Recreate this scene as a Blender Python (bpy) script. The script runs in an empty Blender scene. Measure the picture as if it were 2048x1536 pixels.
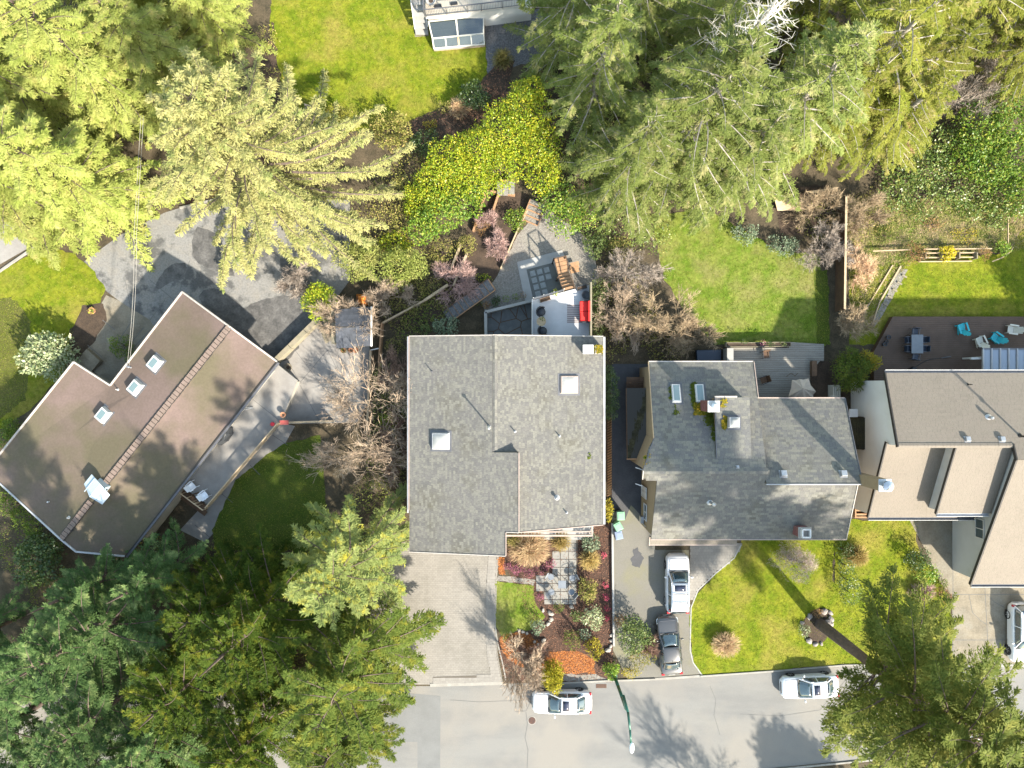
import bpy, math, random
import numpy as np
from mathutils import Vector, Matrix

# ------------------------------------------------------------------ camera, world, sun, exposure
scene = bpy.context.scene
H, F = 57.0, 1422.0                       # drone height in metres, focal length in photograph pixels (2048 wide)
cam = bpy.data.cameras.new("camera")
cam.sensor_width = 36.0
cam.lens = 36.0 * F / 2048.0
cam.clip_start = 0.5
cam.clip_end = 3000
camo = bpy.data.objects.new("camera", cam)
camo.location = (0, 0, H)
scene.collection.objects.link(camo)
scene.camera = camo
SUN_AZ, SUN_EL = math.radians(140.0), math.radians(36.0)
world = bpy.data.worlds.new("World")
scene.world = world
world.use_nodes = True
wn = world.node_tree
wn.nodes.clear()
sky = wn.nodes.new("ShaderNodeTexSky")
sky.sky_type = 'NISHITA'
sky.sun_disc = False
sky.sun_elevation = SUN_EL
sky.sun_rotation = SUN_AZ
sky.air_density = 2.0
sky.dust_density = 1.2
sky.ozone_density = 0.3
bg = wn.nodes.new("ShaderNodeBackground")
bg.inputs[1].default_value = 0.105
wo = wn.nodes.new("ShaderNodeOutputWorld")
wn.links.new(sky.outputs[0], bg.inputs[0])
wn.links.new(bg.outputs[0], wo.inputs[0])
sl = bpy.data.lights.new("sun", 'SUN')
sl.energy = 3.6
sl.angle = math.radians(1.4)
sl.color = (1.0, 0.925, 0.79)
suno = bpy.data.objects.new("sun", sl)
sv = Vector((math.sin(SUN_AZ) * math.cos(SUN_EL), math.cos(SUN_AZ) * math.cos(SUN_EL), math.sin(SUN_EL)))
suno.rotation_euler = sv.to_track_quat('Z', 'Y').to_euler()
suno.location = (30, -40, 40)
scene.collection.objects.link(suno)
scene.view_settings.view_transform = 'Standard'
scene.view_settings.look = 'None'
scene.view_settings.gamma = 1
scene.view_settings.use_curve_mapping = False
scene.view_settings.exposure = 2.12
try:
    scene.cycles.max_bounces = 6
    scene.cycles.diffuse_bounces = 3
    scene.cycles.transparent_max_bounces = 8
    scene.cycles.use_denoising = True
except Exception:
    pass
COL = scene.collection
R = math.radians
random.seed(7)

# ------------------------------------------------------------------ helpers
def P(px, py, z=0.0):
    """the point at height z seen at photograph pixel (px, py)"""
    s = (H - z) / F
    return Vector(((px - 1024) * s, (768 - py) * s, z))

def X(px, z=0.0): return (px - 1024) * (H - z) / F
def Y(py, z=0.0): return (768 - py) * (H - z) / F

ROOT = {}
def mesh_from_np(name, v, faces, smooth=False):
    """v (N,3); faces (M,k) integer array"""
    me = bpy.data.meshes.new(name)
    v = np.asarray(v, dtype=np.float32)
    faces = np.asarray(faces, dtype=np.int32)
    k = faces.shape[1]
    me.vertices.add(len(v)); me.vertices.foreach_set("co", v.ravel())
    me.loops.add(faces.size); me.loops.foreach_set("vertex_index", faces.ravel())
    me.polygons.add(len(faces))
    me.polygons.foreach_set("loop_start", np.arange(0, faces.size, k, dtype=np.int32))
    me.polygons.foreach_set("loop_total", np.full(len(faces), k, dtype=np.int32))
    if smooth: me.polygons.foreach_set("use_smooth", np.ones(len(faces), dtype=bool))
    me.update(calc_edges=True)
    if not smooth: me.shade_flat()
    return me

def root_of(o):
    while o.parent: o = o.parent
    return o

def link(name, me, mat, parent=None, kind=None, label=None):
    o = bpy.data.objects.new(name, me)
    COL.objects.link(o)
    if mat is not None and len(me.materials) == 0: me.materials.append(mat)
    if parent is not None: o.parent = parent
    if kind: o['kind'] = kind
    if label: o['label'] = label
    return o

def thing(name, label, cat, loc=(0, 0, 0), rotz=0.0, group=None, world=False):
    o = bpy.data.objects.new(name, None)
    COL.objects.link(o)
    o.empty_display_size = 0.3
    o.location = loc; o.rotation_euler = (0, 0, rotz)
    o['label'] = label; o['category'] = cat
    if group: o['group'] = group
    if world: ROOT[o.name] = Vector(loc)
    return o

def dup(root, loc, rotz=None, label=None, group=None, scale=None):
    def cp(o, par):
        c = o.copy(); COL.objects.link(c)
        if par is not None: c.parent = par
        for ch in o.children: cp(ch, c)
        return c
    r = cp(root, None)
    r.location = loc
    if rotz is not None: r.rotation_euler = (0, 0, rotz)
    if scale is not None: r.scale = (scale,) * 3 if not hasattr(scale, '__len__') else scale
    if label: r['label'] = label
    if group: r['group'] = group
    return r

class MB:
    def __init__(s): s.v = []; s.f = []
    def face(s, pts):
        n = len(s.v); s.v += [tuple(p) for p in pts]; s.f.append(tuple(range(n, n + len(pts)))); return s
    def hexa(s, b, t):
        """b, t : matching rings (bottom, top) counter clockwise from above"""
        n = len(s.v); k = len(b)
        s.v += [tuple(p) for p in b] + [tuple(p) for p in t]
        s.f.append(tuple(range(n + k - 1, n - 1, -1))); s.f.append(tuple(range(n + k, n + 2 * k)))
        for i in range(k):
            j = (i + 1) % k
            s.f.append((n + i, n + j, n + k + j, n + k + i))
        return s
    def prism(s, pts, z0, z1):
        pts = ccw([(p[0], p[1]) for p in pts])
        return s.hexa([(x, y, z0) for x, y in pts], [(x, y, z1) for x, y in pts])
    def slab(s, pts, th):
        """plate: pts = 3D ring (its top face), thickness th downwards"""
        pts = ccw3(pts)
        return s.hexa([(p[0], p[1], p[2] - th) for p in pts], [tuple(p) for p in pts])
    def box(s, c, size, rz=0.0):
        cx, cy, cz = c; hx, hy, hz = size[0] / 2, size[1] / 2, size[2] / 2
        ca, sa = math.cos(rz), math.sin(rz)
        ring = [(cx + x * ca - y * sa, cy + x * sa + y * ca) for x, y in ((-hx, -hy), (hx, -hy), (hx, hy), (-hx, hy))]
        return s.hexa([(x, y, cz - hz) for x, y in ring], [(x, y, cz + hz) for x, y in ring])
    def obox(s, p, q, w, h, up=(0, 0, 1)):
        """rectangular bar from p to q, w across, h high"""
        p, q = Vector(p), Vector(q); d = (q - p).normalized(); up = Vector(up)
        a = d.cross(up)
        if a.length < 1e-4: a = d.cross(Vector((0, 1, 0)))
        a.normalize(); b = a.cross(d).normalized()
        a *= w / 2; b *= h / 2
        return s.hexa([p - a - b, p + a - b, p + a + b, p - a + b][::-1], [q - a - b, q + a - b, q + a + b, q - a + b][::-1])
    def bar(s, p, q, r0, r1=None, n=6, cap=True):
        p, q = Vector(p), Vector(q); r1 = r0 if r1 is None else r1
        d = (q - p)
        if d.length < 1e-6: return s
        d.normalize(); a = d.orthogonal().normalized(); b = d.cross(a)
        k = len(s.v)
        for (c, r) in ((p, r0), (q, r1)):
            for i in range(n):
                t = 2 * math.pi * i / n
                s.v.append(tuple(c + a * (r * math.cos(t)) + b * (r * math.sin(t))))
        for i in range(n):
            j = (i + 1) % n
            s.f.append((k + i, k + j, k + n + j, k + n + i))
        if cap:
            s.f.append(tuple(k + i for i in range(n - 1, -1, -1))); s.f.append(tuple(k + n + i for i in range(n)))
        return s
    def tube(s, pts, r, n=6):
        for i in range(len(pts) - 1):
            ra = r[i] if hasattr(r, '__len__') else r; rb = r[i + 1] if hasattr(r, '__len__') else r
            s.bar(pts[i], pts[i + 1], ra, rb, n)
        return s
    def lathe(s, prof, c=(0, 0, 0), n=14, sx=1.0, sy=1.0):
        k = len(s.v); m = len(prof)
        for r, z in prof:
            for i in range(n):
                t = 2 * math.pi * i / n
                s.v.append((c[0] + r * sx * math.cos(t), c[1] + r * sy * math.sin(t), c[2] + z))
        for a in range(m - 1):
            for i in range(n):
                j = (i + 1) % n
                s.f.append((k + a * n + i, k + a * n + j, k + (a + 1) * n + j, k + (a + 1) * n + i))
        s.f.append(tuple(k + i for i in range(n - 1, -1, -1)))
        s.f.append(tuple(k + (m - 1) * n + i for i in range(n)))
        return s
    def grid(s, rows):
        k = len(s.v); m = len(rows[0])
        for r in rows: s.v += [tuple(p) for p in r]
        for i in range(len(rows) - 1):
            for j in range(m - 1):
                s.f.append((k + i * m + j, k + i * m + j + 1, k + (i + 1) * m + j + 1, k + (i + 1) * m + j))
        return s
    def build(s, name, mat, parent=None, smooth=False, kind=None, label=None, bevel=0, solid=0, sub=0):
        me = bpy.data.meshes.new(name)
        v = s.v
        if parent is not None:
            off = ROOT.get(root_of(parent).name)
            if off is not None: v = [(a - off.x, b - off.y, c - off.z) for a, b, c in v]
        me.from_pydata(v, [], s.f)
        if smooth:
            for p in me.polygons: p.use_smooth = True
        o = link(name, me, mat, parent, kind, label)
        if solid:
            m = o.modifiers.new("solid", 'SOLIDIFY'); m.thickness = solid; m.offset = 0
        if bevel:
            m = o.modifiers.new("bevel", 'BEVEL'); m.width = bevel; m.segments = 2; m.limit_method = 'ANGLE'
        if sub:
            m = o.modifiers.new("sub", 'SUBSURF'); m.levels = sub; m.render_levels = sub
        return o
    def solo(s, name, mat, label, cat, loc, group=None, **kw):
        """a thing that is one mesh, built in world coordinates, its origin at loc"""
        loc = Vector(loc)
        s.v = [(a - loc.x, b - loc.y, c - loc.z) for a, b, c in s.v]
        o = s.build(name, mat, None, **kw)
        o.location = loc; o['label'] = label; o['category'] = cat
        if group: o['group'] = group
        return o

def area2(p): return sum(p[i][0] * p[(i + 1) % len(p)][1] - p[(i + 1) % len(p)][0] * p[i][1] for i in range(len(p)))
def ccw(p): return list(p) if area2(p) > 0 else list(p)[::-1]
def ccw3(p): return [Vector(q) for q in (p if area2(p) > 0 else list(p)[::-1])]

def smooth_ring(pts, n=4):
    out = []; k = len(pts)
    for i in range(k):
        p0, p1, p2, p3 = [np.array(pts[(i + d) % k], float) for d in (-1, 0, 1, 2)]
        for j in range(n):
            t = j / n
            out.append(tuple(0.5 * ((2 * p1) + (-p0 + p2) * t + (2 * p0 - 5 * p1 + 4 * p2 - p3) * t * t + (-p0 + 3 * p1 - 3 * p2 + p3) * t ** 3)))
    return out

def ground_sheet(name, pts, z, mat, sm=0, jag=0.0, th=0.0):
    """a flat piece of the setting, outline in photograph pixels at ground level"""
    if sm: pts = smooth_ring(pts, sm)
    w = [P(x, y, z) for x, y in pts]
    if jag:
        rr = random.Random(len(pts) * 31 + int(abs(pts[0][0])))
        ww = []
        for i in range(len(w)):
            a, b = w[i], w[(i + 1) % len(w)]
            n = max(1, int((b - a).length / 0.35))
            for j in range(n):
                q = a.lerp(b, j / n)
                ww.append(Vector((q.x + rr.uniform(-jag, jag), q.y + rr.uniform(-jag, jag), z)))
        w = ww
    w = ccw3(w)
    m = MB()
    if th: m.slab(w, th)
    else: m.face(w)
    return m.build(name, mat, kind='structure')

def clip_half(poly, a, b, c):
    """keep a*x+b*y+c >= 0"""
    out = []
    for i in range(len(poly)):
        p, q = poly[i], poly[(i + 1) % len(poly)]
        dp = a * p[0] + b * p[1] + c; dq = a * q[0] + b * q[1] + c
        if dp >= 0: out.append(p)
        if (dp >= 0) != (dq >= 0):
            t = dp / (dp - dq); out.append((p[0] + (q[0] - p[0]) * t, p[1] + (q[1] - p[1]) * t))
    return out

def band(poly, v0, v1):
    return clip_half(clip_half(poly, 0, 1, -v0), 0, -1, v1)

def inpoly(poly, x, y):
    c = False; j = len(poly) - 1
    for i in range(len(poly)):
        xi, yi = poly[i]; xj, yj = poly[j]
        if (yi > y) != (yj > y) and x < (xj - xi) * (y - yi) / (yj - yi) + xi: c = not c
        j = i
    return c

def spans(poly, v):
    xs = []
    for i in range(len(poly)):
        (x0, y0), (x1, y1) = poly[i], poly[(i + 1) % len(poly)]
        if (y0 > v) != (y1 > v): xs.append(x0 + (x1 - x0) * (v - y0) / (y1 - y0))
    xs.sort()
    return [(xs[i], xs[i + 1]) for i in range(0, len(xs) - 1, 2)]

# ------------------------------------------------------------------ materials
def nmat(name):
    m = bpy.data.materials.new(name); m.use_nodes = True
    nt = m.node_tree; nt.nodes.clear()
    out = nt.nodes.new("ShaderNodeOutputMaterial")
    return m, nt, out

def c4(c): return (c[0], c[1], c[2], 1.0)

def node(nt, t, **kw):
    n = nt.nodes.new(t)
    for k, v in kw.items(): setattr(n, k, v)
    return n

def noise_fac(nt, co, scale, detail=4, rough=.6, lo=.35, hi=.65, stretch=None):
    src = co
    if stretch:
        mp = node(nt, "ShaderNodeMapping"); mp.inputs['Scale'].default_value = stretch
        nt.links.new(co, mp.inputs[0]); src = mp.outputs[0]
    n = node(nt, "ShaderNodeTexNoise"); n.inputs['Scale'].default_value = scale
    n.inputs['Detail'].default_value = detail; n.inputs['Roughness'].default_value = rough
    nt.links.new(src, n.inputs['Vector'])
    r = node(nt, "ShaderNodeMapRange"); r.inputs[1].default_value = lo; r.inputs[2].default_value = hi
    nt.links.new(n.outputs[0], r.inputs[0])
    return r.outputs[0], n.outputs[0]

def mixc(nt, fac, a, b, mode='MIX'):
    m = node(nt, "ShaderNodeMix", data_type='RGBA', blend_type=mode)
    if isinstance(fac, float): m.inputs[0].default_value = fac
    else: nt.links.new(fac, m.inputs[0])
    for i, x in ((6, a), (7, b)):
        if isinstance(x, tuple): m.inputs[i].default_value = c4(x)
        else: nt.links.new(x, m.inputs[i])
    return m.outputs[2]

def mat(name, col, col2=None, scale=3.0, detail=5, lo=.35, hi=.65, rough=.8, metal=0.0, spec=.4, bump=0.0, bscale=40,
        island=0.0, icol=None, fine=0.0, fscale=30, stretch=None, col3=None, scale3=.4, lo3=.45, hi3=.7, coat=0.0, emit=None):
    m, nt, out = nmat(name)
    b = node(nt, "ShaderNodeBsdfPrincipled")
    nt.links.new(b.outputs[0], out.inputs[0])
    b.inputs['Roughness'].default_value = rough; b.inputs['Metallic'].default_value = metal
    b.inputs['Specular IOR Level'].default_value = spec
    if coat: b.inputs['Coat Weight'].default_value = coat; b.inputs['Coat Roughness'].default_value = .08
    geo = node(nt, "ShaderNodeNewGeometry"); co = geo.outputs['Position']
    c = col
    if col2 is not None:
        f, _ = noise_fac(nt, co, scale, detail, .6, lo, hi, stretch)
        c = mixc(nt, f, col, col2)
    if col3 is not None:
        f, _ = noise_fac(nt, co, scale3, 4, .6, lo3, hi3)
        c = mixc(nt, f, c, col3)
    if icol is not None:
        rp = node(nt, "ShaderNodeMapRange"); rp.inputs[1].default_value = 0.0; rp.inputs[2].default_value = 1.0
        nt.links.new(geo.outputs['Random Per Island'], rp.inputs[0])
        pw = node(nt, "ShaderNodeMath", operation='POWER'); nt.links.new(rp.outputs[0], pw.inputs[0]); pw.inputs[1].default_value = 1.6
        c = mixc(nt, pw.outputs[0], c, icol)
    if island:
        rp = node(nt, "ShaderNodeMapRange"); rp.inputs[3].default_value = 1 - island; rp.inputs[4].default_value = 1 + island
        nt.links.new(geo.outputs['Random Per Island'], rp.inputs[0])
        c = mixc(nt, 1.0, c, rp.outputs[0], 'MULTIPLY')
    if fine:
        f, raw = noise_fac(nt, co, fscale, 3, .7, .3, .7)
        rp = node(nt, "ShaderNodeMapRange"); rp.inputs[3].default_value = 1 - fine; rp.inputs[4].default_value = 1 + fine
        nt.links.new(f, rp.inputs[0])
        c = mixc(nt, 1.0, c, rp.outputs[0], 'MULTIPLY')
    if isinstance(c, tuple): b.inputs['Base Color'].default_value = c4(c)
    else: nt.links.new(c, b.inputs['Base Color'])
    if bump:
        f, raw = noise_fac(nt, co, bscale, 4, .65)
        bp = node(nt, "ShaderNodeBump"); bp.inputs['Strength'].default_value = 1.0; bp.inputs['Distance'].default_value = bump
        nt.links.new(raw, bp.inputs['Height']); nt.links.new(bp.outputs[0], b.inputs['Normal'])
    if emit: b.inputs['Emission Color'].default_value = c4(emit[0]); b.inputs['Emission Strength'].default_value = emit[1]
    return m

LEAFK = 1.3
def leaf_mat(name, a, b, c=None, trans=.35, scale=.5, rough=.6, spec=.08, speck=True):
    """leaf: colour wanders from leaf to leaf and slowly from clump to clump"""
    a, b = [tuple(x * LEAFK for x in q) for q in (a, b)]; c = tuple(x * LEAFK for x in c) if c else None
    m, nt, out = nmat(name)
    geo = node(nt, "ShaderNodeNewGeometry")
    oi = node(nt, "ShaderNodeObjectInfo")
    f, _ = noise_fac(nt, geo.outputs['Position'], scale, 3, .6, .35, .65)
    av = node(nt, "ShaderNodeMath", operation='ADD'); nt.links.new(f, av.inputs[0]); nt.links.new(geo.outputs['Random Per Island'], av.inputs[1])
    hv = node(nt, "ShaderNodeMath", operation='MULTIPLY'); nt.links.new(av.outputs[0], hv.inputs[0]); hv.inputs[1].default_value = .5
    cc = mixc(nt, hv.outputs[0], a, b)
    if c is not None:
        if speck:
            gt = node(nt, "ShaderNodeMath", operation='GREATER_THAN'); gt.inputs[1].default_value = .8
            nt.links.new(geo.outputs['Random Per Island'], gt.inputs[0]); cc = mixc(nt, gt.outputs[0], cc, c)
        else:
            f2, _ = noise_fac(nt, geo.outputs['Position'], 1.1, 3, .6, .52, .72); cc = mixc(nt, f2, cc, c)
    rp = node(nt, "ShaderNodeMapRange"); rp.inputs[3].default_value = .82; rp.inputs[4].default_value = 1.18
    nt.links.new(oi.outputs['Random'], rp.inputs[0])
    cc = mixc(nt, 1.0, cc, rp.outputs[0], 'MULTIPLY')
    pb = node(nt, "ShaderNodeBsdfPrincipled"); pb.inputs['Roughness'].default_value = rough; pb.inputs['Specular IOR Level'].default_value = spec
    tr = node(nt, "ShaderNodeBsdfTranslucent")
    nt.links.new(cc, pb.inputs['Base Color']); nt.links.new(cc, tr.inputs[0])
    mx = node(nt, "ShaderNodeMixShader"); mx.inputs[0].default_value = trans
    nt.links.new(pb.outputs[0], mx.inputs[1]); nt.links.new(tr.outputs[0], mx.inputs[2])
    nt.links.new(mx.outputs[0], out.inputs[0])
    return m

def glass_mat(name, tint, alpha=.5, rough=.04):
    m, nt, out = nmat(name)
    g = node(nt, "ShaderNodeBsdfGlossy"); g.inputs['Roughness'].default_value = rough; g.inputs[0].default_value = (.9, .95, 1, 1)
    t = node(nt, "ShaderNodeBsdfTransparent"); t.inputs[0].default_value = c4(tint)
    d = node(nt, "ShaderNodeBsdfDiffuse"); d.inputs[0].default_value = c4(tint)
    a = node(nt, "ShaderNodeMixShader"); a.inputs[0].default_value = alpha
    nt.links.new(t.outputs[0], a.inputs[1]); nt.links.new(d.outputs[0], a.inputs[2])
    fr = node(nt, "ShaderNodeFresnel"); fr.inputs[0].default_value = 1.5
    b = node(nt, "ShaderNodeMixShader")
    ad = node(nt, "ShaderNodeMath", operation='ADD'); ad.inputs[1].default_value = .06; nt.links.new(fr.outputs[0], ad.inputs[0])
    nt.links.new(ad.outputs[0], b.inputs[0]); nt.links.new(a.outputs[0], b.inputs[1]); nt.links.new(g.outputs[0], b.inputs[2])
    nt.links.new(b.outputs[0], out.inputs[0])
    return m

M = {}
M['soil'] = mat('soil', (0.0581, 0.0387, 0.0255), (0.0348, 0.0232, 0.0155), 1.6, rough=.95, fine=.35, fscale=14, bump=.03, bscale=12)
M['litter'] = mat('forest_litter', (0.0774, 0.0581, 0.0348), (0.0387, 0.031, 0.017), 1.2, rough=.95, fine=.4, fscale=9, bump=.03, bscale=9)
M['mulch'] = mat('bark_mulch', (0.0735, 0.0387, 0.0248), (0.0387, 0.0217, 0.0155), 4, rough=.95, fine=.45, fscale=22, bump=.04, bscale=16)
M['lawn'] = mat('lawn', (0.0918, 0.124, 0.00864), (0.151, 0.162, 0.0151), .9, lo=.40, hi=.60, rough=.9, fine=.30, fscale=3.2, bump=.04, bscale=18, col3=(0.178, 0.157, 0.0324), scale3=.3, lo3=.48, hi3=.68, spec=.05)
M['lawn_back'] = mat('lawn_back', (0.0864, 0.13, 0.0151), (0.14, 0.162, 0.0324), .9, lo=.40, hi=.60, rough=.9, fine=.30, fscale=3.2, bump=.04, bscale=18, col3=(0.162, 0.151, 0.054), scale3=.3, lo3=.48, hi3=.7, spec=.05)
M['lawn_rough'] = mat('rough_grass', (.10, .115, .022), (.20, .15, .085), .7, lo=.4, hi=.58, rough=.95, fine=.4, fscale=5, bump=.05, bscale=14, col3=(.075, .11, .014), scale3=.45, lo3=.5, hi3=.6, spec=.1)
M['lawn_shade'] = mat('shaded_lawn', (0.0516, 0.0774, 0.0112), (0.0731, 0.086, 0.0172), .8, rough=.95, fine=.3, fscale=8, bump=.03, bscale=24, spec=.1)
M['lawn_dry'] = mat('mossy_lawn', (0.086, 0.0817, 0.0258), (0.0645, 0.0731, 0.0155), .7, rough=.95, fine=.3, fscale=7, bump=.03, bscale=24, spec=.1)
M['asphalt'] = mat('road_asphalt', (0.162, 0.158, 0.149), (0.138, 0.135, 0.13), .5, lo=.4, hi=.6, rough=.93, fine=.13, fscale=22, bump=.006, bscale=60, col3=(0.178, 0.166, 0.149), scale3=.13, lo3=.45, hi3=.6, spec=.2, stretch=(.25, 1, 1))
M['asphalt_patch'] = mat('asphalt_patch', (0.144, 0.144, 0.141), (0.127, 0.127, 0.124), .8, rough=.93, fine=.10, fscale=26, bump=.006, bscale=60, spec=.2)
M['asphalt_old'] = mat('old_driveway', (.165, .16, .152), (.075, .074, .072), .42, lo=.50, hi=.58, rough=.9, fine=.22, fscale=7, bump=.008, bscale=50, col3=(.175, .165, .15), scale3=.8, lo3=.5, hi3=.6)
M['asphalt_dark'] = mat('damp_asphalt', (0.043, 0.043, 0.0464), (0.031, 0.031, 0.0344), 1.2, rough=.55, fine=.2, fscale=12, bump=.006, bscale=50)
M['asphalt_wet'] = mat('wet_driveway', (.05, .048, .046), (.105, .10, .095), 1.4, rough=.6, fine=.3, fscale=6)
M['asphalt_mid'] = mat('driveway_asphalt', (0.141, 0.131, 0.11), (0.12, 0.114, 0.0998), .5, rough=.92, fine=.12, fscale=14, bump=.006, bscale=50, col3=(0.144, 0.134, 0.0894), scale3=.25, lo3=.5, hi3=.65)
M['concrete'] = mat('concrete', (0.227, 0.213, 0.196), (0.179, 0.165, 0.151), .9, rough=.88, fine=.09, fscale=18, bump=.004, bscale=60)
M['concrete_old'] = mat('stained_concrete', (.195, .165, .12), (.13, .11, .08), .8, rough=.9, fine=.16, fscale=8, bump=.005, bscale=50, col3=(.17, .155, .125), scale3=.5)
M['concrete_pale'] = mat('pale_concrete', (0.289, 0.282, 0.268), (0.248, 0.241, 0.227), 1.0, rough=.85, fine=.06, fscale=20, bump=.004, bscale=60)
M['gravel'] = mat('gravel', (0.206, 0.189, 0.165), (0.138, 0.124, 0.11), 5, rough=.95, fine=.35, fscale=11, bump=.04, bscale=16, col3=(0.179, 0.165, 0.138), scale3=.5)
M['gravel_dark'] = mat('dark_gravel', (0.133, 0.129, 0.129), (0.086, 0.086, 0.086), 6, rough=.95, fine=.4, fscale=9, bump=.04, bscale=14)
M['leaflitter'] = mat('dead_leaves', (0.227, 0.0826, 0.0241), (0.151, 0.0482, 0.0138), 3, rough=.9, fine=.3, fscale=9, bump=.05, bscale=10)
M['kerb'] = mat('kerb_concrete', (0.248, 0.237, 0.213), (0.2, 0.186, 0.165), 1.5, rough=.9, fine=.1, fscale=12)
M['steel_dark'] = mat('dark_iron', (0.0602, 0.043, 0.0387), (0.103, 0.0516, 0.0387), 8, rough=.7, metal=.4)
M['paver'] = mat('brick_paver', (.205, .188, .165), (.185, .17, .15), .6, rough=.9, island=.07, fine=.08, fscale=20, col3=(.165, .152, .132), scale3=.25, lo3=.48, hi3=.62)
M['paver_grey'] = mat('grey_paver', (.21, .195, .175), (.185, .172, .155), .8, rough=.9, island=.08, fine=.08, fscale=20)
M['sand'] = mat('joint_sand', (.095, .08, .065), rough=.95, fine=.2)
M['flag'] = mat('concrete_flag', (0.206, 0.196, 0.175), (0.172, 0.165, 0.151), 2.0, rough=.88, fine=.08, fscale=20, island=.05)
M['shingle'] = mat('grey_shingle', (.114, .109, .104), (.100, .097, .093), .35, rough=.93, island=.075, icol=(.136, .131, .113), fine=.16, fscale=14, spec=.2, col3=(.094, .088, .068), scale3=.4, lo3=.5, hi3=.72)
M['shingle_streak'] = mat('streaked_grey_shingle', (.114, .109, .104), (.100, .097, .093), 1.1, lo=.4, hi=.6, rough=.93, island=.075, icol=(.136, .131, .113), fine=.16, fscale=14, spec=.2, col3=(.094, .088, .068), scale3=.4, lo3=.5, hi3=.72, stretch=(.12, 1.3, 1))
M['shingle_b'] = mat('blue_grey_shingle', (.112, .111, .112), (.126, .121, .112), .4, rough=.93, island=.08, icol=(.150, .145, .122), fine=.16, fscale=14, spec=.2, col3=(.10, .096, .076), scale3=.6, lo3=.5, hi3=.75)
M['shingle_tan'] = mat('tan_shingle', (0.173, 0.15, 0.124), (0.158, 0.137, 0.113), .5, rough=.93, island=.08, icol=(0.147, 0.126, 0.105), fine=.12, fscale=20, spec=.2)
M['shingle_moss'] = mat('mossy_shingle', (0.0516, 0.0473, 0.0258), (0.0301, 0.0292, 0.0215), 1.2, rough=.95, island=.25, fine=.3, fscale=10, spec=.1)
M['shingle_slate'] = mat('slate_shingle', (0.0602, 0.0645, 0.0774), (0.043, 0.0473, 0.0559), 1.0, rough=.9, island=.2)
M['under'] = mat('roof_underlay', (0.043, 0.0413, 0.0387), rough=.95)
M['under_tan'] = mat('roof_underlay_tan', (0.086, 0.0731, 0.0559), rough=.95)
M['membrane'] = mat('brown_membrane', (.105, .078, .064), (.135, .098, .085), .22, lo=.4, hi=.6, rough=.9, fine=.10, fscale=6, col3=(.092, .078, .05), scale3=.16, lo3=.45, hi3=.62, spec=.2)
M['fascia'] = mat('pale_fascia', (0.372, 0.34, 0.31), (0.294, 0.263, 0.24), 4, rough=.75)
M['fascia_pink'] = mat('faded_fascia', (0.344, 0.267, 0.232), (0.284, 0.224, 0.189), 4, rough=.8)
M['fascia_dark'] = mat('dark_fascia', (0.0258, 0.0232, 0.0215), rough=.7)
M['gutter'] = mat('gutter_metal', (0.112, 0.112, 0.12), (0.086, 0.086, 0.0946), 2, rough=.5, metal=.2)
M['gutter_pale'] = mat('pale_gutter', (0.361, 0.361, 0.37), (0.292, 0.292, 0.301), 2, rough=.5, metal=.1)
M['white'] = mat('white_paint', (0.482, 0.474, 0.461), (0.426, 0.42, 0.406), 2, rough=.6)
M['white_wall'] = mat('white_siding', (0.568, 0.555, 0.525), (0.516, 0.499, 0.464), .6, rough=.75, fine=.03)
M['tan_wall'] = mat('tan_siding', (0.232, 0.176, 0.107), (0.202, 0.15, 0.0903), 1.5, rough=.8, fine=.05)
M['grey_wall'] = mat('grey_siding', (0.404, 0.404, 0.4), (0.37, 0.37, 0.361), 1, rough=.75)
M['stucco'] = mat('house_stucco', (0.284, 0.267, 0.232), (0.241, 0.224, 0.189), 1.5, rough=.9)
M['brick'] = mat('chimney_brick', (0.163, 0.0645, 0.0559), rough=.9, island=.25, fine=.1)
M['mortar'] = mat('mortar', (0.258, 0.232, 0.206), rough=.95)
M['glass'] = mat('window_glass', (0.043, 0.0645, 0.0731), rough=.06, spec=.9, coat=.5)
M['glass_pale'] = mat('skylight_glass', (0.138, 0.189, 0.189), rough=.08, spec=.9, coat=.6)
M['acrylic'] = mat('skylight_acrylic', (0.302, 0.295, 0.281), (0.266, 0.259, 0.245), 3, rough=.3, coat=.3)
M['metal'] = mat('galvanised_metal', (0.447, 0.482, 0.516), (0.378, 0.413, 0.447), 3, rough=.38, metal=.55)
M['steel'] = mat('steel_vent', (0.402, 0.402, 0.41), (0.329, 0.329, 0.337), 5, rough=.35, metal=.6)
M['moss'] = leaf_mat('moss', (.17, .14, .012), (.08, .085, .012), (.26, .17, .015), trans=.1, scale=4)
M['moss_green'] = leaf_mat('moss_green', (.085, .10, .012), (.04, .055, .01), trans=.1, scale=4)
M['wood_grey'] = mat('weathered_wood', (0.232, 0.215, 0.185), (0.172, 0.159, 0.138), 2.0, rough=.88, fine=.15, fscale=10, island=.14, stretch=(.3, 3, 1))
M['wood_white'] = mat('pale_deck_paint', (0.415, 0.415, 0.421), (0.362, 0.362, 0.37), 1.2, rough=.7, fine=.05, island=.05)
M['wood_dark'] = mat('dark_composite', (.108, .074, .056), (.088, .06, .046), 1.5, rough=.7, fine=.08, island=.16, spec=.25)
M['timber'] = mat('cedar_timber', (0.31, 0.181, 0.0946), (0.232, 0.133, 0.0731), 2.5, rough=.85, fine=.12, fscale=12)
M['timber_pale'] = mat('pale_timber', (0.396, 0.301, 0.189), (0.31, 0.232, 0.15), 2.5, rough=.85, fine=.10, fscale=12)
M['timber_dark'] = mat('dark_timber', (0.103, 0.0602, 0.0344), (0.0731, 0.043, 0.0258), 2.5, rough=.85, fine=.15, fscale=12)
M['timber_grey'] = mat('grey_timber', (0.224, 0.189, 0.138), (0.172, 0.155, 0.103), 2.5, rough=.88, fine=.15, fscale=10)
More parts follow.
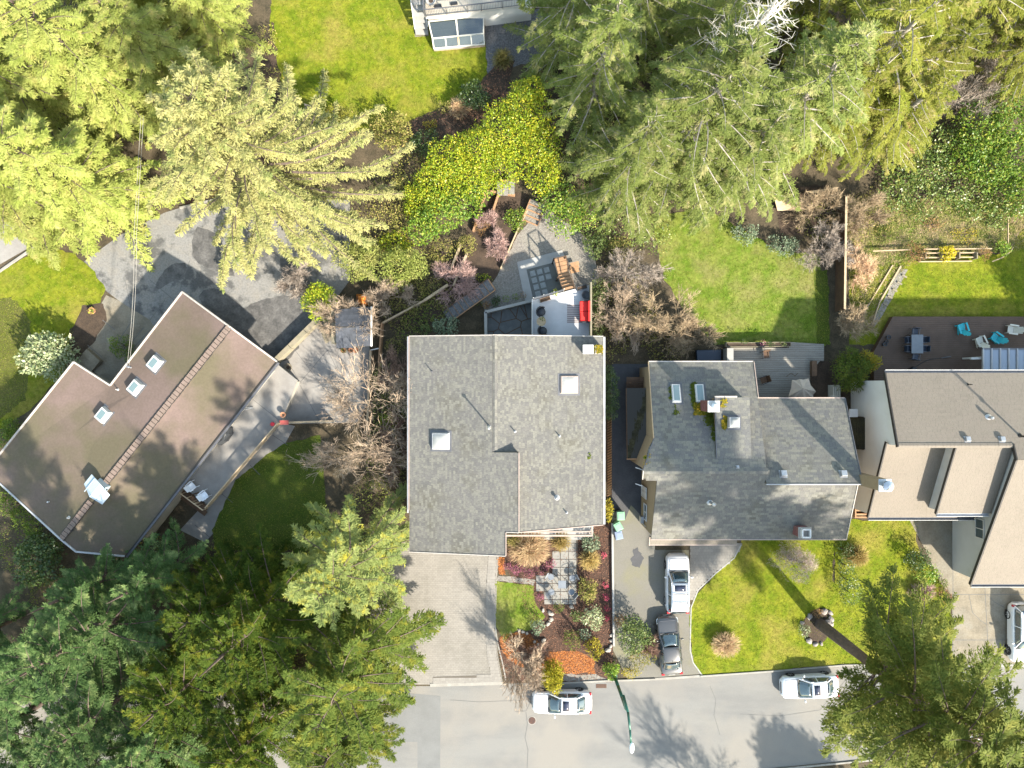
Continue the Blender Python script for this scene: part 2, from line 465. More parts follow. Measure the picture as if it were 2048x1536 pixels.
M['plywood'] = mat('plywood', (0.37, 0.259, 0.148), (0.429, 0.325, 0.207), 1.6, rough=.85, fine=.1, stretch=(.5, 3, 1))
M['bark'] = mat('tree_bark', (0.112, 0.0817, 0.0688), (0.0688, 0.0516, 0.043), 4, rough=.95, fine=.25, fscale=8, bump=.03, bscale=9)
M['bark_pale'] = mat('pale_bark', (0.344, 0.314, 0.275), (0.232, 0.206, 0.172), 3, rough=.95, fine=.2, fscale=8)
M['deadwood'] = mat('dead_wood', (0.43, 0.413, 0.378), (0.344, 0.327, 0.292), 3, rough=.95)
M['twig'] = mat('pale_twig', (.37, .285, .205), (.25, .185, .13), 1.2, rough=.95, island=.3)
M['twig_gold'] = mat('gold_twig', (.34, .255, .155), (.24, .175, .11), 1.2, rough=.95, island=.3)
M['twig_pink'] = mat('pink_twig', (.38, .24, .21), (.31, .21, .18), 1.2, rough=.95, island=.25)
M['twig_grey'] = mat('grey_twig', (.30, .25, .205), (.21, .17, .14), 1.2, rough=.95, island=.3)
M['twig_red'] = mat('russet_twig', (.27, .165, .12), (.20, .125, .09), 1.2, rough=.95, island=.3)
M['twig_tan'] = mat('tan_stem', (0.609, 0.435, 0.261), (0.507, 0.319, 0.189), 2.0, rough=.95, island=.25)
M['rock'] = mat('garden_rock', (0.344, 0.31, 0.267), (0.241, 0.215, 0.189), 3, rough=.92, fine=.12, fscale=9, bump=.03, bscale=7)
M['terracotta'] = mat('terracotta', (0.361, 0.172, 0.0946), (0.284, 0.138, 0.0774), 5, rough=.85)
M['black'] = mat('black_plastic', (.022, .022, .025), rough=.5)
M['char'] = mat('charcoal_wicker', (0.0301, 0.0327, 0.0387), (0.043, 0.0456, 0.0516), 20, rough=.7)
M['cover'] = mat('black_cover', (0.0224, 0.0249, 0.0284), (0.0344, 0.037, 0.0413), 4, rough=.45, bump=.03, bscale=5)
M['red'] = mat('red_fabric', (.60, .022, .018), (.52, .018, .015), 4, rough=.75)
M['teal'] = mat('teal_plastic', (.02, .36, .42), (.018, .31, .37), 4, rough=.5)
M['offwhite'] = mat('offwhite_plastic', (.55, .53, .46), (.50, .48, .41), 4, rough=.55)
M['plastic_white'] = mat('white_plastic', (.68, .70, .74), rough=.45)
M['tablegrey'] = mat('grey_tabletop', (.15, .165, .185), (.125, .14, .16), 3, rough=.35)
M['orange'] = mat('orange_tarp', (.62, .21, .035), (.52, .17, .03), 3, rough=.6, bump=.02, bscale=5)
M['bin_green'] = mat('green_bin', (.17, .33, .21), rough=.5)
M['bin_blue'] = mat('blue_bin', (.16, .20, .28), rough=.5)
M['canvas'] = mat('beige_canvas', (.44, .36, .29), (.37, .31, .25), 2, rough=.85)
M['lamp_green'] = mat('green_steel', (.012, .085, .06), rough=.35, metal=.2, spec=.6)
M['lamp_head'] = mat('lamp_housing', (.66, .70, .72), rough=.4)
M['water'] = mat('dark_water', (0.0103, 0.0189, 0.0275), rough=.05, spec=.8)
M['tarp_blue'] = mat('dark_blue_tarp', (0.0189, 0.0301, 0.0516), rough=.4)
M['rug_a'] = mat('rug_pale', (0.344, 0.318, 0.31), rough=.95)
M['rug_b'] = mat('rug_dark', (0.146, 0.12, 0.12), rough=.95)
M['paint_white'] = mat('car_white', (0.592, 0.592, 0.6), rough=.3, spec=.5, coat=.8)
M['paint_silver'] = mat('car_silver', (.58, .58, .60), rough=.3, metal=.25, coat=.8)
M['paint_grey'] = mat('car_grey', (.075, .074, .073), rough=.3, metal=.45, coat=.8)
M['paint_pearl'] = mat('car_pearl', (0.561, 0.57, 0.595), rough=.28, metal=.1, coat=.8)
M['tyre'] = mat('tyre_rubber', (0.0138, 0.0138, 0.0146), rough=.9)
M['rim'] = mat('alloy_rim', (0.301, 0.301, 0.31), rough=.35, metal=.7)
M['light_lens'] = mat('headlamp_lens', (.5, .53, .55), rough=.1, coat=.6)
M['light_red'] = mat('tail_lens', (0.301, 0.0103, 0.0103), rough=.15, coat=.6)
M['chrome'] = mat('chrome', (0.516, 0.516, 0.516), rough=.15, metal=.9)
M['carglass'] = mat('car_glass', (0.0189, 0.0361, 0.043), (0.0387, 0.0645, 0.0731), 1.5, rough=.04, spec=1.0, coat=1.0)
M['sunroof'] = mat('sunroof_glass', (0.0258, 0.0301, 0.0516), rough=.15, spec=.4)
M['wire'] = mat('power_cable', (0.258, 0.241, 0.215), rough=.6)
M['pink_flower'] = leaf_mat('pink_flower', (.42, .06, .10), (.30, .05, .09), trans=.2)
M['heather'] = leaf_mat('heather', (.24, .075, .13), (.14, .045, .07), (.32, .16, .16), trans=.2)
# ================================================================== THE SETTING
g = MB().face([(-400, -400, 0), (400, -400, 0), (400, 400, 0), (-400, 400, 0)]).build('ground', M['litter'], kind='structure')

road_n = [(-500, 1380), (860, 1372), (1005, 1367), (1140, 1365), (1215, 1363), (1385, 1355), (1560, 1344), (1690, 1333), (1790, 1331), (2048, 1331), (2600, 1331)]
road_s = [(2600, 1490), (2048, 1500), (1850, 1507), (1800, 1511), (1545, 1536), (1300, 1568), (900, 1600), (-500, 1640)]
ground_sheet('road', road_n + road_s, .006, M['asphalt'])
ground_sheet('road_patch', [(740, 1380), (881, 1392), (880, 1620), (835, 1620), (835, 1484), (700, 1484)], .011, M['asphalt_patch'])

def kerb(pts, w=.16, h=.12, name='kerb', m='kerb'):
    mb = MB()
    for a, b in zip(pts, pts[1:]):
        p, q = P(*a), P(*b); d = (q - p).normalized()
        mb.obox(p + Vector((0, 0, h / 2 - .02)), q + d * .01 + Vector((0, 0, h / 2 - .02)), w, h)
    return mb.build(name, M[m], kind='structure', bevel=.015)
kerb([(860, 1370), (1005, 1366)], .26, .07)
kerb([(1118, 1366), (1215, 1361), (1310, 1358)], .14)
kerb([(1310, 1358), (1400, 1352)], .2, .06)
kerb([(1400, 1352), (1560, 1341), (1690, 1330), (1800, 1329)], .14)
kerb([(1985, 1331), (2300, 1331)], .22, .06)
kerb([(-300, 1378), (600, 1374)], .14)
kerb([(1300, 1571), (1545, 1539), (1800, 1514), (2300, 1496)], .14)

# ---- lawns
ground_sheet('lawn', [(1396, 1185), (1432, 1148), (1470, 1112), (1484, 1088), (1484, 1060), (1690, 1060), (1668, 1090), (1665, 1160), (1800, 1325), (1690, 1328), (1560, 1339), (1404, 1350), (1388, 1325), (1380, 1270), (1380, 1215)], .02, M['lawn'], jag=.08)
ground_sheet('lawn', [(990, 1162), (1068, 1170), (1068, 1190), (1072, 1210), (1090, 1235), (1062, 1260), (1030, 1262), (1008, 1285), (992, 1250)], .02, M['lawn_back'], jag=.06)
ground_sheet('lawn', [(1300, 430), (1420, 420), (1500, 470), (1560, 500), (1640, 510), (1650, 690), (1455, 690), (1430, 690), (1380, 640), (1330, 560)], .02, M['lawn_back'], jag=.10)
ground_sheet('lawn', [(1655, 540), (1660, 690), (1635, 690), (1628, 540)], .024, M['lawn_shade'], jag=.10)
ground_sheet('lawn', [(545, -60), (540, 60), (560, 160), (600, 240), (640, 270), (760, 260), (812, 250), (870, 236), (940, 190), (974, 150), (972, 98), (960, 60), (900, -20), (870, -80)], .02, M['lawn'], jag=.10)
ground_sheet('lawn', [(0, 546), (90, 490), (150, 510), (190, 545), (210, 578), (200, 605), (165, 610), (150, 650), (145, 690), (130, 740), (60, 820), (-60, 900), (-80, 600)], .02, M['lawn'], jag=.10)
ground_sheet('lawn', [(-60, 620), (20, 590), (60, 640), (70, 700), (50, 800), (-60, 880)], .024, M['lawn_dry'], jag=.15)
ground_sheet('lawn', [(1700, 540), (1830, 520), (2020, 505), (2060, 430), (2300, 430), (2300, 640), (1780, 640), (1755, 690), (1700, 690)], .02, M['lawn'], jag=.10)
ground_sheet('rough_grass', [(1698, 400), (2300, 390), (2300, 500), (2020, 500), (1830, 520), (1780, 560), (1745, 640), (1698, 640)], .016, M['lawn_rough'], jag=.08)
ground_sheet('lawn', [(1690, 1040), (1840, 1040), (1830, 1080), (1850, 1120), (1890, 1180), (1910, 1250), (1900, 1325), (1690, 1325), (1672, 1180), (1668, 1090)], .024, M['lawn'], jag=.10)
ground_sheet('lawn', [(470, 960), (560, 890), (640, 870), (660, 1100), (430, 1100), (425, 1060)], .02, M['lawn_shade'], jag=.06)
ground_sheet('lawn', [(1810, 1516), (2300, 1500), (2300, 1750), (1700, 1750)], .02, M['lawn_back'], jag=.10)

# ---- drives, patios, beds
ground_sheet('driveway', [(430, 395), (330, 425), (240, 470), (165, 525), (200, 565), (212, 582), (290, 640), (330, 690), (420, 700), (560, 730), (640, 640), (700, 560), (700, 400)], .010, M['asphalt_old'])
STZ = [.016]
def stain(name, pts, m, z=None):
    STZ[0] += .0013
    ground_sheet(name, pts, z or STZ[0], M[m], sm=3, jag=.14)
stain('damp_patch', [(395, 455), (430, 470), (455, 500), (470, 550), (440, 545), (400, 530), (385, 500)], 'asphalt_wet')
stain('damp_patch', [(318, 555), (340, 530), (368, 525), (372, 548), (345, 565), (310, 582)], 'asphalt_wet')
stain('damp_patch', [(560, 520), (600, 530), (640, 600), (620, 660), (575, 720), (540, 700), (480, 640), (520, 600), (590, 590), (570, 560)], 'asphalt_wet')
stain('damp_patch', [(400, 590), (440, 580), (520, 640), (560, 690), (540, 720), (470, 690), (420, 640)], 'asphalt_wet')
ground_sheet('side_road', [(-300, 700), (85, 480), (60, 440), (-300, 440)], .012, M['concrete'])
kerb([(-100, 602), (0, 543), (62, 500), (92, 478)], .2, .12)
ground_sheet('path', [(148, 712), (212, 590), (235, 600), (300, 640), (330, 690), (260, 770), (215, 765)], .02, M['concrete_old'])
ground_sheet('soil_bed', [(165, 610), (205, 606), (215, 640), (190, 680), (160, 722), (140, 715), (138, 660), (150, 650)], .022, M['soil'], jag=.08)
ground_sheet('driveway', [(1222, 730), (1310, 730), (1310, 1100), (1378, 1100), (1378, 1150), (1381, 1290), (1402, 1348), (1310, 1355), (1255, 1358), (1226, 1300), (1224, 1060)], .012, M['asphalt_mid'])
stain('oil_stain', [(1268, 1100), (1276, 1096), (1284, 1112), (1286, 1124), (1277, 1137), (1267, 1130), (1264, 1116)], 'asphalt_dark')
ground_sheet('driveway', [(1817, 1036), (1850, 1034), (2300, 1034), (2300, 1331), (1900, 1331), (1906, 1270), (1903, 1190), (1880, 1165), (1856, 1110)], .026, M['concrete_old'])
ground_sheet('patio', [(555, 722), (645, 640), (725, 620), (740, 700), (740, 800), (715, 845), (575, 848), (520, 800)], .014, M['concrete'])
ground_sheet('path', [(590, 852), (560, 905), (520, 960), (410, 1085), (360, 1060), (560, 845)], .016, M['concrete'])
ground_sheet('gravel_path', [(1064, 440), (1095, 418), (1180, 480), (1200, 560), (1175, 585), (1066, 610), (975, 640), (960, 600), (1000, 545), (1035, 470)], .014, M['gravel'], jag=.08)
ground_sheet('gravel_bed', [(968, 50), (1100, 10), (1120, 110), (1000, 140), (975, 150)], .018, M['gravel_dark'], jag=.08)
ground_sheet('mulch_bed', [(993, 1090), (1012, 1060), (1224, 1040), (1226, 1364), (1118, 1364), (1010, 1366), (994, 1280), (1070, 1260)], .010, M['mulch'])
ground_sheet('leaf_bed', [(998, 1275), (1010, 1266), (1050, 1264), (1068, 1275), (1085, 1300), (1110, 1302), (1160, 1302), (1188, 1320), (1190, 1348), (1130, 1345), (1070, 1340), (1030, 1330), (1003, 1300)], .018, M['leaflitter'], jag=.10)
ground_sheet('leaf_bed', [(996, 1113), (1010, 1113), (1010, 1150), (997, 1148)], .018, M['leaflitter'], jag=.06)
ground_sheet('gravel_strip', [(1125, 1348), (1190, 1349), (1222, 1360), (1120, 1363)], .020, M['gravel'], jag=.06)
ground_sheet('soil_bed', [(960, 400), (990, 380), (1060, 390), (1035, 470), (985, 560), (905, 600), (850, 660), (770, 660), (890, 560)], .012, M['soil'], jag=.10)
ground_sheet('soil_bed', [(1545, 370), (1660, 370), (1670, 470), (1560, 470)], .012, M['soil'], jag=.1)
ground_sheet('mulch_bed', [(812, 245), (940, 190), (990, 130), (1030, 120), (1010, 200), (890, 300), (815, 290)], .025, M['soil'], jag=.06)
ground_sheet('rough_ground', [(1180, 480), (1320, 470), (1340, 560), (1440, 690), (1450, 735), (1215, 735), (1190, 600)], .012, M['litter'])
ground_sheet('concrete_apron', [(985, 10), (1010, 10), (1010, 20)], .02, M['concrete'])
ground_sheet('soil_bed', [(545, 40), (560, 160), (610, 250), (540, 250), (520, 150)], .026, M['soil'], jag=.2)
ground_sheet('soil_bed', [(375, 395), (430, 385), (425, 405), (370, 412)], .022, M['mulch'])
kerb([(360, 416), (395, 408), (432, 399)], .16, .15)

# cracks and joints in the pavements : real recessed strips of tar
def strip(name, pts, w, m, z):
    mb = MB()
    for a, b in zip(pts, pts[1:]):
        p, q = P(*a, z), P(*b, z); d = (q - p).normalized(); n = Vector((-d.y, d.x, 0)) * w / 2
        mb.face([p - n, q - n + d * .004, q + n + d * .004, p + n])
    return mb.build(name, M[m], kind='structure')
M['tar'] = mat('tar_seam', (.10, .098, .095), rough=.9)
strip('road_crack', [(1052, 1425), (1055, 1448), (1050, 1475), (1056, 1500), (1053, 1560)], .05, 'tar', .014)
strip('road_crack', [(1030, 1423), (1052, 1422), (1062, 1402)], .035, 'tar', .014)
strip('road_crack', [(1420, 1372), (1432, 1400), (1428, 1430), (1440, 1470)], .03, 'tar', .014)
strip('road_crack', [(1700, 1350), (1640, 1420), (1560, 1432), (1480, 1428)], .025, 'tar', .014)
strip('road_crack', [(900, 1400), (960, 1404), (1050, 1400)], .025, 'tar', .014)
for a, b in (((1903, 1068), (2048, 1068)), ((1905, 1137), (2200, 1137)), ((1905, 1189), (2200, 1189)), ((1905, 1280), (2200, 1280)), ((1906, 1040), (1906, 1330)), ((1969, 1160), (1978, 1330))):
    strip('concrete_joint', [a, b], .04, 'tar', .032)
strip('concrete_crack', [(1938, 1190), (1945, 1225), (1960, 1240), (1972, 1248)], .035, 'tar', .034)
strip('concrete_crack', [(1975, 1190), (1990, 1205), (2010, 1215)], .035, 'tar', .034)
for a, b in (((575, 722), (600, 765)), ((600, 765), (655, 700)), ((640, 845), (600, 770)), ((655, 700), (700, 790)), ((590, 700), (650, 780))):
    strip('concrete_joint', [a, b], .035, 'tar', .02)
for a, b in (((205, 640), (230, 660)), ((175, 690), (205, 715)), ((265, 640), (225, 700)), ((300, 660), (262, 700)), ((288, 655), (250, 700)), ((390, 1050), (420, 1075)), ((440, 985), (465, 1005)), ((500, 930), (520, 950)), ((545, 870), (575, 890))):
    strip('concrete_joint', [a, b], .05, 'tar', .028)
for a, b in (((270, 520), (268, 560)), ((250, 560), (262, 620)), ((300, 560), (420, 660)), ((330, 600), (300, 640)), ((380, 520), (360, 580))):
    strip('driveway_crack', [a, b], .04, 'tar', .02)

# ---- brick paver drives : every paver its own little block
def paver_field(name, poly_px, mat_, lx=.21, ly=.105, z=.03, ang=0.0, gap=.008, base='sand', bz=.014):
    w = [P(x, y) for x, y in poly_px]
    ca, sa = math.cos(-ang), math.sin(-ang)
    loc = [(p.x * ca - p.y * sa, p.x * sa + p.y * ca) for p in w]
    pv = ccw(loc)
    bs = ground_sheet(name, poly_px, bz, M[base])
    rr = np.random.RandomState(3)
    y0 = min(p[1] for p in pv); y1 = max(p[1] for p in pv)
    c = []
    k = 0; v = y0
    while v < y1:
        for (a, b) in spans(pv, v + ly / 2):
            u = math.floor(a / lx) * lx + (lx / 2 if k % 2 else 0) - lx
            while u < b:
                l, r_ = max(u, a), min(u + lx, b)
                if r_ - l > .04: c.append((l + gap / 2, r_ - gap / 2, v + gap / 2, v + ly - gap / 2))
                u += lx
        v += ly; k += 1
    c = np.array(c); n = len(c)
    zt = bz + .007 + rr.uniform(-.002, .003, n)
    ca, sa = math.cos(ang), math.sin(ang)
    def pt(u, v_, z_): return np.stack([u * ca - v_ * sa, u * sa + v_ * ca, z_], 1)
    zb = np.full(n, bz - .004)
    vv = np.stack([pt(c[:, 0], c[:, 2], zb), pt(c[:, 1], c[:, 2], zb), pt(c[:, 1], c[:, 3], zb), pt(c[:, 0], c[:, 3], zb),
                   pt(c[:, 0], c[:, 2], zt), pt(c[:, 1], c[:, 2], zt), pt(c[:, 1], c[:, 3], zt), pt(c[:, 0], c[:, 3], zt)], 1).reshape(-1, 3)
    base_i = (np.arange(n) * 8)[:, None]
    fc = np.concatenate([base_i + np.array(q) for q in ((4, 5, 6, 7), (0, 1, 5, 4), (1, 2, 6, 5), (2, 3, 7, 6), (3, 0, 4, 7))])
    return link('pavers', mesh_from_np('pavers', vv, fc), mat_, bs, kind='stuff')
paver_field('paver_driveway', [(700, 1085), (1000, 1085), (994, 1160), (992, 1260), (996, 1310), (1006, 1366), (860, 1369), (700, 1369)], M['paver'], .26, .15)
paver_field('paver_border', [(978, 1100), (994, 1100), (990, 1165), (989, 1260), (993, 1310), (1003, 1364), (985, 1366), (974, 1310), (971, 1260), (973, 1165)], M['paver_grey'], .16, .26, .040, bz=.036)
paver_field('paver_border', [(866, 1354), (984, 1351), (985, 1365), (866, 1368)], M['paver_grey'], .16, .26, .040, bz=.036)
paver_field('paver_path', [(1380, 1086), (1486, 1086), (1478, 1105), (1465, 1122), (1430, 1145), (1395, 1180), (1386, 1200), (1379, 1200)], M['paver_grey'], .26, .24)
kerb([(1482, 1090), (1468, 1116), (1432, 1146), (1396, 1180), (1382, 1215), (1380, 1300), (1386, 1325), (1404, 1350)], .10, .05, 'lawn_edging', 'concrete_pale')
kerb([(988, 1170), (990, 1250), (996, 1290), (1006, 1330), (1012, 1362)], .10, .05, 'lawn_edging', 'kerb')

# flagstone patio in the front garden : every flag a piece of its own
pt_root = ground_sheet('flagstone_patio', [(1105, 1122), (1128, 1122), (1128, 1070), (1156, 1070), (1153, 1204), (1087, 1204), (1087, 1182), (1072, 1182), (1072, 1158), (1105, 1158)], .016, M['sand'])
flag_me = {}
def flag(cx, cy, w, h):
    key = (round(w, 2), round(h, 2))
    if key not in flag_me:
        m_ = MB().box((0, 0, .016), (w - .05, h - .05, .03)); me = bpy.data.meshes.new('flagstone'); me.from_pydata(m_.v, [], m_.f); me.materials.append(M['flag']); flag_me[key] = me
    p = P(cx, cy, .02)
    o = link('flagstone', flag_me[key], None, pt_root); o.location = (p.x, p.y, .02 + random.uniform(-.004, .004)); o.rotation_euler = (random.uniform(-.006, .006), random.uniform(-.006, .006), random.uniform(-.012, .012))
for r_ in range(8):
    y = 1078 + r_ * 16.1
    for c_ in range(5):
        x = 1080 + c_ * 16.2
        if r_ < 2 and c_ < 3: continue
        if r_ == 2 and c_ < 2: continue
        if r_ in (3, 4) and c_ < 2: continue
        if r_ == 7 and c_ < 1: continue
        flag(x, y, .65, .645)
for c_ in range(1, 5): flag(1080 + c_ * 16.2, 1078 + 8 * 16.1 - 3.0, .65, .40)
# white pebble band beside the heather
ground_sheet('gravel_strip', [(997, 1152), (1030, 1155), (1072, 1160), (1068, 1170), (990, 1162)], .022, M['gravel'], jag=.08)
# ================================================================== HOUSES
def roof_plane(parent, ring, eave_dir, mat_, under, tab=.30, course=.15, th=.008, name='shingles', plate='roof', plate_th=.12, seed=1):
    """ring: 3D corners of a planar roof; eave_dir: horizontal vector along the courses. Plate + courses of separate shingle tabs"""
    ring = ccw3(ring)
    n = Vector((0, 0, 0))
    o0 = ring[0]
    for i in range(1, len(ring) - 1): n += (ring[i] - o0).cross(ring[i + 1] - o0)
    n.normalize()
    u = Vector(eave_dir).normalized(); u = (u - n * u.dot(n)).normalized()
    v = n.cross(u).normalized()
    if v.z < 0: v, u = -v, -u
    pl = MB().slab(ring, plate_th).build(plate, under, parent)
    poly = ccw([((p - o0).dot(u), (p - o0).dot(v)) for p in ring])
    rr = np.random.RandomState(seed)
    v0 = min(p[1] for p in poly); v1 = max(p[1] for p in poly)
    c = []
    a_v = v0; k = 0
    while a_v < v1 - .02:
        for (a, b) in spans(poly, min(a_v + course * .5, v1 - .005)):
            x = a - rr.uniform(0, tab)
            while x < b:
                w = tab * rr.choice([.55, .8, 1.0, 1.0, 1.25])
                l, r_ = max(x, a), min(x + w, b)
                if r_ - l > .02: c.append((l + .004, r_ - .004, a_v, min(a_v + course * 1.02, v1)))
                x += w
        a_v += course; k += 1
    c = np.array(c); m = len(c)
    O = np.array(o0); U = np.array(u); V = np.array(v); N = np.array(n)
    h0 = th + rr.uniform(-.003, .004, m); h1 = np.full(m, .004)
    def pt(a, b, h): return O + a[:, None] * U + b[:, None] * V + h[:, None] * N
    z = np.full(m, .002)
    vv = np.stack([pt(c[:, 0], c[:, 2], h0), pt(c[:, 1], c[:, 2], h0), pt(c[:, 1], c[:, 3], h1), pt(c[:, 0], c[:, 3], h1),
                   pt(c[:, 0], c[:, 2], z), pt(c[:, 1], c[:, 2], z)], 1).reshape(-1, 3)
    off = ROOT.get(root_of(parent).name)
    if off is not None: vv = vv - np.array(off)
    b = (np.arange(m) * 6)[:, None]
    fc = np.concatenate([b + np.array(q) for q in ((0, 1, 2, 3), (4, 5, 1, 0))])
    link(name, mesh_from_np(name, vv, fc), mat_, pl, kind='stuff')
    return pl

def fascia(parent, p, q, w=.06, h=.2, m='fascia', name='fascia', drop=.05):
    return MB().obox(Vector(p) - Vector((0, 0, drop)), Vector(q) - Vector((0, 0, drop)), w, h).build(name, M[m], parent)

def ridge_caps(parent, p, q, w, l, m, seed=5, name='ridge_cap', as_parts=True):
    """a row of separate folded cap shingles along a ridge"""
    p, q = Vector(p), Vector(q); d = (q - p); L = d.length; d.normalize(); s = Vector((-d.y, d.x, 0)).normalized()
    n = int(L / l); rr = random.Random(seed)
    mb = MB()
    for i in range(n):
        a = p + d * (i * l + .006); b = p + d * ((i + 1) * l - .006 + .02)
        h = .03 + rr.uniform(-.004, .004)
        up = Vector((0, 0, h)); lo = Vector((0, 0, -w * .22 + h))
        mb.face([a + s * w / 2 + lo, a + up, b + up * .6, b + s * w / 2 + lo])
        mb.face([a + up, a - s * w / 2 + lo, b - s * w / 2 + lo, b + up * .6])
    return mb.build(name + 's', m, parent, kind='stuff')

def siding(parent, p, q, ztop_p, ztop_q, zbot, m, out, board=.2, th=.03, name='siding_board', base='wall'):
    """lap siding on the wall from p to q (xy); every board its own piece"""
    p, q = Vector((p[0], p[1], 0)), Vector((q[0], q[1], 0)); d = q - p; L = d.length; d.normalize(); out = Vector(out).normalized()
    if hasattr(ztop_p, '__len__'): poly = [(0, zbot), (L, zbot)] + [(a, b) for a, b in ztop_p]
    else: poly = [(0, zbot), (L, zbot), (L, ztop_q), (0, ztop_p)]
    poly = ccw(poly)
    W = lambda a, z, t: p + d * a + Vector((0, 0, z)) + out * t
    mb = MB()
    n = len(poly); b = [W(a, z, -.12) for a, z in poly]; t = [W(a, z, 0) for a, z in poly]
    mb.hexa(b, t); w = mb.build(base, M[m], parent)
    z = zbot
    zmax = max(c for _, c in poly)
    while z < zmax:
        r_ = band(poly, z, min(z + board, zmax))
        if len(r_) >= 3 and abs(area2(r_)) > .01:
            mb = MB()
            mb.hexa([W(a, zz, .003) for a, zz in r_], [W(a, zz, .006 + th * (1 - (zz - z) / board)) for a, zz in r_])
            mb.build(name, M[m], w)
        z += board
    return w

def window(parent, c, u, w, h, out, frame='white', glass='glass', name='window'):
    """window on a vertical wall, c its centre, u along the wall"""
    c, u, out = Vector(c), Vector(u).normalized(), Vector(out).normalized(); up = Vector((0, 0, 1))
    mb = MB()
    q = lambda a, b, t: c + u * a + up * b + out * t
    for (a0, a1, b0, b1) in ((-w / 2, w / 2, -h / 2, -h / 2 + .07), (-w / 2, w / 2, h / 2 - .07, h / 2), (-w / 2, -w / 2 + .07, -h / 2 + .07, h / 2 - .07), (w / 2 - .07, w / 2, -h / 2 + .07, h / 2 - .07), (-.03, .03, -h / 2 + .07, h / 2 - .07)):
        mb.hexa([q(a0, b0, .0), q(a1, b0, .0), q(a1, b1, .0), q(a0, b1, .0)], [q(a0, b0, .06), q(a1, b0, .06), q(a1, b1, .06), q(a0, b1, .06)])
    f = mb.build(name, M[frame], parent)
    MB().hexa([q(-w / 2 + .06, -h / 2 + .06, .005), q(w / 2 - .06, -h / 2 + .06, .005), q(w / 2 - .06, h / 2 - .06, .005), q(-w / 2 + .06, h / 2 - .06, .005)],
              [q(-w / 2 + .06, -h / 2 + .06, .02), q(w / 2 - .06, -h / 2 + .06, .02), q(w / 2 - .06, h / 2 - .06, .02), q(-w / 2 + .06, h / 2 - .06, .02)]).build('pane', M[glass], f)
    return f

def frame_at(c, n, u):
    n = Vector(n).normalized(); u = Vector(u); u = (u - n * u.dot(n)).normalized(); v = n.cross(u)
    return lambda a, b, h: Vector(c) + u * a + v * b + n * h

def skylight(parent, c, n, u, w, h, ht=.18, frame='white', pane='glass_pale', dome=False, name='skylight', fw=.08):
    q = frame_at(c, n, u)
    ring = lambda a, b, z: [q(-a / 2, -b / 2, z), q(a / 2, -b / 2, z), q(a / 2, b / 2, z), q(-a / 2, b / 2, z)]
    f = MB().hexa(ring(w + .16, h + .16, -.05), ring(w, h, ht)).build(name, M[frame], parent, bevel=.015)
    MB().hexa(ring(w + .42, h + .42, -.03), ring(w + .40, h + .40, .022)).build('flashing', M['gutter'], f)
    if dome:
        rows = []
        for i in range(7):
            a = -1 + i / 3
            rows.append([q(a * (w / 2 - .05), (-1 + j / 3) * (h / 2 - .05), ht + .005 + .14 * (1 - a ** 4) * (1 - (-1 + j / 3) ** 4)) for j in range(7)])
        MB().grid(rows).build('dome', M[pane], f, smooth=True)
    else:
        MB().hexa(ring(w - 2 * fw, h - 2 * fw, ht), ring(w - 2 * fw, h - 2 * fw, ht + .012)).build('pane', M[pane], f)
    return f

def vent_pipe(parent, c, h, r=.06, cap=True, m='steel', name='vent_pipe', capr=1.9):
    c = Vector(c)
    o = MB().bar(c - Vector((0, 0, .1)), c + Vector((0, 0, h)), r, n=10).lathe([(r * 2.6, -.02), (r * 2.2, .02), (r * 1.1, .10)], c, 12).build(name, M[m], parent)
    if cap: MB().lathe([(r * capr, 0), (r * capr, .05), (r * .6, .14)], c + Vector((0, 0, h + .03)), 12).bar(c + Vector((0, 0, h - .05)), c + Vector((0, 0, h + .04)), r * .5).build('cap', M[m], o)
    return o

def box_vent(parent, c, n, u, w=.34, ht=.16, m='steel', name='roof_vent'):
    q = frame_at(c, n, u)
    ring = lambda a, b, z: [q(-a / 2, -b / 2, z), q(a / 2, -b / 2, z), q(a / 2, b / 2, z), q(-a / 2, b / 2, z)]
    o = MB().hexa(ring(w * 1.25, w * 1.25, -.02), ring(w * 1.2, w * 1.2, .02)).hexa(ring(w * .8, w * .8, .02), ring(w * .8, w * .8, ht * .6)).build(name, M[m], parent)
    MB().hexa(ring(w, w, ht * .6), ring(w * .86, w * .86, ht)).build('hood', M[m], o, bevel=.01)
    return o

def brick_stack(parent, x0, x1, y0, y1, z0, z1, name='chimney', brick=(.21, .07)):
    """chimney: mortar core and separate bricks in courses, joined (too small to pick apart)"""
    core = MB().box(((x0 + x1) / 2, (y0 + y1) / 2, (z0 + z1) / 2), (x1 - x0, y1 - y0, z1 - z0)).build(name, M['mortar'], parent)
    mb = MB(); z = z0; k = 0
    while z + brick[1] < z1:
        for (a0, a1, fixed, ax) in ((x0, x1, y0, 'x'), (x0, x1, y1, 'x'), (y0, y1, x0, 'y'), (y0, y1, x1, 'y')):
            a = a0 - (brick[0] / 2 if k % 2 else 0)
            while a < a1 - .02:
                l, r_ = max(a, a0) + .006, min(a + brick[0], a1) - .006
                if r_ - l > .03:
                    cz = z + brick[1] / 2
                    if ax == 'x': mb.box(((l + r_) / 2, fixed, cz), (r_ - l, .03, brick[1] - .014))
                    else: mb.box((fixed, (l + r_) / 2, cz), (.03, r_ - l, brick[1] - .014))
                a += brick[0]
        z += brick[1]; k += 1
    mb.build('bricks', M['brick'], core, kind='stuff')
    return core

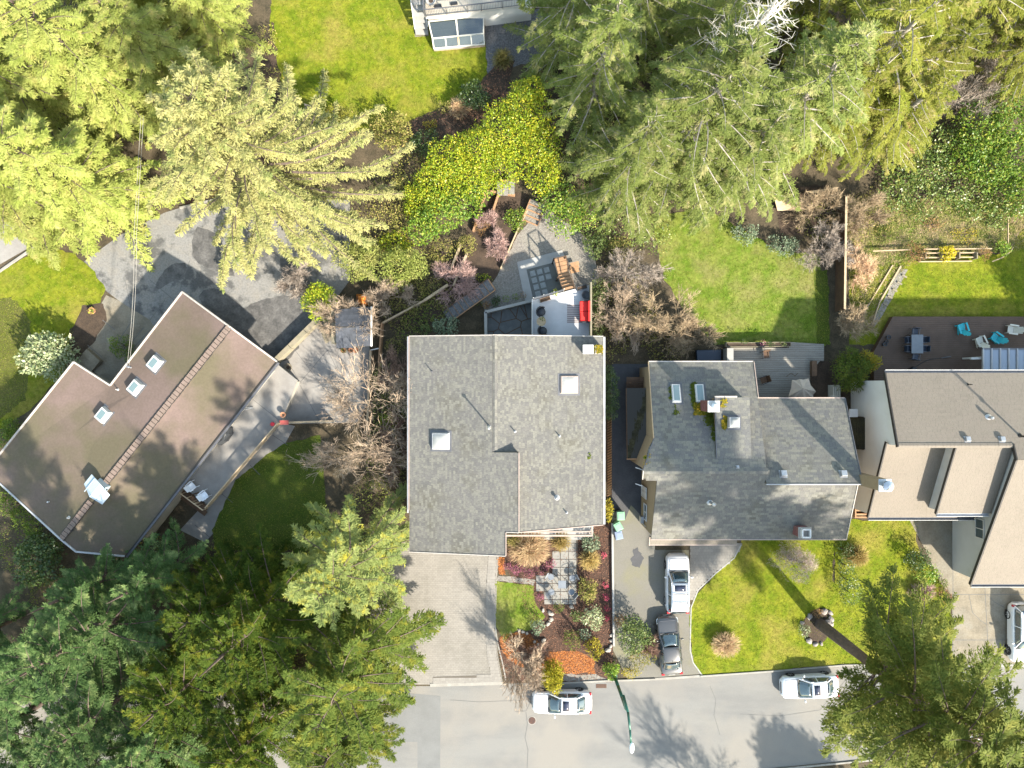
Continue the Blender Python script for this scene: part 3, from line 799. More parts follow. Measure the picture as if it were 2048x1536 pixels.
def boards_on(parent, poly, z, width, m, ang=0.0, th=.03, gap=.012, name='board', seed=1):
    """deck boards clipped to a polygon (world xy); each board is a part"""
    ca, sa = math.cos(-ang), math.sin(-ang)
    pv = ccw([(x * ca - y * sa, x * sa + y * ca) for x, y in poly])
    ca, sa = math.cos(ang), math.sin(ang)
    y0 = min(p[1] for p in pv); y1 = max(p[1] for p in pv); v = y0; rr = random.Random(seed)
    while v < y1 - .02:
        r_ = band(pv, v + gap / 2, min(v + width - gap / 2, y1))
        if len(r_) >= 3 and abs(area2(r_)) > .01:
            dz = rr.uniform(-.003, .003)
            MB().prism([(x * ca - y * sa, x * sa + y * ca) for x, y in r_], z - th + dz, z + dz).build(name, m, parent)
        v += width

def moss_tufts(parent, pts, n, spread, size=.09, m='moss', seed=1, name='moss', hgt=.03):
    """little cushions of moss on a roof; pts 3D centres"""
    rr = np.random.RandomState(seed); off = ROOT.get(root_of(parent).name)
    V = []; Fc = []
    for c in pts:
        c = np.array(c)
        for i in range(n):
            d = rr.normal(0, 1, 2) * spread
            p = c + np.array([d[0], d[1], hgt + d[1] * 0])
            if len(c) and hasattr(parent, 'name') and parent.get('_plane') is not None: pass
            s = size * rr.uniform(.5, 1.3); a = rr.uniform(0, 6.28)
            t = rr.uniform(-.3, .3, 2)
            ux = np.array([math.cos(a), math.sin(a), t[0]]) * s; uy = np.array([-math.sin(a), math.cos(a), t[1]]) * s
            k = len(V); V += [p - ux, p + uy * .6 + [0, 0, s * .4], p + ux, p - uy * .6 + [0, 0, s * .4]]; Fc.append((k, k + 1, k + 2, k + 3))
    V = np.array(V)
    if off is not None: V = V - np.array(off)
    return link(name, mesh_from_np(name, V, np.array(Fc)), M[m], parent, kind='stuff')

# ------------------------------------------------------------------ the main grey house in the middle
hx0, hxr, hx1, hxe = -7.47, -1.39, 6.68, 0.46
hyN, hyS, hyE = 3.46, -12.2, -4.87
zl, zr, zr2, ze = 5.2, 6.3, 4.85, 6.63
main = thing('grey_house', 'low gabled house with weathered grey shingle roof, two square white skylights and pale rear deck', 'house', (0, -5, 0), world=True)
sl_n = Vector((-.181, 0, 1)).normalized(); sr_n = Vector((.181, 0, 1)).normalized()
MB().prism([(hx0 + .5, hyN - .5), (hxr, hyN - .5), (hx1 - .55, hyN - .5), (hx1 - .55, -9.6), (.2, -9.6), (-.9, -11.7), (hx0 + .5, -11.7)], 0, 4.55).build('wall', M['stucco'], main)
for yy in (hyN - .52, -9.55):
    MB().hexa([(hx0 + .6, yy - .05, 4.55), (hx1 - .6, yy - .05, 4.55), (hx1 - .6, yy + .05, 4.55), (hx0 + .6, yy + .05, 4.55)],
              [(hxr - .4, yy - .05, 5.9), (hxr + .4, yy - .05, 5.9), (hxr + .4, yy + .05, 5.9), (hxr - .4, yy + .05, 5.9)]).build('gable_wall', M['stucco'], main)
hl = lambda x, y: (x, y, zl + (x - hx0) * (zr - zl) / (hxr - hx0))
hr = lambda x, y: (x, y, zr - .03 + (x - hxr) * (zr2 - zr) / (hx1 - hxr))
roof_plane(main, [hl(hx0, hyN), hl(hxr, hyN), hl(hxr, hyE), hl(hxe, hyE), hl(hxe, -10.5), hl(-.46, -10.5), hl(-.46, hyS), hl(hx0, hyS)], (0, 1, 0), M['shingle_streak'], M['under'], seed=11, tab=.25, course=.15)
roof_plane(main, [hr(hxr, hyN + .01), hr(hx1, hyN + .01), hr(hx1, -10.3), hr(hxe, -10.62), hr(hxe - .02, hyE + .02), hr(hxr, hyE + .02)], (0, 1, 0), M['shingle_streak'], M['under'], seed=12, tab=.25, course=.15)
ridge_caps(main, (hxr + .16, hyN, zr + .0), (hxr + .16, hyE, zr + .0), .36, .24, M['shingle'])
# the upper step : gable triangle and little side wall
a, b, c = Vector(hl(hxr, hyE)), Vector(hl(hxe, hyE)), Vector(hr(hxe, hyE))
MB().hexa([a + Vector((0, -.06, -.2)), c + Vector((-.06, -.06, -.1)), b + Vector((-.06, -.06, -.02)), a + Vector((0, -.06, -.02))], [a + Vector((0, 0, -.2)), c + Vector((-.06, 0, -.1)), b + Vector((-.06, 0, -.02)), a + Vector((0, 0, -.02))]).build('step_wall', M['stucco'], main)
MB().prism([(hxe - .12, hyE), (hxe - .04, hyE), (hxe - .04, -10.5), (hxe - .12, -10.5)], 5.6, ze - .1).build('step_wall', M['stucco'], main)
up_ = Vector((0, 0, .03))
for p_, q_, m_ in ((hl(hx0 - .04, hyN), hl(hx0 - .04, -9.2), 'fascia_pink'), (hr(hx1 + .04, hyN), hr(hx1 + .04, -10.3), 'fascia'), (hl(hx0, hyN + .03), hl(hxr, hyN + .03), 'fascia'), (hr(hxr, hyN + .04), hr(hx1, hyN + .04), 'fascia'),
                   (hl(hxe + .03, hyE), hl(hxe + .03, -10.5), 'fascia_pink'), (hl(-.43, -10.55), hl(-.43, hyS), 'fascia_pink'), (hl(hx0, hyS - .03), hl(-.46, hyS - .03), 'fascia'), (hr(hxe, -10.66), hr(hx1, -10.34), 'fascia_pink'), (hl(-.40, -10.53), hl(hxe, -10.53), 'fascia')):
    fascia(main, p_, q_, .06, .2, m_)
# gutter along both eaves
MB().obox(Vector((hx0 - .12, hyN, zl - .08)), Vector((hx0 - .12, -9.4, zl - .08)), .1, .1).build('gutter', M['gutter_pale'], main)
MB().obox(Vector((hx1 + .12, hyN, zr2 - .08)), Vector((hx1 + .12, -10.3, zr2 - .08)), .1, .1).build('gutter', M['gutter_pale'], main)
def on_left(px, py):
    z = 5.5
    for _ in range(6): z = hl(X(px, z), 0)[2]
    p = P(px, py, z); return p
def on_right(px, py):
    z = 5.3
    for _ in range(6): z = hr(X(px, z), 0)[2]
    return P(px, py, z)
skylight(main, on_left(882, 882), sl_n, (1, 0, 0), 1.18, 1.12, .28, 'gutter_pale', 'acrylic', dome=True)
skylight(main, on_right(1138, 769), sr_n, (1, 0, 0), 1.24, 1.2, .22, 'fascia_pink', 'acrylic', dome=True)
vent_pipe(main, on_left(979, 853), 1.7, .055, True, 'steel', 'flue', 2.4)
vent_pipe(main, on_left(864, 743), .5, .035, False, 'gutter')
for (a_, b_, h_) in ((1030, 863, .45), (1119, 872, .38), (1133, 1025, .35)): vent_pipe(main, on_right(a_, b_), h_, .045, False, 'gutter_pale')
vent_pipe(main, on_right(1113, 995), .32, .09, True, 'gutter_pale', 'roof_vent', 1.5)
pc = on_right(1174, 700)
ch = MB().box((pc.x, pc.y, pc.z + .35), (.62, .55, 1.3)).build('chimney', M['mortar'], main)
MB().box((pc.x - .03, pc.y, pc.z + 1.04), (.76, .66, .07)).build('chimney_cap', M['white'], ch, bevel=.01)
MB().box((pc.x + .78, pc.y, pc.z + .35), (.56, .58, 1.0)).build('chimney_base', M['mortar'], ch)
rr_ = np.random.RandomState(4)
moss_tufts(main, [(pc.x + .78 + rr_.uniform(-.22, .22), pc.y + rr_.uniform(-.25, .25), pc.z + .85) for _ in range(30)], 8, .05, .06, 'moss', hgt=.02)
p_ = on_right(1178, 914); moss_tufts(main, [(p_.x, p_.y, p_.z)], 14, .12, .09, 'moss_green')
# front porch: slatted screen on a beam
zb = 3.3
pr = MB().obox(P(1012, 1071, zb), P(1185, 1071, zb), .12, .18).obox(P(1031, 1064, zb), P(1183, 1063, zb), .09, .12).build('porch_beam', M['fascia_pink'], main)
MB().obox(P(1184, 1072, zb), P(1184, 1048, zb), .10, .16).build('porch_beam', M['fascia_pink'], main)
for i in range(22):
    x = 1036 + i * 6.8
    MB().obox(P(x, 1064.5, zb + .02), P(x, 1070.2, zb + .02), .035, .05).build('slat', M['fascia'], pr)
MB().prism([(X(1012), Y(1078)), (X(1186), Y(1078)), (X(1186), -9.6), (X(1012), -9.6)], 0, .25).build('porch_floor', M['concrete_pale'], main)
window(main, (-4.2, -11.7, 1.6), (1, 0, 0), 4.8, 2.1, (0, -1, 0), 'white', 'white', 'garage_door')
window(main, (4.4, -9.6, 2.2), (1, 0, 0), 2.2, 1.4, (0, -1, 0))
window(main, (2.6, hyN - .5, 3.3), (1, 0, 0), 2.4, 1.6, (0, 1, 0))
window(main, (-4.0, hyN - .5, 3.0), (1, 0, 0), 1.8, 1.2, (0, 1, 0))
window(main, (hx1 - .55, -2.5, 3.0), (0, 1, 0), 1.6, 1.1, (1, 0, 0)); window(main, (hx0 + .5, -3.5, 3.0), (0, 1, 0), 1.6, 1.1, (-1, 0, 0))
# rear deck of that house, at upper-floor height
zd = 2.4
dk = [P(1066, 600, zd), P(1179, 570, zd), P(1179, 690, zd), P(1066, 690, zd)]
deckA = MB().slab([p - Vector((0, 0, .04)) for p in dk], .2).build('deck', M['gutter_pale'], main)
boards_on(deckA, [(p.x, p.y) for p in dk], zd, .14, M['wood_white'], 0.0, gap=.008)
MB().obox(P(1181, 566, zd + .45), P(1181, 690, zd + .45), .12, .95).build('parapet', M['timber_grey'], main)
rail = MB().obox(P(1066, 598, zd + .95), P(1127, 580.5, zd + .95), .09, .06).build('railing', M['gutter'], main)
for i in range(4):
    t = i / 3; p_ = P(1066 + 61 * t, 598 - 17.5 * t, zd)
    MB().bar(p_, p_ + Vector((0, 0, .95)), .03, n=6).build('post', M['white'], rail)
MB().hexa([P(1067, 598, zd + .08), P(1126, 581, zd + .08), P(1126, 580.8, zd + .08), P(1067, 597.6, zd + .08)], [P(1067, 598, zd + .08) + Vector((0, 0, .8)), P(1126, 581, zd + .08) + Vector((0, 0, .8)), P(1126, 580.8, zd + .08) + Vector((0, 0, .8)), P(1067, 597.6, zd + .08) + Vector((0, 0, .8))]).build('glass_panel', glass_mat('rail_glass', (.75, .85, .85), .15), rail)
MB().obox(P(1064.5, 600, zd - .4), P(1064.5, 690, zd - .4), .1, 1.0).build('deck_skirt', M['white'], main)
for x, y in ((1070, 603), (1120, 590), (1175, 576), (1120, 660), (1175, 660)):
    p_ = P(x, y, 0); MB().box((p_.x, p_.y, 1.05), (.14, .14, 2.1)).build('deck_post', M['timber_grey'], main)
# sunken dark patio beside the deck with its low wall
wl = MB()
for a_, b_ in (((970, 624), (1064, 601)), ((971, 624), (972, 690))):
    wl.obox(P(*a_, .9) - Vector((0, 0, .45)), P(*b_, .9) - Vector((0, 0, .45)), .22, .9)
wl.solo('garden_wall', M['concrete_pale'], 'low pale wall enclosing the dark sunken patio behind the grey house', 'wall', P(970, 624))
pat = ground_sheet('sunken_patio', [(972, 628), (1062, 606), (1064, 690), (974, 690)], .022, M['timber_dark'])
rr_ = random.Random(5)
M['slate'] = mat('patio_slate', (.10, .105, .105), (.075, .08, .08), 2, rough=.7, island=.25, fine=.15)
pp = [(X(972), Y(628)), (X(1062), Y(606)), (X(1064), Y(690)), (X(974), Y(690))]
cells = [(rr_.uniform(972, 1064), rr_.uniform(606, 690)) for _ in range(16)]
for i, c0 in enumerate(cells):      # irregular flagstones: Voronoi cells of scattered seeds
    cell = list(pp); ax, ay = X(c0[0]), Y(c0[1])
    for j, c1 in enumerate(cells):
        if i == j: continue
        bx, by = X(c1[0]), Y(c1[1]); dx, dy = ax - bx, ay - by; l = math.hypot(dx, dy)
        cell = clip_half(cell, dx / l, dy / l, -((ax + bx) / 2 * dx + (ay + by) / 2 * dy) / l - .035)
        if len(cell) < 3: break
    if len(cell) >= 3: MB().prism(cell, .02, .045 + rr_.uniform(0, .01)).build('flagstone', M['slate'], pat)

# ------------------------------------------------------------------ the brown-roofed house on the left, turned against the street
brown = thing('brown_roofed_house', 'house with brown membrane roof and three small skylights, turned at an angle', 'house', P(270, 850), world=True)
ze2, zr_ = 3.5, 4.25
A2 = P(365, 584, ze2); B2 = P(554, 723, ze2); rN = P(459, 653, zr_); rS = P(122, 1078, zr_); n1 = P(221, 771, ze2 + .02); n2 = P(148, 724, ze2); W2 = P(-25, 940, ze2); D2 = P(250, 1112, ze2); sW = P(0, 966, ze2 + .1); D3 = P(153, 1103, ze2 + .35)
MB().slab([A2, rN, rS, sW, W2, n2, n1], .16).build('roof', M['membrane'], brown)
MB().slab([rN, B2, D2, D3, rS], .16).build('roof', M['membrane'], brown)
d_ = (rS - rN).normalized(); s_ = Vector((-d_.y, d_.x, 0))
M['ridge_tile'] = mat('ridge_tile', (.135, .10, .08), (.17, .125, .105), 3, rough=.9, island=.15)
L_ = (rS - rN).length; n_ = 62; capme = None
for i in range(n_):
    c_ = rN + d_ * (L_ * (i + .5) / n_)
    if 46 <= i <= 50: continue
    if capme is None:
        w_, l_ = .21, L_ / n_ * .90
        mb = MB().hexa([(-w_, -l_ / 2, -.075), (w_, -l_ / 2, -.075), (w_, l_ / 2, -.075), (-w_, l_ / 2, -.075)], [(-w_, -l_ / 2, .02), (w_, -l_ / 2, .02), (w_, l_ / 2, .0), (-w_, l_ / 2, .0)])
        capme = bpy.data.meshes.new('ridge_cap'); capme.from_pydata(mb.v, [], mb.f); capme.materials.append(M['ridge_tile'])
    o = link('ridge_cap', capme, None, brown); o.location = c_ + Vector((0, 0, .06 + random.uniform(-.006, .006))) - ROOT[brown.name]; o.rotation_euler = (0, 0, math.atan2(d_.y, d_.x) - math.pi / 2 + random.uniform(-.02, .02))
for sgn in (-1, 1):
    rr_ = random.Random(3 + sgn)
    pts = [rN + d_ * (L_ * i / 124) + s_ * (sgn * (.24 + rr_.uniform(-.03, .03))) + Vector((0, 0, -.0)) for i in range(125)]
    MB().tube(pts, .04, 5).build('rope_edge', M['fascia_dark'], brown)
for p_, q_, m_ in ((A2, rN, 'fascia'), (rN, B2, 'fascia'), (A2, n1, 'fascia'), (n1, n2, 'fascia'), (n2, W2, 'fascia'), (sW, rS, 'gutter_pale'), (rS, D3, 'gutter_pale'), (D3, D2, 'gutter_pale')):
    MB().obox(p_ + Vector((0, 0, -.02)), q_ + Vector((0, 0, -.02)), .12, .22).build('fascia', M[m_], brown)
for p_, q_ in ((B2, D2),):
    n__ = (q_ - p_).normalized(); o_ = Vector((-n__.y, n__.x, 0)) * .14
    MB().obox(p_ + o_ + Vector((0, 0, -.04)), q_ + o_ + Vector((0, 0, -.04)), .16, .16).build('gutter', M['gutter'], brown)
    MB().obox(p_ + o_ * .35 + Vector((0, 0, -.01)), q_ + o_ * .35 + Vector((0, 0, -.01)), .07, .2).build('fascia', M['fascia_dark'], brown)
def inset_out(pts, k):
    c = sum((Vector((p[0], p[1], 0)) for p in pts), Vector()) / len(pts)
    return [(c.x + (p[0] - c.x) * k, c.y + (p[1] - c.y) * k) for p in pts]
fp = [A2, B2, D2, D3, sW, W2, n2, n1]
MB().prism([(p.x, p.y) for p in (A2.lerp(rS, .04), B2.lerp(rS, .05), D2.lerp(rN, .05), D3.lerp(rN, .04), sW.lerp(rN, .05), W2.lerp(B2, .05), n2.lerp(rS, .07), n1.lerp(rS, .06))], 0, 3.3).build('wall', M['stucco'], brown)
gl = [A2.lerp(rS, .04), B2.lerp(rS, .05), rN.lerp(rS, .05)]
MB().hexa([(p.x, p.y, 3.3) for p in (gl[0], gl[2], gl[1])], [(gl[0].x, gl[0].y, 3.36), (gl[2].x, gl[2].y, 4.05), (gl[1].x, gl[1].y, 3.36)]).build('gable_wall', M['stucco'], brown)
nL = (n1 - A2).cross(rN - A2).normalized(); nL = nL if nL.z > 0 else -nL
nR = (D2 - B2).cross(rN - B2).normalized(); nR = nR if nR.z > 0 else -nR
def on_brown(px, py):
    z = 3.9
    for _ in range(6):
        p = P(px, py, z); t = abs((p - rN).dot(s_)) / max(.1, abs((A2 - rN).dot(s_))); z = zr_ - (zr_ - ze2) * min(1, t)
    return P(px, py, z)
for x, y in ((312, 727), (273, 775), (209, 830)):
    skylight(brown, on_brown(x, y), nL, d_, .95, .72, .38, 'white', 'glass_pale', fw=.13)
c_ = on_brown(201, 977); q_ = lambda a, b, h: Vector((c_.x, c_.y, zr_)) + d_ * b + s_ * a + Vector((0, 0, h))
M['cap_metal'] = mat('vent_cap_metal', (.40, .46, .50), (.34, .40, .44), 2, rough=.5, metal=.2)
vc = MB().hexa([q_(-.5, -.62, 0), q_(.5, -.62, 0), q_(.5, .62, 0), q_(-.5, .62, 0)], [q_(-.4, -.5, .5), q_(.4, -.5, .5), q_(.4, .5, .5), q_(-.4, .5, .5)]).build('roof_ventilator', M['cap_metal'], brown)
for sg in (-1, 1):
    MB().hexa([q_(sg * 1.0, -.45 + sg * .18, .42), q_(sg * 1.0, .45 + sg * .18, .42), q_(sg * .0, .62, .72), q_(sg * .0, -.62, .72)] if sg > 0 else [q_(-.0, -.62, .70), q_(-.0, .62, .70), q_(-1.0, .45 - .18, .42), q_(-1.0, -.45 - .18, .42)],
              [q_(sg * 1.0, -.45 + sg * .18, .45), q_(sg * 1.0, .45 + sg * .18, .45), q_(sg * .0, .62, .76), q_(sg * .0, -.62, .76)] if sg > 0 else [q_(-.0, -.62, .74), q_(-.0, .62, .74), q_(-1.0, .45 - .18, .45), q_(-1.0, -.45 - .18, .45)]).build('ventilator_flap', M['cap_metal'], vc)
    MB().obox(q_(sg * .55, -.6, .64), q_(sg * .55, .6, .64), .05, .03).build('seam', M['cap_metal'], vc)
vent_pipe(brown, on_brown(100, 1003), .3, .06, False, 'white'); vent_pipe(brown, on_brown(747 / 3.0, 1038 / 1.0) if False else on_brown(138, 1035), .22, .05, False, 'white')
vent_pipe(brown, on_brown(236, 779), .28, .04, False, 'white'); vent_pipe(brown, on_brown(590, 812) if False else on_brown(262, 735), .6, .03, False, 'steel', 'service_mast')
window(brown, A2.lerp(B2, .5).lerp(rS, .045) - Vector((0, 0, 1.5)), B2 - A2, 2.4, 1.2, d_ * -1 if (d_ * -1).dot(A2 - rS) > 0 else d_)
window(brown, B2.lerp(D2, .35) - Vector((0, 0, 1.3)) - (s_ if s_.dot(B2 - rN) > 0 else -s_) * .5, D2 - B2, 2.6, 1.3, s_ if s_.dot(B2 - rN) > 0 else -s_)
# long terrace along its right side, with picket railing
zt = 1.6
tr = [P(553, 727, zt), P(594, 760, zt), P(562, 846, zt), P(420, 1012, zt), P(362, 972, zt), P(340, 960, zt)]
terr = MB().slab(tr, .25).build('terrace', M['concrete'], brown)
MB().prism([(p.x, p.y) for p in (P(556, 735, zt), P(588, 763, zt), P(556, 842, zt), P(425, 995, zt), P(380, 965, zt))], 0, zt - .25).build('terrace_base', M['stucco'], brown)
for a_, b_ in (((502, 796), (560, 842)), ((440, 870), (500, 918))):
    if a_[0] == 502:
        p_, q_ = P(*a_, zt + .004), P(*b_, zt + .004); d2 = (q_ - p_).normalized(); n2_ = Vector((-d2.y, d2.x, 0)) * .02
        MB().face([p_ - n2_, q_ - n2_, q_ + n2_, p_ + n2_]).build('joint', M['tar'], terr)
def picket_rail(parent, a, b, z, h=.95, step=.115, top='timber_pale', pick='timber_pale', name='railing'):
    p, q = P(*a, z), P(*b, z); d = q - p; L = d.length; d.normalize()
    r_ = MB().obox(p + Vector((0, 0, h)), q + Vector((0, 0, h)), .07, .05).build(name, M[top], parent)
    n = int(L / step); mb = None; me = None
    for i in range(n + 1):
        c = p + d * (L * i / n)
        if me is None:
            m_ = MB().box((0, 0, (h - .04) / 2), (.04, .04, h - .05)); me = bpy.data.meshes.new('baluster'); me.from_pydata(m_.v, [], m_.f); me.materials.append(M[pick])
        o = link('baluster', me, None, r_); off = ROOT.get(root_of(r_).name); o.location = c - (off or Vector())
    for i in range(int(L / 1.8) + 1):
        c = p + d * min(L, i * 1.8); MB().box((c.x, c.y, z + h / 2), (.1, .1, h)).build('post', M[top], r_)
    return r_
picket_rail(brown, (562, 846), (420, 1012), zt)
picket_rail(brown, (362, 976), (416, 1016), zt, step=.5)
MB().obox(P(382, 990, zt + .02), P(398, 985, zt + .02), .1, .1).build('brace', M['timber_dark'], brown)
for i, k in enumerate((1.15, .8, .4)):
    MB().obox(P(360 + 0, 978 + 6 * i, k), P(412, 1016 + 6 * i, k), .4, .06).build('stair_tread', M['timber_dark'], brown)
# ------------------------------------------------------------------ the blue-grey house with stepped roofs, right of the middle
blue = thing('stepped_roof_house', 'house with stepped blue-grey shingle roofs, mossy brick chimney and tan side walls', 'house', (17, -5, 0), world=True)
W0 = 10.2; E1 = 18.0; E2 = 24.8
wing = lambda x, y: (x, y, 4.0 + .36 * (1.64 - y))            # north slope of the left wing
yR = -6.08; zR = wing(0, yR)[2]
blk = lambda x, y: (x, y, 4.0 + .44 * (-1.08 - y))
south = lambda x, y: (x, y, zR + .02 - .41 * (yR - y))
roof_plane(blue, [wing(W0, 1.64), wing(E1, 1.64), wing(E1, yR), wing(9.3, yR), wing(9.75, -4.6), wing(W0, -3.9)], (1, 0, 0), M['shingle_b'], M['under'], seed=21, tab=.36, course=.19)
roof_plane(blue, [blk(E1 + .02, -1.08), blk(E2, -1.08), blk(E2, -7.08), blk(E1 + .02, -7.08)], (1, 0, 0), M['shingle_b'], M['under'], seed=22, tab=.36, course=.19)
roof_plane(blue, [south(9.3, yR), south(E1 + .2, yR), south(E1 + .2, -7.0), south(24.6, -7.0), south(24.6, -11.44), south(10.25, -11.44), south(10.3, -6.9), south(9.3, -6.75)], (1, 0, 0), M['shingle'], M['under'], seed=23, tab=.36, course=.19)
ridge_caps(blue, (9.3, yR - .08, zR + .03), (E1 + .1, yR - .08, zR + .03), .40, .22, M['shingle_b'])
e_z = south(0, -11.44)[2]
roof_plane(blue, [(10.22, -11.30, e_z - .25), (16.7, -11.30, e_z - .25), (16.7, -11.95, e_z - .48), (10.22, -11.95, e_z - .48)], (1, 0, 0), M['shingle_tan'], M['under'], seed=24, tab=.36, course=.2, name='shingles', plate='porch_roof')
# step walls
MB().hexa([(E1 - .1, -1.0, 3.4), (E1 + .0, -1.0, 3.4), (E1 + .0, yR, 5.6), (E1 - .1, yR, 5.6)], [(E1 - .1, -1.0, wing(0, -1.0)[2] - .04), (E1, -1.0, wing(0, -1.0)[2] - .04), (E1, yR, wing(0, yR)[2] - .04), (E1 - .1, yR, wing(0, yR)[2] - .04)]).build('step_wall', M['tan_wall'], blue)
zb2 = blk(0, -7.08)[2]
MB().prism([(E1 + .02, -6.98), (E2 - .15, -6.98), (E2 - .15, -6.9), (E1 + .02, -6.9)], 5.6, zb2 - .1).build('step_wall', M['tan_wall'], blue)
fascia(blue, (E1 + .02, -7.11, zb2), (E2 + .03, -7.11, zb2), .07, .2, 'gutter_pale')
MB().hexa([(E1 + .02, yR - .1, 5.9), (E1 + .1, yR - .1, 5.9), (E1 + .1, -7.08, 5.9), (E1 + .02, -7.08, 5.9)], [(E1 + .02, yR - .1, blk(0, yR)[2]), (E1 + .1, yR - .1, blk(0, yR)[2]), (E1 + .1, -7.08, zb2), (E1 + .02, -7.08, zb2)]).build('step_wall', M['tan_wall'], blue)
fascia(blue, wing(W0, 1.68), wing(E1, 1.68), .09, .14, 'fascia'); fascia(blue, wing(E1 + .03, 1.64), wing(E1 + .03, -1.0), .06, .2, 'fascia_pink')
fascia(blue, blk(E1, -1.04), blk(E2, -1.04), .10, .14, 'fascia_pink'); fascia(blue, blk(E2 + .03, -1.08), blk(E2 + .03, -7.08), .05, .2, 'gutter')
fascia(blue, south(24.63, -7.1), south(24.63, -11.44), .05, .2, 'fascia'); fascia(blue, (10.2, -11.47, e_z), (24.6, -11.47, e_z), .06, .16, 'fascia_pink')
fascia(blue, (10.2, -11.98, e_z - .5), (16.72, -11.98, e_z - .5), .06, .14, 'fascia_pink'); fascia(blue, (10.2, -11.3, e_z - .3), (10.2, -12, e_z - .5), .05, .2, 'fascia_pink')
fascia(blue, wing(W0 - .03, 1.64), wing(W0 - .03, -3.9), .05, .18, 'timber_pale'); fascia(blue, wing(W0 - .02, -3.9), wing(9.27, yR), .05, .18, 'gutter')
fascia(blue, south(9.27, yR), south(9.27, -6.75), .05, .22, 'fascia')
# tan walls on the driveway side
siding(blue, (W0 + .05, 1.3), (W0 + .05, -3.9), wing(0, 1.3)[2] - .2, wing(0, -3.9)[2] - .2, 0, 'tan_wall', (-1, 0, 0), .22)
siding(blue, (W0 + .02, -3.9), (9.45, yR), wing(0, -3.9)[2] - .2, zR - .25, 0, 'tan_wall', (-.95, .3, 0), .22)
siding(blue, (10.42, -6.6), (10.36, -11.2), south(0, -6.6)[2] - .2, south(0, -11.2)[2] - .2, 0, 'tan_wall', (-1, 0, 0), .22)
MB().prism([(10.3, 1.2), (17.6, 1.2), (17.6, -1.5), (24.4, -1.5), (24.4, -11.0), (10.6, -11.0), (10.6, -6.3), (10.35, -3.9)], 0, 3.85).build('wall', M['tan_wall'], blue)
MB().prism([(10.62, -4.6), (17.6, -4.6), (24.4, -4.9), (24.4, -8.6), (10.62, -8.6)], 3.85, 5.0).build('wall', M['tan_wall'], blue)
siding(blue, (24.45, -11.0), (24.45, -1.4), [(9.6, 3.7), (4.0, 6.4), (0, 4.4)], None, 0, 'tan_wall', (1, 0, 0), .22)
# raised box of the roof, west wall in shade
D0, D1, dn, ds = 14.55, 17.0, -.96, -5.3
dz = lambda y: 6.15 + .09 * (dn - y)
roof_plane(blue, [(D0, dn, dz(dn)), (D1, dn, dz(dn)), (D1, ds, dz(ds)), (D0, ds, dz(ds))], (1, 0, 0), M['shingle_b'], M['under'], seed=25, tab=.36, course=.19, plate='dormer_roof')
MB().hexa([wing(D0 + .06, dn - .08), wing(D1 - .06, dn - .08), wing(D1 - .06, ds), wing(D0 + .06, ds)][::-1], [(D0 + .06, dn - .08, dz(dn) - .13), (D1 - .06, dn - .08, dz(dn) - .13), (D1 - .06, ds, dz(ds) - .1), (D0 + .06, ds, dz(ds) - .1)][::-1]).build('dormer_wall', M['tan_wall'], blue)
fascia(blue, (D0 - .05, dn + .05, dz(dn)), (16.1, dn + .05, dz(dn)), .11, .14, 'fascia'); fascia(blue, (D0 - .03, dn, dz(dn)), (D0 - .03, ds, dz(ds)), .05, .18, 'gutter')
nW = Vector((0, .36, 1)).normalized(); nB = Vector((0, .44, 1)).normalized(); nS = Vector((0, -.41, 1)).normalized()
def on_plane(fn, px, py):
    z = 5.0
    for _ in range(8): z = fn(0, Y(py, z))[2]
    return P(px, py, z)
skylight(blue, on_plane(wing, 1352, 787), nW, (1, 0, 0), .58, 1.32, .2, 'white', 'glass_pale')
skylight(blue, on_plane(wing, 1399, 787), nW, (1, 0, 0), .58, 1.32, .2, 'white', 'glass_pale')
c_ = P(1466, 845, dz(-2.7)); skylight(blue, c_, (0, .09, 1), (1, 0, 0), .72, .68, .42, 'gutter_pale', 'acrylic', dome=True)
box_vent(blue, on_plane(blk, 1566, 948), nB, (1, 0, 0), .46, .28); box_vent(blue, on_plane(blk, 1686, 948), nB, (1, 0, 0), .46, .28)
box_vent(blue, on_plane(wing, 1475, 934), nW, (1, 0, 0), .2, .14)
vent_pipe(blue, on_plane(south, 1420, 1004), 1.0, .10, True, 'steel', 'flue', 1.5)
vent_pipe(blue, on_plane(wing, 1290, 915), .1, .05, False, 'moss_green')
# chimney with brick sides
k1 = brick_stack(blue, 13.72, 14.5, -1.93, -1.2, 4.7, 7.2)
MB().box((14.11, -1.565, 7.24), (.84, .80, .1)).build('chimney_crown', M['white'], k1, bevel=.02)
MB().lathe([(.22, 0), (.22, .16), (.26, .18), (.12, .28)], (14.14, -1.52, 7.3), 14).build('chimney_pot', M['metal'], k1, smooth=False)
k2 = brick_stack(blue, 20.6, 21.4, -11.0, -10.35, 4.4, 6.0)
p2 = P(1623, 1072, 6.6); MB().box((20.98, -10.66, 6.05), (.95, .82, .1)).build('chimney_crown', M['mortar'], k2, bevel=.02)
for dx, dy, w, d in ((0, .28, .6, .1), (0, -.28, .6, .1), (.28, 0, .1, .46), (-.28, 0, .1, .46)): MB().box((20.98 + dx, -10.66 + dy, 6.24), (w, d, .28)).build('flue_liner', M['white'], k2)
# tall chase and steel chimney on the east side
siding(blue, (24.75, -6.45), (24.75, -7.2), 9.0, 9.0, 0, 'tan_wall', (-1, 0, 0), .22, base='chimney_chase')
MB().box((25.15, -6.83, 4.5), (.76, .74, 9.0)).build('chimney_chase', M['tan_wall'], blue)
MB().box((25.15, -6.83, 9.05), (.86, .84, .1)).build('chase_cap', M['metal'], blue)
MB().lathe([(.2, 0), (.2, .3), (.36, .32), (.36, .44), (.22, .5), (.3, .52), (.1, .62)], (25.15, -6.83, 9.1), 14).build('chimney_cap', M['chrome'], blue)
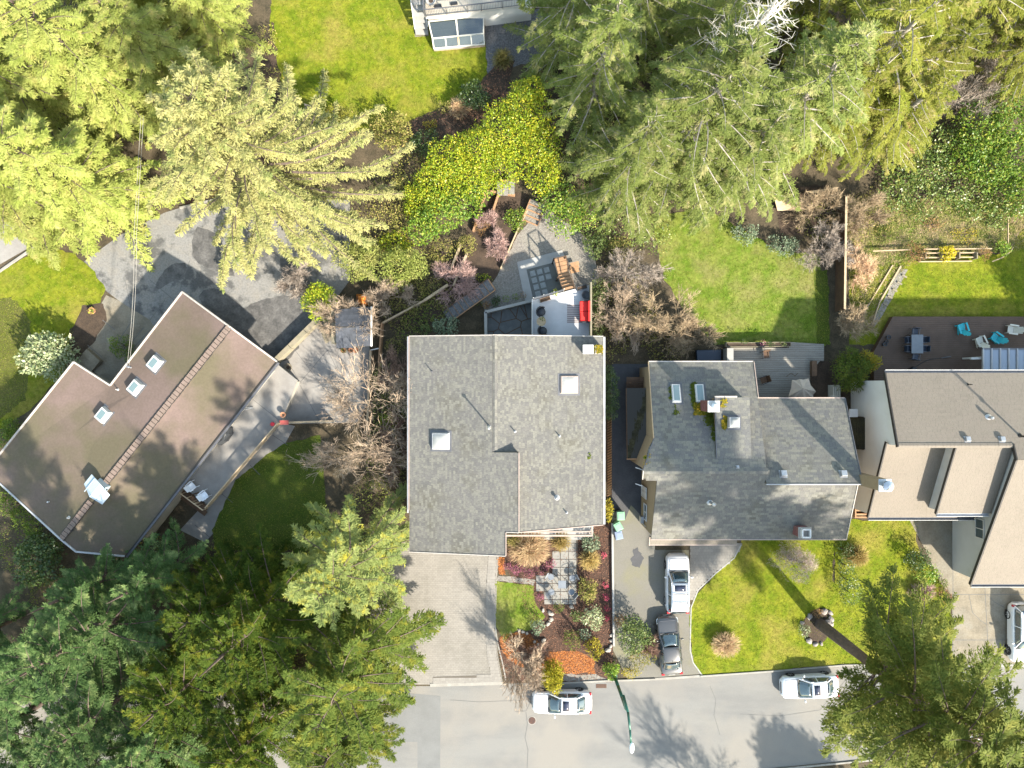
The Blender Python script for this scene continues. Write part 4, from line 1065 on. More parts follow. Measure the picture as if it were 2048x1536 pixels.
# moss cushions round skylights and chimney
rr_ = np.random.RandomState(9)
def wing_pts(x0, x1, y0, y1, n, fn): 
    out = []
    for _ in range(n):
        p = on_plane(fn, rr_.uniform(x0, x1), rr_.uniform(y0, y1)); out.append((p.x, p.y, p.z))
    return out
moss_tufts(blue, wing_pts(1340, 1346, 770, 800, 26, wing), 10, .06, .07, 'moss_green', 2)
moss_tufts(blue, wing_pts(1384, 1391, 765, 812, 46, wing), 12, .07, .08, 'moss_green', 3)
moss_tufts(blue, wing_pts(1390, 1412, 808, 830, 60, wing), 12, .08, .09, 'moss', 4)
moss_tufts(blue, wing_pts(1412, 1430, 822, 850, 40, wing), 12, .08, .08, 'moss_green', 5)
moss_tufts(blue, wing_pts(1424, 1433, 848, 880, 30, wing), 10, .07, .07, 'moss_green', 6)
moss_tufts(blue, [(p.x, p.y, p.z + .02) for p in [P(rr_.uniform(1444, 1455), rr_.uniform(832, 858), dz(-2.7)) for _ in range(36)]], 12, .05, .07, 'moss', 7)
moss_tufts(blue, [(p.x, p.y, p.z + .02) for p in [P(rr_.uniform(1440, 1452), rr_.uniform(800, 815), dz(-1.5)) for _ in range(10)]], 10, .06, .06, 'moss', 8)
moss_tufts(blue, wing_pts(1346, 1362, 812, 828, 8, wing), 8, .07, .06, 'moss_green', 9)
moss_tufts(blue, wing_pts(1288, 1300, 905, 930, 9, wing), 5, .05, .05, 'moss', 10)
window(blue, (10.33, -9.9, 2.0), (0, 1, 0), 1.3, 1.1, (-1, 0, 0)); window(blue, (10.3, -8.4, 1.6), (0, 1, 0), .9, 2.0, (-1, 0, 0), 'white', 'white', 'side_door')
window(blue, (17, -11.0, 1.9), (1, 0, 0), 2.6, 1.5, (0, -1, 0)); window(blue, (22, -11.0, 1.9), (1, 0, 0), 2.2, 1.5, (0, -1, 0)); window(blue, (20.5, -1.5, 2.0), (1, 0, 0), 2.4, 1.8, (0, 1, 0))
mtr = MB().box((10.15, -10.6, 1.3), (.25, .5, .7)).bar((10.2, -10.9, .2), (10.2, -10.9, 2.6), .04).build('meter_box', M['steel'], blue)
for y_ in (-6.2, -7.4): MB().obox((9.1, y_ + .05, 4.6), (9.6, y_ - .12, 4.6), .06, .05).build('bracket', M['white'], blue)
# its rear deck of weathered boards
zd = .5
dkp = [P(1457, 695, zd), P(1578, 695, zd), P(1578, 684, zd), P(1648, 688, zd), P(1648, 722, zd), P(1640, 722, zd), P(1620, 745, zd), P(1620, 812, zd), P(1457, 812, zd)]
deckB = MB().slab([p - Vector((0, 0, .035)) for p in dkp], .3).build('deck', M['timber_dark'], blue)
boards_on(deckB, [(p.x, p.y) for p in dkp], zd, .145, M['wood_grey'], 0.0, gap=.02, seed=4)
MB().obox(P(1627, 722, .9), P(1627, 752, .9), .38, .4).build('bench', M['timber_dark'], blue)
MB().obox(P(1456, 697, .7), P(1456, 735, .7), .5, 1.2).build('gate_wall', M['concrete_pale'], blue)
pit = ground_sheet('yard_pit', [(1622, 722), (1690, 722), (1690, 800), (1622, 800)], .03, M['soil'])
M['tree_ring'] = mat('tree_ring_stone', (.14, .125, .10), rough=.95)
ls = thing('lattice_screen', 'short white slatted screen standing in the shaded pit beside the wooden deck', 'screen', P(1668, 785), world=True)
for i in range(4): MB().obox(P(1662 + i * 4, 770, .5), P(1662 + i * 4, 795, .5), .06, 1.0).build('slat', M['offwhite'], ls)
for i in range(2): MB().obox(P(1660, 772 + 20 * i, .9), P(1676, 772 + 20 * i, .9), .05, .08).build('rail', M['offwhite'], ls)

# ------------------------------------------------------------------ mossy lean-to between driveway and tan wall
lean = thing('mossy_lean_to', 'low lean-to with dark mossy shingles between the dark driveway and tan wall', 'shed', P(1275, 850), world=True)
roof_plane(lean, [P(1253, 776, 2.3), P(1300, 776, 2.9), P(1296, 917, 2.9), P(1255, 917, 2.3)], (0, 1, 0), M['shingle_moss'], M['under'], seed=31, tab=.3, course=.2)
MB().prism([(X(1256), Y(782)), (X(1305), Y(782)), (X(1305), Y(912)), (X(1256), Y(912))], 0, 2.15).build('wall', M['timber_dark'], lean)
fascia(lean, P(1254, 918, 2.3), P(1296, 918, 2.9), .08, .16, 'timber'); fascia(lean, P(1252.5, 776, 2.3), P(1254.5, 917, 2.3), .06, .14, 'timber_dark')
gt = thing('timber_gate', 'closed brown timber gate between the lean-to and the bare shrubs', 'gate', P(1275, 765), world=True)
for i in range(6): MB().obox(P(1253 + i * 7.6 + .3, 757, 1.2) if False else P(1253, 756 + i * 3.6, 1.9 - .05 * i), P(1298, 756 + i * 3.6, 1.9 - .05 * i), .13, .04).build('board', M['timber_dark'], gt)
for x in (1253, 1298): MB().box((X(x), Y(766), 1.0), (.12, .12, 2.0)).build('post', M['timber_dark'], gt)

# ------------------------------------------------------------------ tan house with white siding at the right edge
tan = thing('tan_roofed_house', 'white sided house with stepped tan shingle roofs and a garage wing at the right edge', 'house', (33, -5, 0), world=True)
XE = 46.0; XW = 27.0; XS2 = 31.2; XG = 35.1
nth = lambda x, y: (x, y, 5.6 + .331 * (.8 - y))
s1 = lambda x, y: (x, y, 5.75 + .455 * (y + 4.33))
s2 = lambda x, y: (x, y, 7.12 + .455 * (y + 4.33))
s3 = lambda x, y: (x, y, 7.58 + .49 * (y + 5.25))
roof_plane(tan, [nth(XW, .8), nth(XE, .8), nth(XE, -5.25), nth(XG, -5.25), nth(XG, -4.33), nth(XW, -4.33)], (1, 0, 0), M['shingle_tan'], M['under_tan'], seed=41, tab=.42, course=.2, th=.006)
roof_plane(tan, [s1(XW, -4.3), s1(XG + .1, -4.3), s1(XG + .1, -10.1), s1(XW, -10.1)], (1, 0, 0), M['shingle_tan'], M['under_tan'], seed=42, tab=.30, course=.15)
roof_plane(tan, [s2(XS2, -4.33), s2(XG + .1, -4.33), s2(XG + .1, -9.5), s2(XS2, -9.5)], (1, 0, 0), M['shingle_tan'], M['under_tan'], seed=43, tab=.30, course=.15)
roof_plane(tan, [s3(XG, -5.27), s3(XE, -5.27), s3(XE, -15.3), s3(XG, -15.3)], (1, 0, 0), M['shingle_tan'], M['under_tan'], seed=44, tab=.30, course=.15)
ridge_caps(tan, (XW, -4.3, nth(0, -4.33)[2] + .02), (XG, -4.3, nth(0, -4.33)[2] + .02), .34, .26, M['shingle_tan'])
for p_, q_, m_, w_ in ((nth(XW - .04, .8), nth(XW - .04, -4.4), 'fascia_dark', .09), (s1(XW - .04, -4.2), s1(XW - .04, -10.12), 'fascia_dark', .09), (s2(XS2 - .04, -4.33), s2(XS2 - .04, -9.55), 'fascia_dark', .09),
                       (s3(XG - .05, -5.25), s3(XG - .05, -15.35), 'fascia_dark', .11), (nth(XG - .04, -4.2), nth(XG - .04, -5.3), 'fascia_dark', .09)):
    fascia(tan, p_, q_, w_, .26, m_)
def gutter(parent, p, q, out, m='gutter'):
    p, q, out = Vector(p), Vector(q), Vector(out)
    g_ = MB().obox(p + out * .09 - Vector((0, 0, .12)), q + out * .09 - Vector((0, 0, .12)), .16, .03).obox(p + out * .18 - Vector((0, 0, .06)), q + out * .18 - Vector((0, 0, .06)), .025, .12).obox(p + out * .01 - Vector((0, 0, .08)), q + out * .01 - Vector((0, 0, .08)), .03, .14).build('gutter', M[m], parent)
    MB().obox(p + out * .20 + Vector((0, 0, .005)), q + out * .20 + Vector((0, 0, .005)), .035, .03).build('gutter_edge', M['white'], g_)
gutter(tan, nth(XW, .82), nth(XE, .82), (0, 1, 0)); gutter(tan, nth(XW, 1.02), nth(XE, 1.02), (0, 1, 0)) if False else None
gutter(tan, s1(XW, -10.12), s1(XG, -10.12), (0, -1, 0)); gutter(tan, s2(XS2, -9.52), s2(XG, -9.52), (0, -1, 0), 'gutter_pale'); gutter(tan, s3(XG, -15.32), s3(XE, -15.32), (0, -1, 0))
# walls
ZN = nth(0, .3)[2] - .2
siding(tan, (27.2, .25), (27.2, -9.9), [(10.15, s1(0, -9.9)[2] - .15), (4.62, s1(0, -4.38)[2] - .15), (4.58, nth(0, -4.33)[2] - .16), (0, ZN)], None, 0, 'white_wall', (-1, 0, 0), .19, .035)
MB().prism([(27.25, .2), (45.5, .2), (45.5, -9.0), (27.25, -9.0)], 0, 3.0).build('wall', M['white_wall'], tan)
MB().prism([(27.25, .2), (45.5, .2), (45.5, -4.3), (27.25, -4.3)], 3.0, 5.4).build('wall', M['white_wall'], tan)
MB().prism([(27.3, -4.30), (45, -4.30), (45, -4.2), (27.3, -4.2)], 5.3, 7.0).build('wall', M['white_wall'], tan)
siding(tan, (XS2 + .15, -4.36), (XS2 + .15, -9.3), s2(0, -4.36)[2] - .15, s2(0, -9.3)[2] - .15, 2.9, 'grey_wall', (-1, 0, 0), 4.5, .004, base='step_wall')
siding(tan, (XG + .2, -4.2), (XG + .2, -14.9), [(10.7, s3(0, -14.9)[2] - .15), (1.05, s3(0, -5.25)[2] - .15), (0, nth(0, -4.2)[2] - .1)], None, 0, 'grey_wall', (-1, 0, 0), .16, .008, base='garage_wall')
MB().prism([(XG + .3, -9.5), (45.5, -9.5), (45.5, -14.85), (XG + .3, -14.85)], 0, 2.75).build('garage_wall', M['grey_wall'], tan)
window(tan, (XG + .17, -10.9, 3.4), (0, 1, 0), 1.5, 1.0, (-1, 0, 0), 'white', 'glass')
window(tan, (XG + 4, -14.87, 1.2), (1, 0, 0), 4.6, 2.2, (0, -1, 0), 'white', 'white', 'garage_door')
window(tan, (31, .22, 3.4), (1, 0, 0), 2.6, 1.6, (0, 1, 0)); window(tan, (36, .22, 2.2), (1, 0, 0), 2.4, 2.0, (0, 1, 0)); window(tan, (29, -9.02, 1.5), (1, 0, 0), 2.0, 1.2, (0, -1, 0))
box_vent(tan, on_plane(nth, 1934, 879), Vector((0, .33, 1)), (1, 0, 0), .36, .22, 'steel'); box_vent(tan, on_plane(nth, 2003, 879), Vector((0, .33, 1)), (1, 0, 0), .36, .22, 'steel')
vent_pipe(tan, on_plane(nth, 1977, 835), .35, .10, True, 'steel', 'roof_vent', 1.3)
vent_pipe(tan, on_plane(nth, 1936, 769), .5, .035, False, 'fascia_dark'); 
p_ = on_plane(nth, 2040, 872); ms = vent_pipe(tan, p_, 3.0, .07, False, 'fascia_dark', 'stove_flue'); MB().lathe([(.11, 0), (.16, .1), (.05, .2)], p_ + Vector((0, 0, 1.5)), 10).build('flue_collar', M['fascia_dark'], ms)
MB().obox(P(1707, 818, 2.6), P(1707, 834, 2.6), .65, .06).build('door_canopy', M['white'], tan)
MB().obox(P(1712, 862, 3.0) , P(1726, 862, 3.0), 2.4, .1).build('window_hood', M['shingle_moss'], tan) if False else None
# recessed brown porch panel beside the white wall
pan = thing('mossy_side_porch', 'small side porch with dark mossy plank roof against the white siding', 'porch', P(1715, 870), world=True)
a_ = [(X(1700, 2.3), Y(835, 2.3)), (X(1731, 2.3), Y(835, 2.3)), (X(1731, 2.3), Y(899, 2.3)), (X(1700, 2.3), Y(899, 2.3))]
boards_on(pan, a_, 2.3, .14, M['shingle_moss'], math.pi / 2, gap=.02, name='plank')
MB().prism([(x, y) for x, y in a_], 2.1, 2.26).build('frame', M['timber_dark'], pan)
for x, y in a_: MB().box((x * .999, y, 1.05), (.1, .1, 2.1)).build('post', M['timber_dark'], pan)
# deck, patio cover
zd = .55
dk4 = [P(1786, 633, zd), P(2300, 633, zd), P(2300, 770, zd), P(1748, 770, zd), P(1748, 703, zd)]
deckC = MB().slab([p - Vector((0, 0, .035)) for p in dk4], .5).build('deck', M['timber_dark'], tan)
boards_on(deckC, [(p.x, p.y) for p in dk4], zd, .15, M['wood_dark'], 0.0, gap=.026, seed=6)
pc_ = thing('patio_cover', 'flat glazed patio cover with white rafters over the dark deck', 'patio cover', P(2010, 722, 3.1), world=True)
zp = 3.1
for i in range(6):
    x = 1966 + i * 17.0
    MB().obox(P(x, 697, zp), P(x, 752, zp + .0), .10, .14).build('rafter', M['gutter_pale'], pc_)
    if i < 6: MB().slab([P(x + 1.3, 698, zp - .02), P(x + 15.9, 698, zp - .02), P(x + 15.9, 752, zp - .02), P(x + 1.3, 752, zp - .02)], .02).build('glass_panel', glass_mat('cover_glass', (.22, .26, .32), .75, .1) if i == 0 else bpy.data.materials['cover_glass'], pc_)
MB().obox(P(1964, 697.5, zp - .02), P(2075, 697.5, zp - .02), .12, .16).build('beam', M['gutter'], pc_)
MB().obox(P(1941, 717, zp - .30), P(2075, 714, zp - .30), .16, .2).build('beam', M['white'], pc_)
for x in (1945, 2060): MB().box((X(x, 1.7), Y(716, 1.7), 1.6), (.14, .14, 2.3)).build('post', M['white'], pc_)
# timber step box at its front corner
st = thing('timber_planter', 'stepped wooden planter with grass in it at the corner of the tan roofed house', 'planter', P(1720, 1022), world=True)
for i, y in enumerate((1010, 1020, 1028, 1034)): MB().obox(P(1708, y, .3), P(1735, y, .3), .12, .5 - .08 * i).build('sleeper', M['timber'], st)
for x in (1709, 1734): MB().obox(P(x, 1008, .3), P(x, 1034, .3), .1, .4).build('side', M['timber'], st)
MB().prism([(X(1710), Y(1012)), (X(1733), Y(1012)), (X(1733), Y(1019)), (X(1710), Y(1019))], .1, .4).build('planting_soil', M['lawn'], st)

# ------------------------------------------------------------------ house at the top edge: raised deck and steps
top = thing('white_house_deck', 'corner of a white sided house with railed pale deck at the top edge', 'house', P(950, 10), world=True)
zt5 = 2.4
tdk = [P(852, 34, zt5), P(963, 22, zt5), P(1050, 11, zt5), P(1050, -120, zt5), P(846, -120, zt5)]
dk5 = MB().slab([p - Vector((0, 0, .035)) for p in tdk], .25).build('deck', M['white'], top)
boards_on(dk5, [(p.x, p.y) for p in tdk], zt5, .145, mat('tan_deck', (.42, .37, .30), (.36, .31, .25), 1.5, rough=.85, island=.08), math.pi / 2, gap=.012, seed=8)
bl = lambda x, y: P(x, y, 0)
b0, b1 = P(971, 52, 0), P(1062, 40, 0); b2 = P(860, 66, 0)
siding(top, (b0.x, b0.y), (b1.x, b1.y), 2.15, 2.15, 0, 'white_wall', (b0 - P(970, 20, 0)).normalized(), .2, .02)
siding(top, (b2.x, b2.y + .5), (b0.x, b0.y), 2.15, 2.15, 0, 'white_wall', (b0 - P(970, 20, 0)).normalized(), .2, .02)
MB().prism([(b2.x, b2.y + .7), (b0.x, b0.y + .15), (b1.x, b1.y + .15), (b1.x, b1.y + 9), (b2.x, b2.y + 9)], 0, 2.1).build('wall', M['white_wall'], top)
def metal_rail(parent, a, b, z, h=1.0, step=.12, m='gutter'):
    p, q = P(*a, z), P(*b, z); d = q - p; L = d.length; d.normalize()
    r_ = MB().obox(p + Vector((0, 0, h)), q + Vector((0, 0, h)), .07, .05).obox(p + Vector((0, 0, .1)), q + Vector((0, 0, .1)), .04, .04).build('railing', M[m], parent)
    n = int(L / step); me = None; off = ROOT.get(root_of(r_).name)
    for i in range(n + 1):
        if me is None:
            m_ = MB().box((0, 0, h / 2 + .04), (.022, .022, h - .08)); me = bpy.data.meshes.new('baluster'); me.from_pydata(m_.v, [], m_.f); me.materials.append(M[m])
        o = link('baluster', me, None, r_); o.location = p + d * (L * i / n) - off
    for i in range(int(L / 1.6) + 1):
        c = p + d * min(L, i * 1.6); MB().box((c.x, c.y, z + h / 2), (.07, .07, h)).build('post', M[m], r_)
metal_rail(top, (852.5, 33), (963, 21), zt5); metal_rail(top, (963, 21), (1048, 10.5), zt5); metal_rail(top, (850, 33), (846, -60), zt5)
for i in range(7):
    z = 2.2 - i * .33
    y0 = -16 + i * 12
    MB().slab([P(821 + i * 1.4, y0, z), P(848 + i * 1.2, y0, z), P(849 + i * 1.2, y0 + 13, z), P(823 + i * 1.4, y0 + 13, z)], .05).build('stair_tread', M['paver_grey'] if False else M['concrete_pale'], top)
MB().obox(P(819, -20, 2.4), P(830, 57, .55), .08, .3).build('stringer', M['white'], top); MB().obox(P(847, -20, 2.4), P(855, 52, .55), .08, .3).build('stringer', M['white'], top)
ground_sheet('paving', [(828, 56), (858, 56), (858, 72), (830, 74)], .03, M['concrete_old'])

# ------------------------------------------------------------------ dark garden shed among the bare shrubs
shed = thing('slate_shed', 'small shed with dark slate roof and pale fascia half hidden by bare shrubs', 'shed', P(705, 655), world=True)
zs = 2.3
roof_plane(shed, [P(672, 681, zs), P(741, 680, zs), P(741, 652, zs + .55), P(672, 655, zs + .55)] if False else [P(673, 696, zs), P(741, 692, zs), P(740, 652, zs + .5), P(671, 655, zs + .5)], (1, 0, 0), M['shingle_slate'], M['under'], seed=51, tab=.3, course=.16)
roof_plane(shed, [P(671, 654.6, zs + .49), P(740, 651.6, zs + .49), P(740, 614, zs), P(670, 618, zs)], (1, 0, 0), M['shingle_slate'], M['under'], seed=52, tab=.3, course=.16)
fascia(shed, P(743, 614, zs), P(742.5, 652, zs + .5), .12, .2, 'white'); fascia(shed, P(742.5, 652, zs + .5), P(743, 692, zs), .12, .2, 'white')
MB().prism([(X(676), Y(690)), (X(738), Y(686)), (X(738), Y(622)), (X(676), Y(626))], 0, 2.15).build('wall', M['timber_grey'], shed)
window(shed, (X(700), Y(690) + .02, 1.1), (1, 0, 0), .9, 1.9, (0, -1, 0), 'timber_dark', 'timber_dark', 'door')
ap = thing('timber_apron', 'flat brown wooden platform beside the slate roofed shed', 'platform', P(650, 665), world=True)
boards_on(ap, [(X(638), Y(652)), (X(660), Y(640)), (X(674), Y(672)), (X(652), Y(688))], .12, .16, M['timber_grey'], .55, gap=.015)
tw = thing('sleeper_wall', 'thick mossy timber wall running from the brown roof corner to the round laurel', 'wall', P(600, 680), world=True)
for i in range(3):
    for j in range(3):
        a_, b_ = Vector((556, 724)), Vector((648, 634)); t0, t1 = j / 3, (j + 1) / 3 - .004
        p_, q_ = a_.lerp(b_, t0), a_.lerp(b_, t1)
        MB().obox(P(p_.x + i * .0, p_.y, 0) + Vector((0, 0, .2 + .31 * i)), P(q_.x, q_.y, 0) + Vector((0, 0, .2 + .31 * i)), .42, .3).build('sleeper', M['timber_grey'], tw, bevel=.02)
# ================================================================== VEHICLES
def interp(x, xs, ys): return float(np.interp(x, xs, ys))

def make_car(name, label, cat, px, py, ang, L, W, Hh, paint, suv=False, group=None, sunroof=True, rails=False):
    """local frame: x forward, origin on the ground under the centre"""
    t = thing(name, label, cat, P(px, py, 0.006), ang, group)
    hw = W / 2
    if suv:
        xs = [-.5, -.485, -.44, -.30, 0, .17, .22, .40, .46, .49, .5]
        zs = [.62, .80, .98, 1.02, 1.02, 1.05, 1.04, .97, .88, .72, .55]
        g = (-.475, -.40, .07, .225)            # greenhouse: rear base, rear roof, front roof, screen base
    else:
        xs = [-.5, -.485, -.45, -.33, -.1, .15, .22, .38, .45, .485, .5]
        zs = [.55, .80, .92, .95, .93, .93, .91, .82, .74, .62, .48]
        g = (-.37, -.235, .035, .215)
    def halfw(u):
        e = abs(u) * 2
        k = 1 - .30 * max(0, (e - .80) / .20) ** 2.2 - .035 * max(0, (e - .45) / .55)
        return hw * k
    st = [-.5, -.495, -.485, -.465, -.44, -.40, -.34, -.26, -.16, -.05, .06, .15, .22, .29, .36, .41, .445, .47, .487, .496, .5]
    rows = []
    for u in st:
        w = halfw(u); z = interp(u, xs, zs); x = u * L
        lo = .20 if abs(u) < .47 else .28
        prof = [(.90, lo), (.985, lo + .10), (1.0, .48 if z > .6 else z * .8), (.985, max(.5, z - .22)), (.955, max(.5, z - .09)), (.90, z - .03), (.80, z - .005), (.5, z + .018), (0, z + .03)]
        ring = [(x, -w * a, b) for a, b in prof] + [(x, w * a, b) for a, b in prof[-2::-1]]
        rows.append(ring)
    mb = MB().grid(rows)
    n = len(rows[0])
    mb.f.append(tuple(range(n))); k = (len(rows) - 1) * n; mb.f.append(tuple(range(k + n - 1, k - 1, -1)))
    mb.f.append(tuple([0] + [i * n for i in range(1, len(rows))] + [i * n + n - 1 for i in range(len(rows) - 1, -1, -1)]))
    body = mb.build('body', M[paint], t, smooth=True)
    # greenhouse
    rb, rr_, fr, fb = [a * L for a in g]
    zb = lambda x: interp(x / L, xs, zs) + .0
    wb = hw * .90; wr = hw * (.74 if suv else .70)
    tuck = .84 if not suv else .90
    def sec(x, k):              # k 0..1 from shoulder to roof
        return wb + (wr - wb) * k
    rows = []
    for i in range(9):
        u = i / 8; x = rr_ + (fr - rr_) * u
        z = Hh - .055 * (2 * u - 1) ** 2 - (.03 if u > .9 else 0)
        e = 1 - .07 * (2 * u - 1) ** 4
        rows.append([(x, -wr * e * a, z - .075 * abs(a) ** 4) for a in (-1, -.95, -.8, -.5, 0, .5, .8, .95, 1)][::-1])
    roof = MB().grid(rows).build('roof', M[paint], t, smooth=True, solid=.03)
    e0 = 1 - .07
    zr_c = lambda x: Hh - .055 * (2 * (x - rr_) / (fr - rr_) - 1) ** 2 - .075
    def pane(nm, quad, bulge, out, m='carglass', nseg=5):
        a, b, c, d = [Vector(p) for p in quad]; out = Vector(out)
        rows = []
        for i in range(nseg):
            v = i / (nseg - 1)
            rows.append([a.lerp(b, j / (nseg - 1)).lerp(d.lerp(c, j / (nseg - 1)), v) + out * (bulge * (1 - (2 * j / (nseg - 1) - 1) ** 2)) for j in range(nseg)])
        return MB().grid(rows).build(nm, M[m], t, smooth=True, solid=.012)
    zf, zr0 = zb(fb) + .01, zb(rb) + .01
    pane('windscreen', [(fb, -wb * .90, zf), (fb, wb * .90, zf), (fr + .02, wr * .88, Hh - .085), (fr + .02, -wr * .88, Hh - .085)], .12, (1, 0, .35))
    pane('rear_window', [(rb, wb * tuck * .92, zr0), (rb, -wb * tuck * .92, zr0), (rr_ - .02, -wr * .86, Hh - .085), (rr_ - .02, wr * .86, Hh - .085)], .09, (-1, 0, .35))
    mid = (rr_ + fr) / 2 + .02 * L
    for s in (-1, 1):
        ff, rrr = fb - .12 * L * .5, rb + .10 * L * .5
        q1 = [(ff, s * wb * .97, zb(ff) + .01), (mid + .03, s * wb * .985, zb(mid) + .01), (mid + .03, s * wr * .985, zr_c(mid)), (fr - .03, s * wr * .95, zr_c(fr) + .0)]
        q2 = [(mid - .03, s * wb * .985, zb(mid) + .01), (rrr, s * wb * .95, zb(rrr) + .01), (rr_ + .05, s * wr * .95, zr_c(rr_)), (mid - .03, s * wr * .985, zr_c(mid))]
        pane('side_window', q1 if s < 0 else q1, .015, (0, s, 0)); pane('side_window', q2, .015, (0, s, 0))
        pl = MB()
        for p, q in (((fb - .02, s * wb * .93, zf - .01), (fr, s * wr * .93, Hh - .07)), ((mid, s * wb * .98, zb(mid)), (mid, s * wr * .98, zr_c(mid) + .01)), ((rb + .03, s * wb * tuck * .96, zr0), (rr_, s * wr * .92, Hh - .07))):
            pl.obox(p, q, .075, .05)
        pl.obox((fr, s * wr * .97, zr_c(fr) + .02), (rr_, s * wr * .97, zr_c(rr_) + .02), .06, .05)
        pl.build('pillar', M[paint], t, bevel=.01)
        # doors with handles, mirror, lamps
        for (x0, x1) in ((mid, fb - .12 * L), (rb + .10 * L, mid - .02)):
            d = MB().hexa([(x0, s * (hw * .985), .34), (x1, s * (hw * .985), .34), (x1, s * (hw * .985), zb(x1) - .16), (x0, s * (hw * .985), zb(x0) - .16)], [(x0, s * (hw * 1.004), .34), (x1, s * (hw * 1.004), .34), (x1, s * (hw * .997), zb(x1) - .16), (x0, s * (hw * .997), zb(x0) - .16)]).build('door', M[paint], t)
            MB().box((x0 + .15, s * hw * 1.01, .80), (.18, .03, .03)).build('handle', M[paint], d)
        mr = MB().lathe([(.02, -.07), (.10, -.05), (.11, .03), (.05, .08)], (fb - .42, s * (hw + .10), zb(fb) + .10), 10, .7, 1.1).obox((fb - .42, s * hw * .93, zb(fb) + .05), (fb - .42, s * (hw + .05), zb(fb) + .07), .06, .05).build('mirror', M[paint], t, smooth=True)
        MB().hexa([(L * .485 - .16, s * hw * .86, .56), (L * .455 - .16, s * hw * .955, .58), (L * .435 - .25, s * hw * .95, .72), (L * .47 - .2, s * hw * .70, .70)],
                  [(L * .498 - .1, s * hw * .80, .58), (L * .475 - .1, s * hw * .945, .60), (L * .455 - .3, s * hw * .93, .76), (L * .475 - .18, s * hw * .62, .74)]).build('headlight', M['light_lens'], t, bevel=.01)
        MB().box((-L * .468, s * hw * .80, .80), (.16, hw * .28, .18)).build('tail_light', M['light_red'], t, bevel=.02)
    # bonnet and boot lines : dark recessed gaps
    gp = MB()
    def gap(pts, w=.02):
        for a, b in zip(pts, pts[1:]): gp.obox(a, b, w, .012)
    gz = lambda x, y: zb(x) + .033 - .03 * (abs(y) / hw) ** 2
    gap([(L * .43, y, gz(L * .43, y) + .0) for y in np.linspace(-hw * .66, hw * .66, 7)])
    for s in (-1, 1): gap([(x, s * hw * (.70 + .08 * (1 - (x / L - .22) / .21)), gz(x, hw * .72)) for x in np.linspace(L * .43, L * .23, 6)])
    if not suv: gap([(-L * .47, y, gz(-L * .47, y) - .0) for y in np.linspace(-hw * .6, hw * .6, 7)]); gap([(-L * .385, y, gz(-L * .385, y)) for y in np.linspace(-hw * .6, hw * .6, 7)])
    gp.build('panel_gap', M['gutter'], t)
    MB().obox((fb + .05, -hw * .78, zf + .02), (fb + .05, hw * .78, zf + .02), .12, .03).build('cowl', M['black'], t)
    MB().box((L * .492, 0, .52), (.06, hw * 1.0, .16)).build('grille', M['black'], t, bevel=.01)
    MB().box((L * .503, 0, .36), (.02, .5, .11)).build('number_plate', M['white'], t); MB().box((-L * .501, 0, .62), (.02, .5, .11)).build('number_plate', M['white'], t)
    for s in (-1, 1):
        for x in (L * .305, -L * .29):
            wr0 = .36 if suv else .32
            ty = MB()
            k = []
            prof = [(wr0 * .62, -.10), (wr0 * .95, -.11), (wr0, -.07), (wr0, .07), (wr0 * .95, .11), (wr0 * .62, .10)]
            ty.lathe(prof, (0, 0, 0), 20); ty.v = [(x + a, s * (hw - .10) + c, wr0 + b) for a, b, c in ty.v]
            w = MB()
            rm = MB().lathe([(wr0 * .60, -.08), (wr0 * .64, -.09), (wr0 * .64, .09), (wr0 * .60, .08)], (0, 0, 0), 20)
            for q in range(5): 
                a = q * 2 * math.pi / 5; rm.obox((.03 * math.cos(a), .03 * math.sin(a), .09 * s), (wr0 * .62 * math.cos(a), wr0 * .62 * math.sin(a), .095 * s), .06, .03, (0, 0, 1))
            rm.v = [(x + a, s * (hw - .10) + c, wr0 + b) for a, b, c in rm.v]
            ar = MB().lathe([(wr0 + .055, -.06), (wr0 + .055, .125)], (0, 0, 0), 20); ar.v = [(x + a, s * (hw - .13) + c * s, wr0 + .01 + b) for a, b, c in ar.v]
            ar.build('wheel_arch', M['black'], t, smooth=True)
            tyre = ty.build('wheel', M['tyre'], t, smooth=True); rm.build('rim', M['rim'], tyre)
    if sunroof:
        sx = fr - .42
        MB().grid([[(sx + a, b * wr * .62, Hh - .055 * (2 * (sx + a - rr_) / (fr - rr_) - 1) ** 2 + .018) for b in (-1, -.3, .3, 1)] for a in (-.24, 0, .24)]).build('sunroof', M['sunroof'], t, smooth=True, solid=.01)
    if rails:
        for x in (rr_ + (fr - rr_) * .62, rr_ + (fr - rr_) * .32):
            MB().obox((x, -wr * .86, Hh + .09), (x, wr * .86, Hh + .09), .07, .04).build('roof_bar', M['gutter'], t, bevel=.01)
        for s in (-1, 1): MB().obox((rr_ + .1, s * wr * .90, Hh + .02), (fr - .1, s * wr * .90, Hh + .02), .05, .07).build('roof_rail', M['chrome'], t, bevel=.01)
    if suv: MB().lathe([(.04, 0), (.025, .08)], (rr_ + .35, 0, Hh + .0), 8).build('aerial', M['black'], t)
    else: MB().lathe([(.03, 0), (.015, .06)], (rr_ + .15, 0, Hh - .02), 8).build('aerial', M['black'], t)
    return t
make_car('parked_car', 'white SUV with sunroof and two roof bars parked nearest the blue-grey house', 'car', 1351, 1163, R(90), 4.75, 1.86, 1.68, 'paint_white', True, 'parked cars', rails=True)
make_car('parked_car', 'grey four door sedan parked at the street end of the driveway behind the white SUV', 'car', 1335, 1285, R(95), 4.65, 1.80, 1.45, 'paint_grey', False, 'parked cars', sunroof=False)
make_car('parked_car', 'white sedan with dark sunroof parked along the kerb beside the yellow conifer', 'car', 1123, 1397, R(180), 4.75, 1.80, 1.43, 'paint_white', False, 'parked cars')
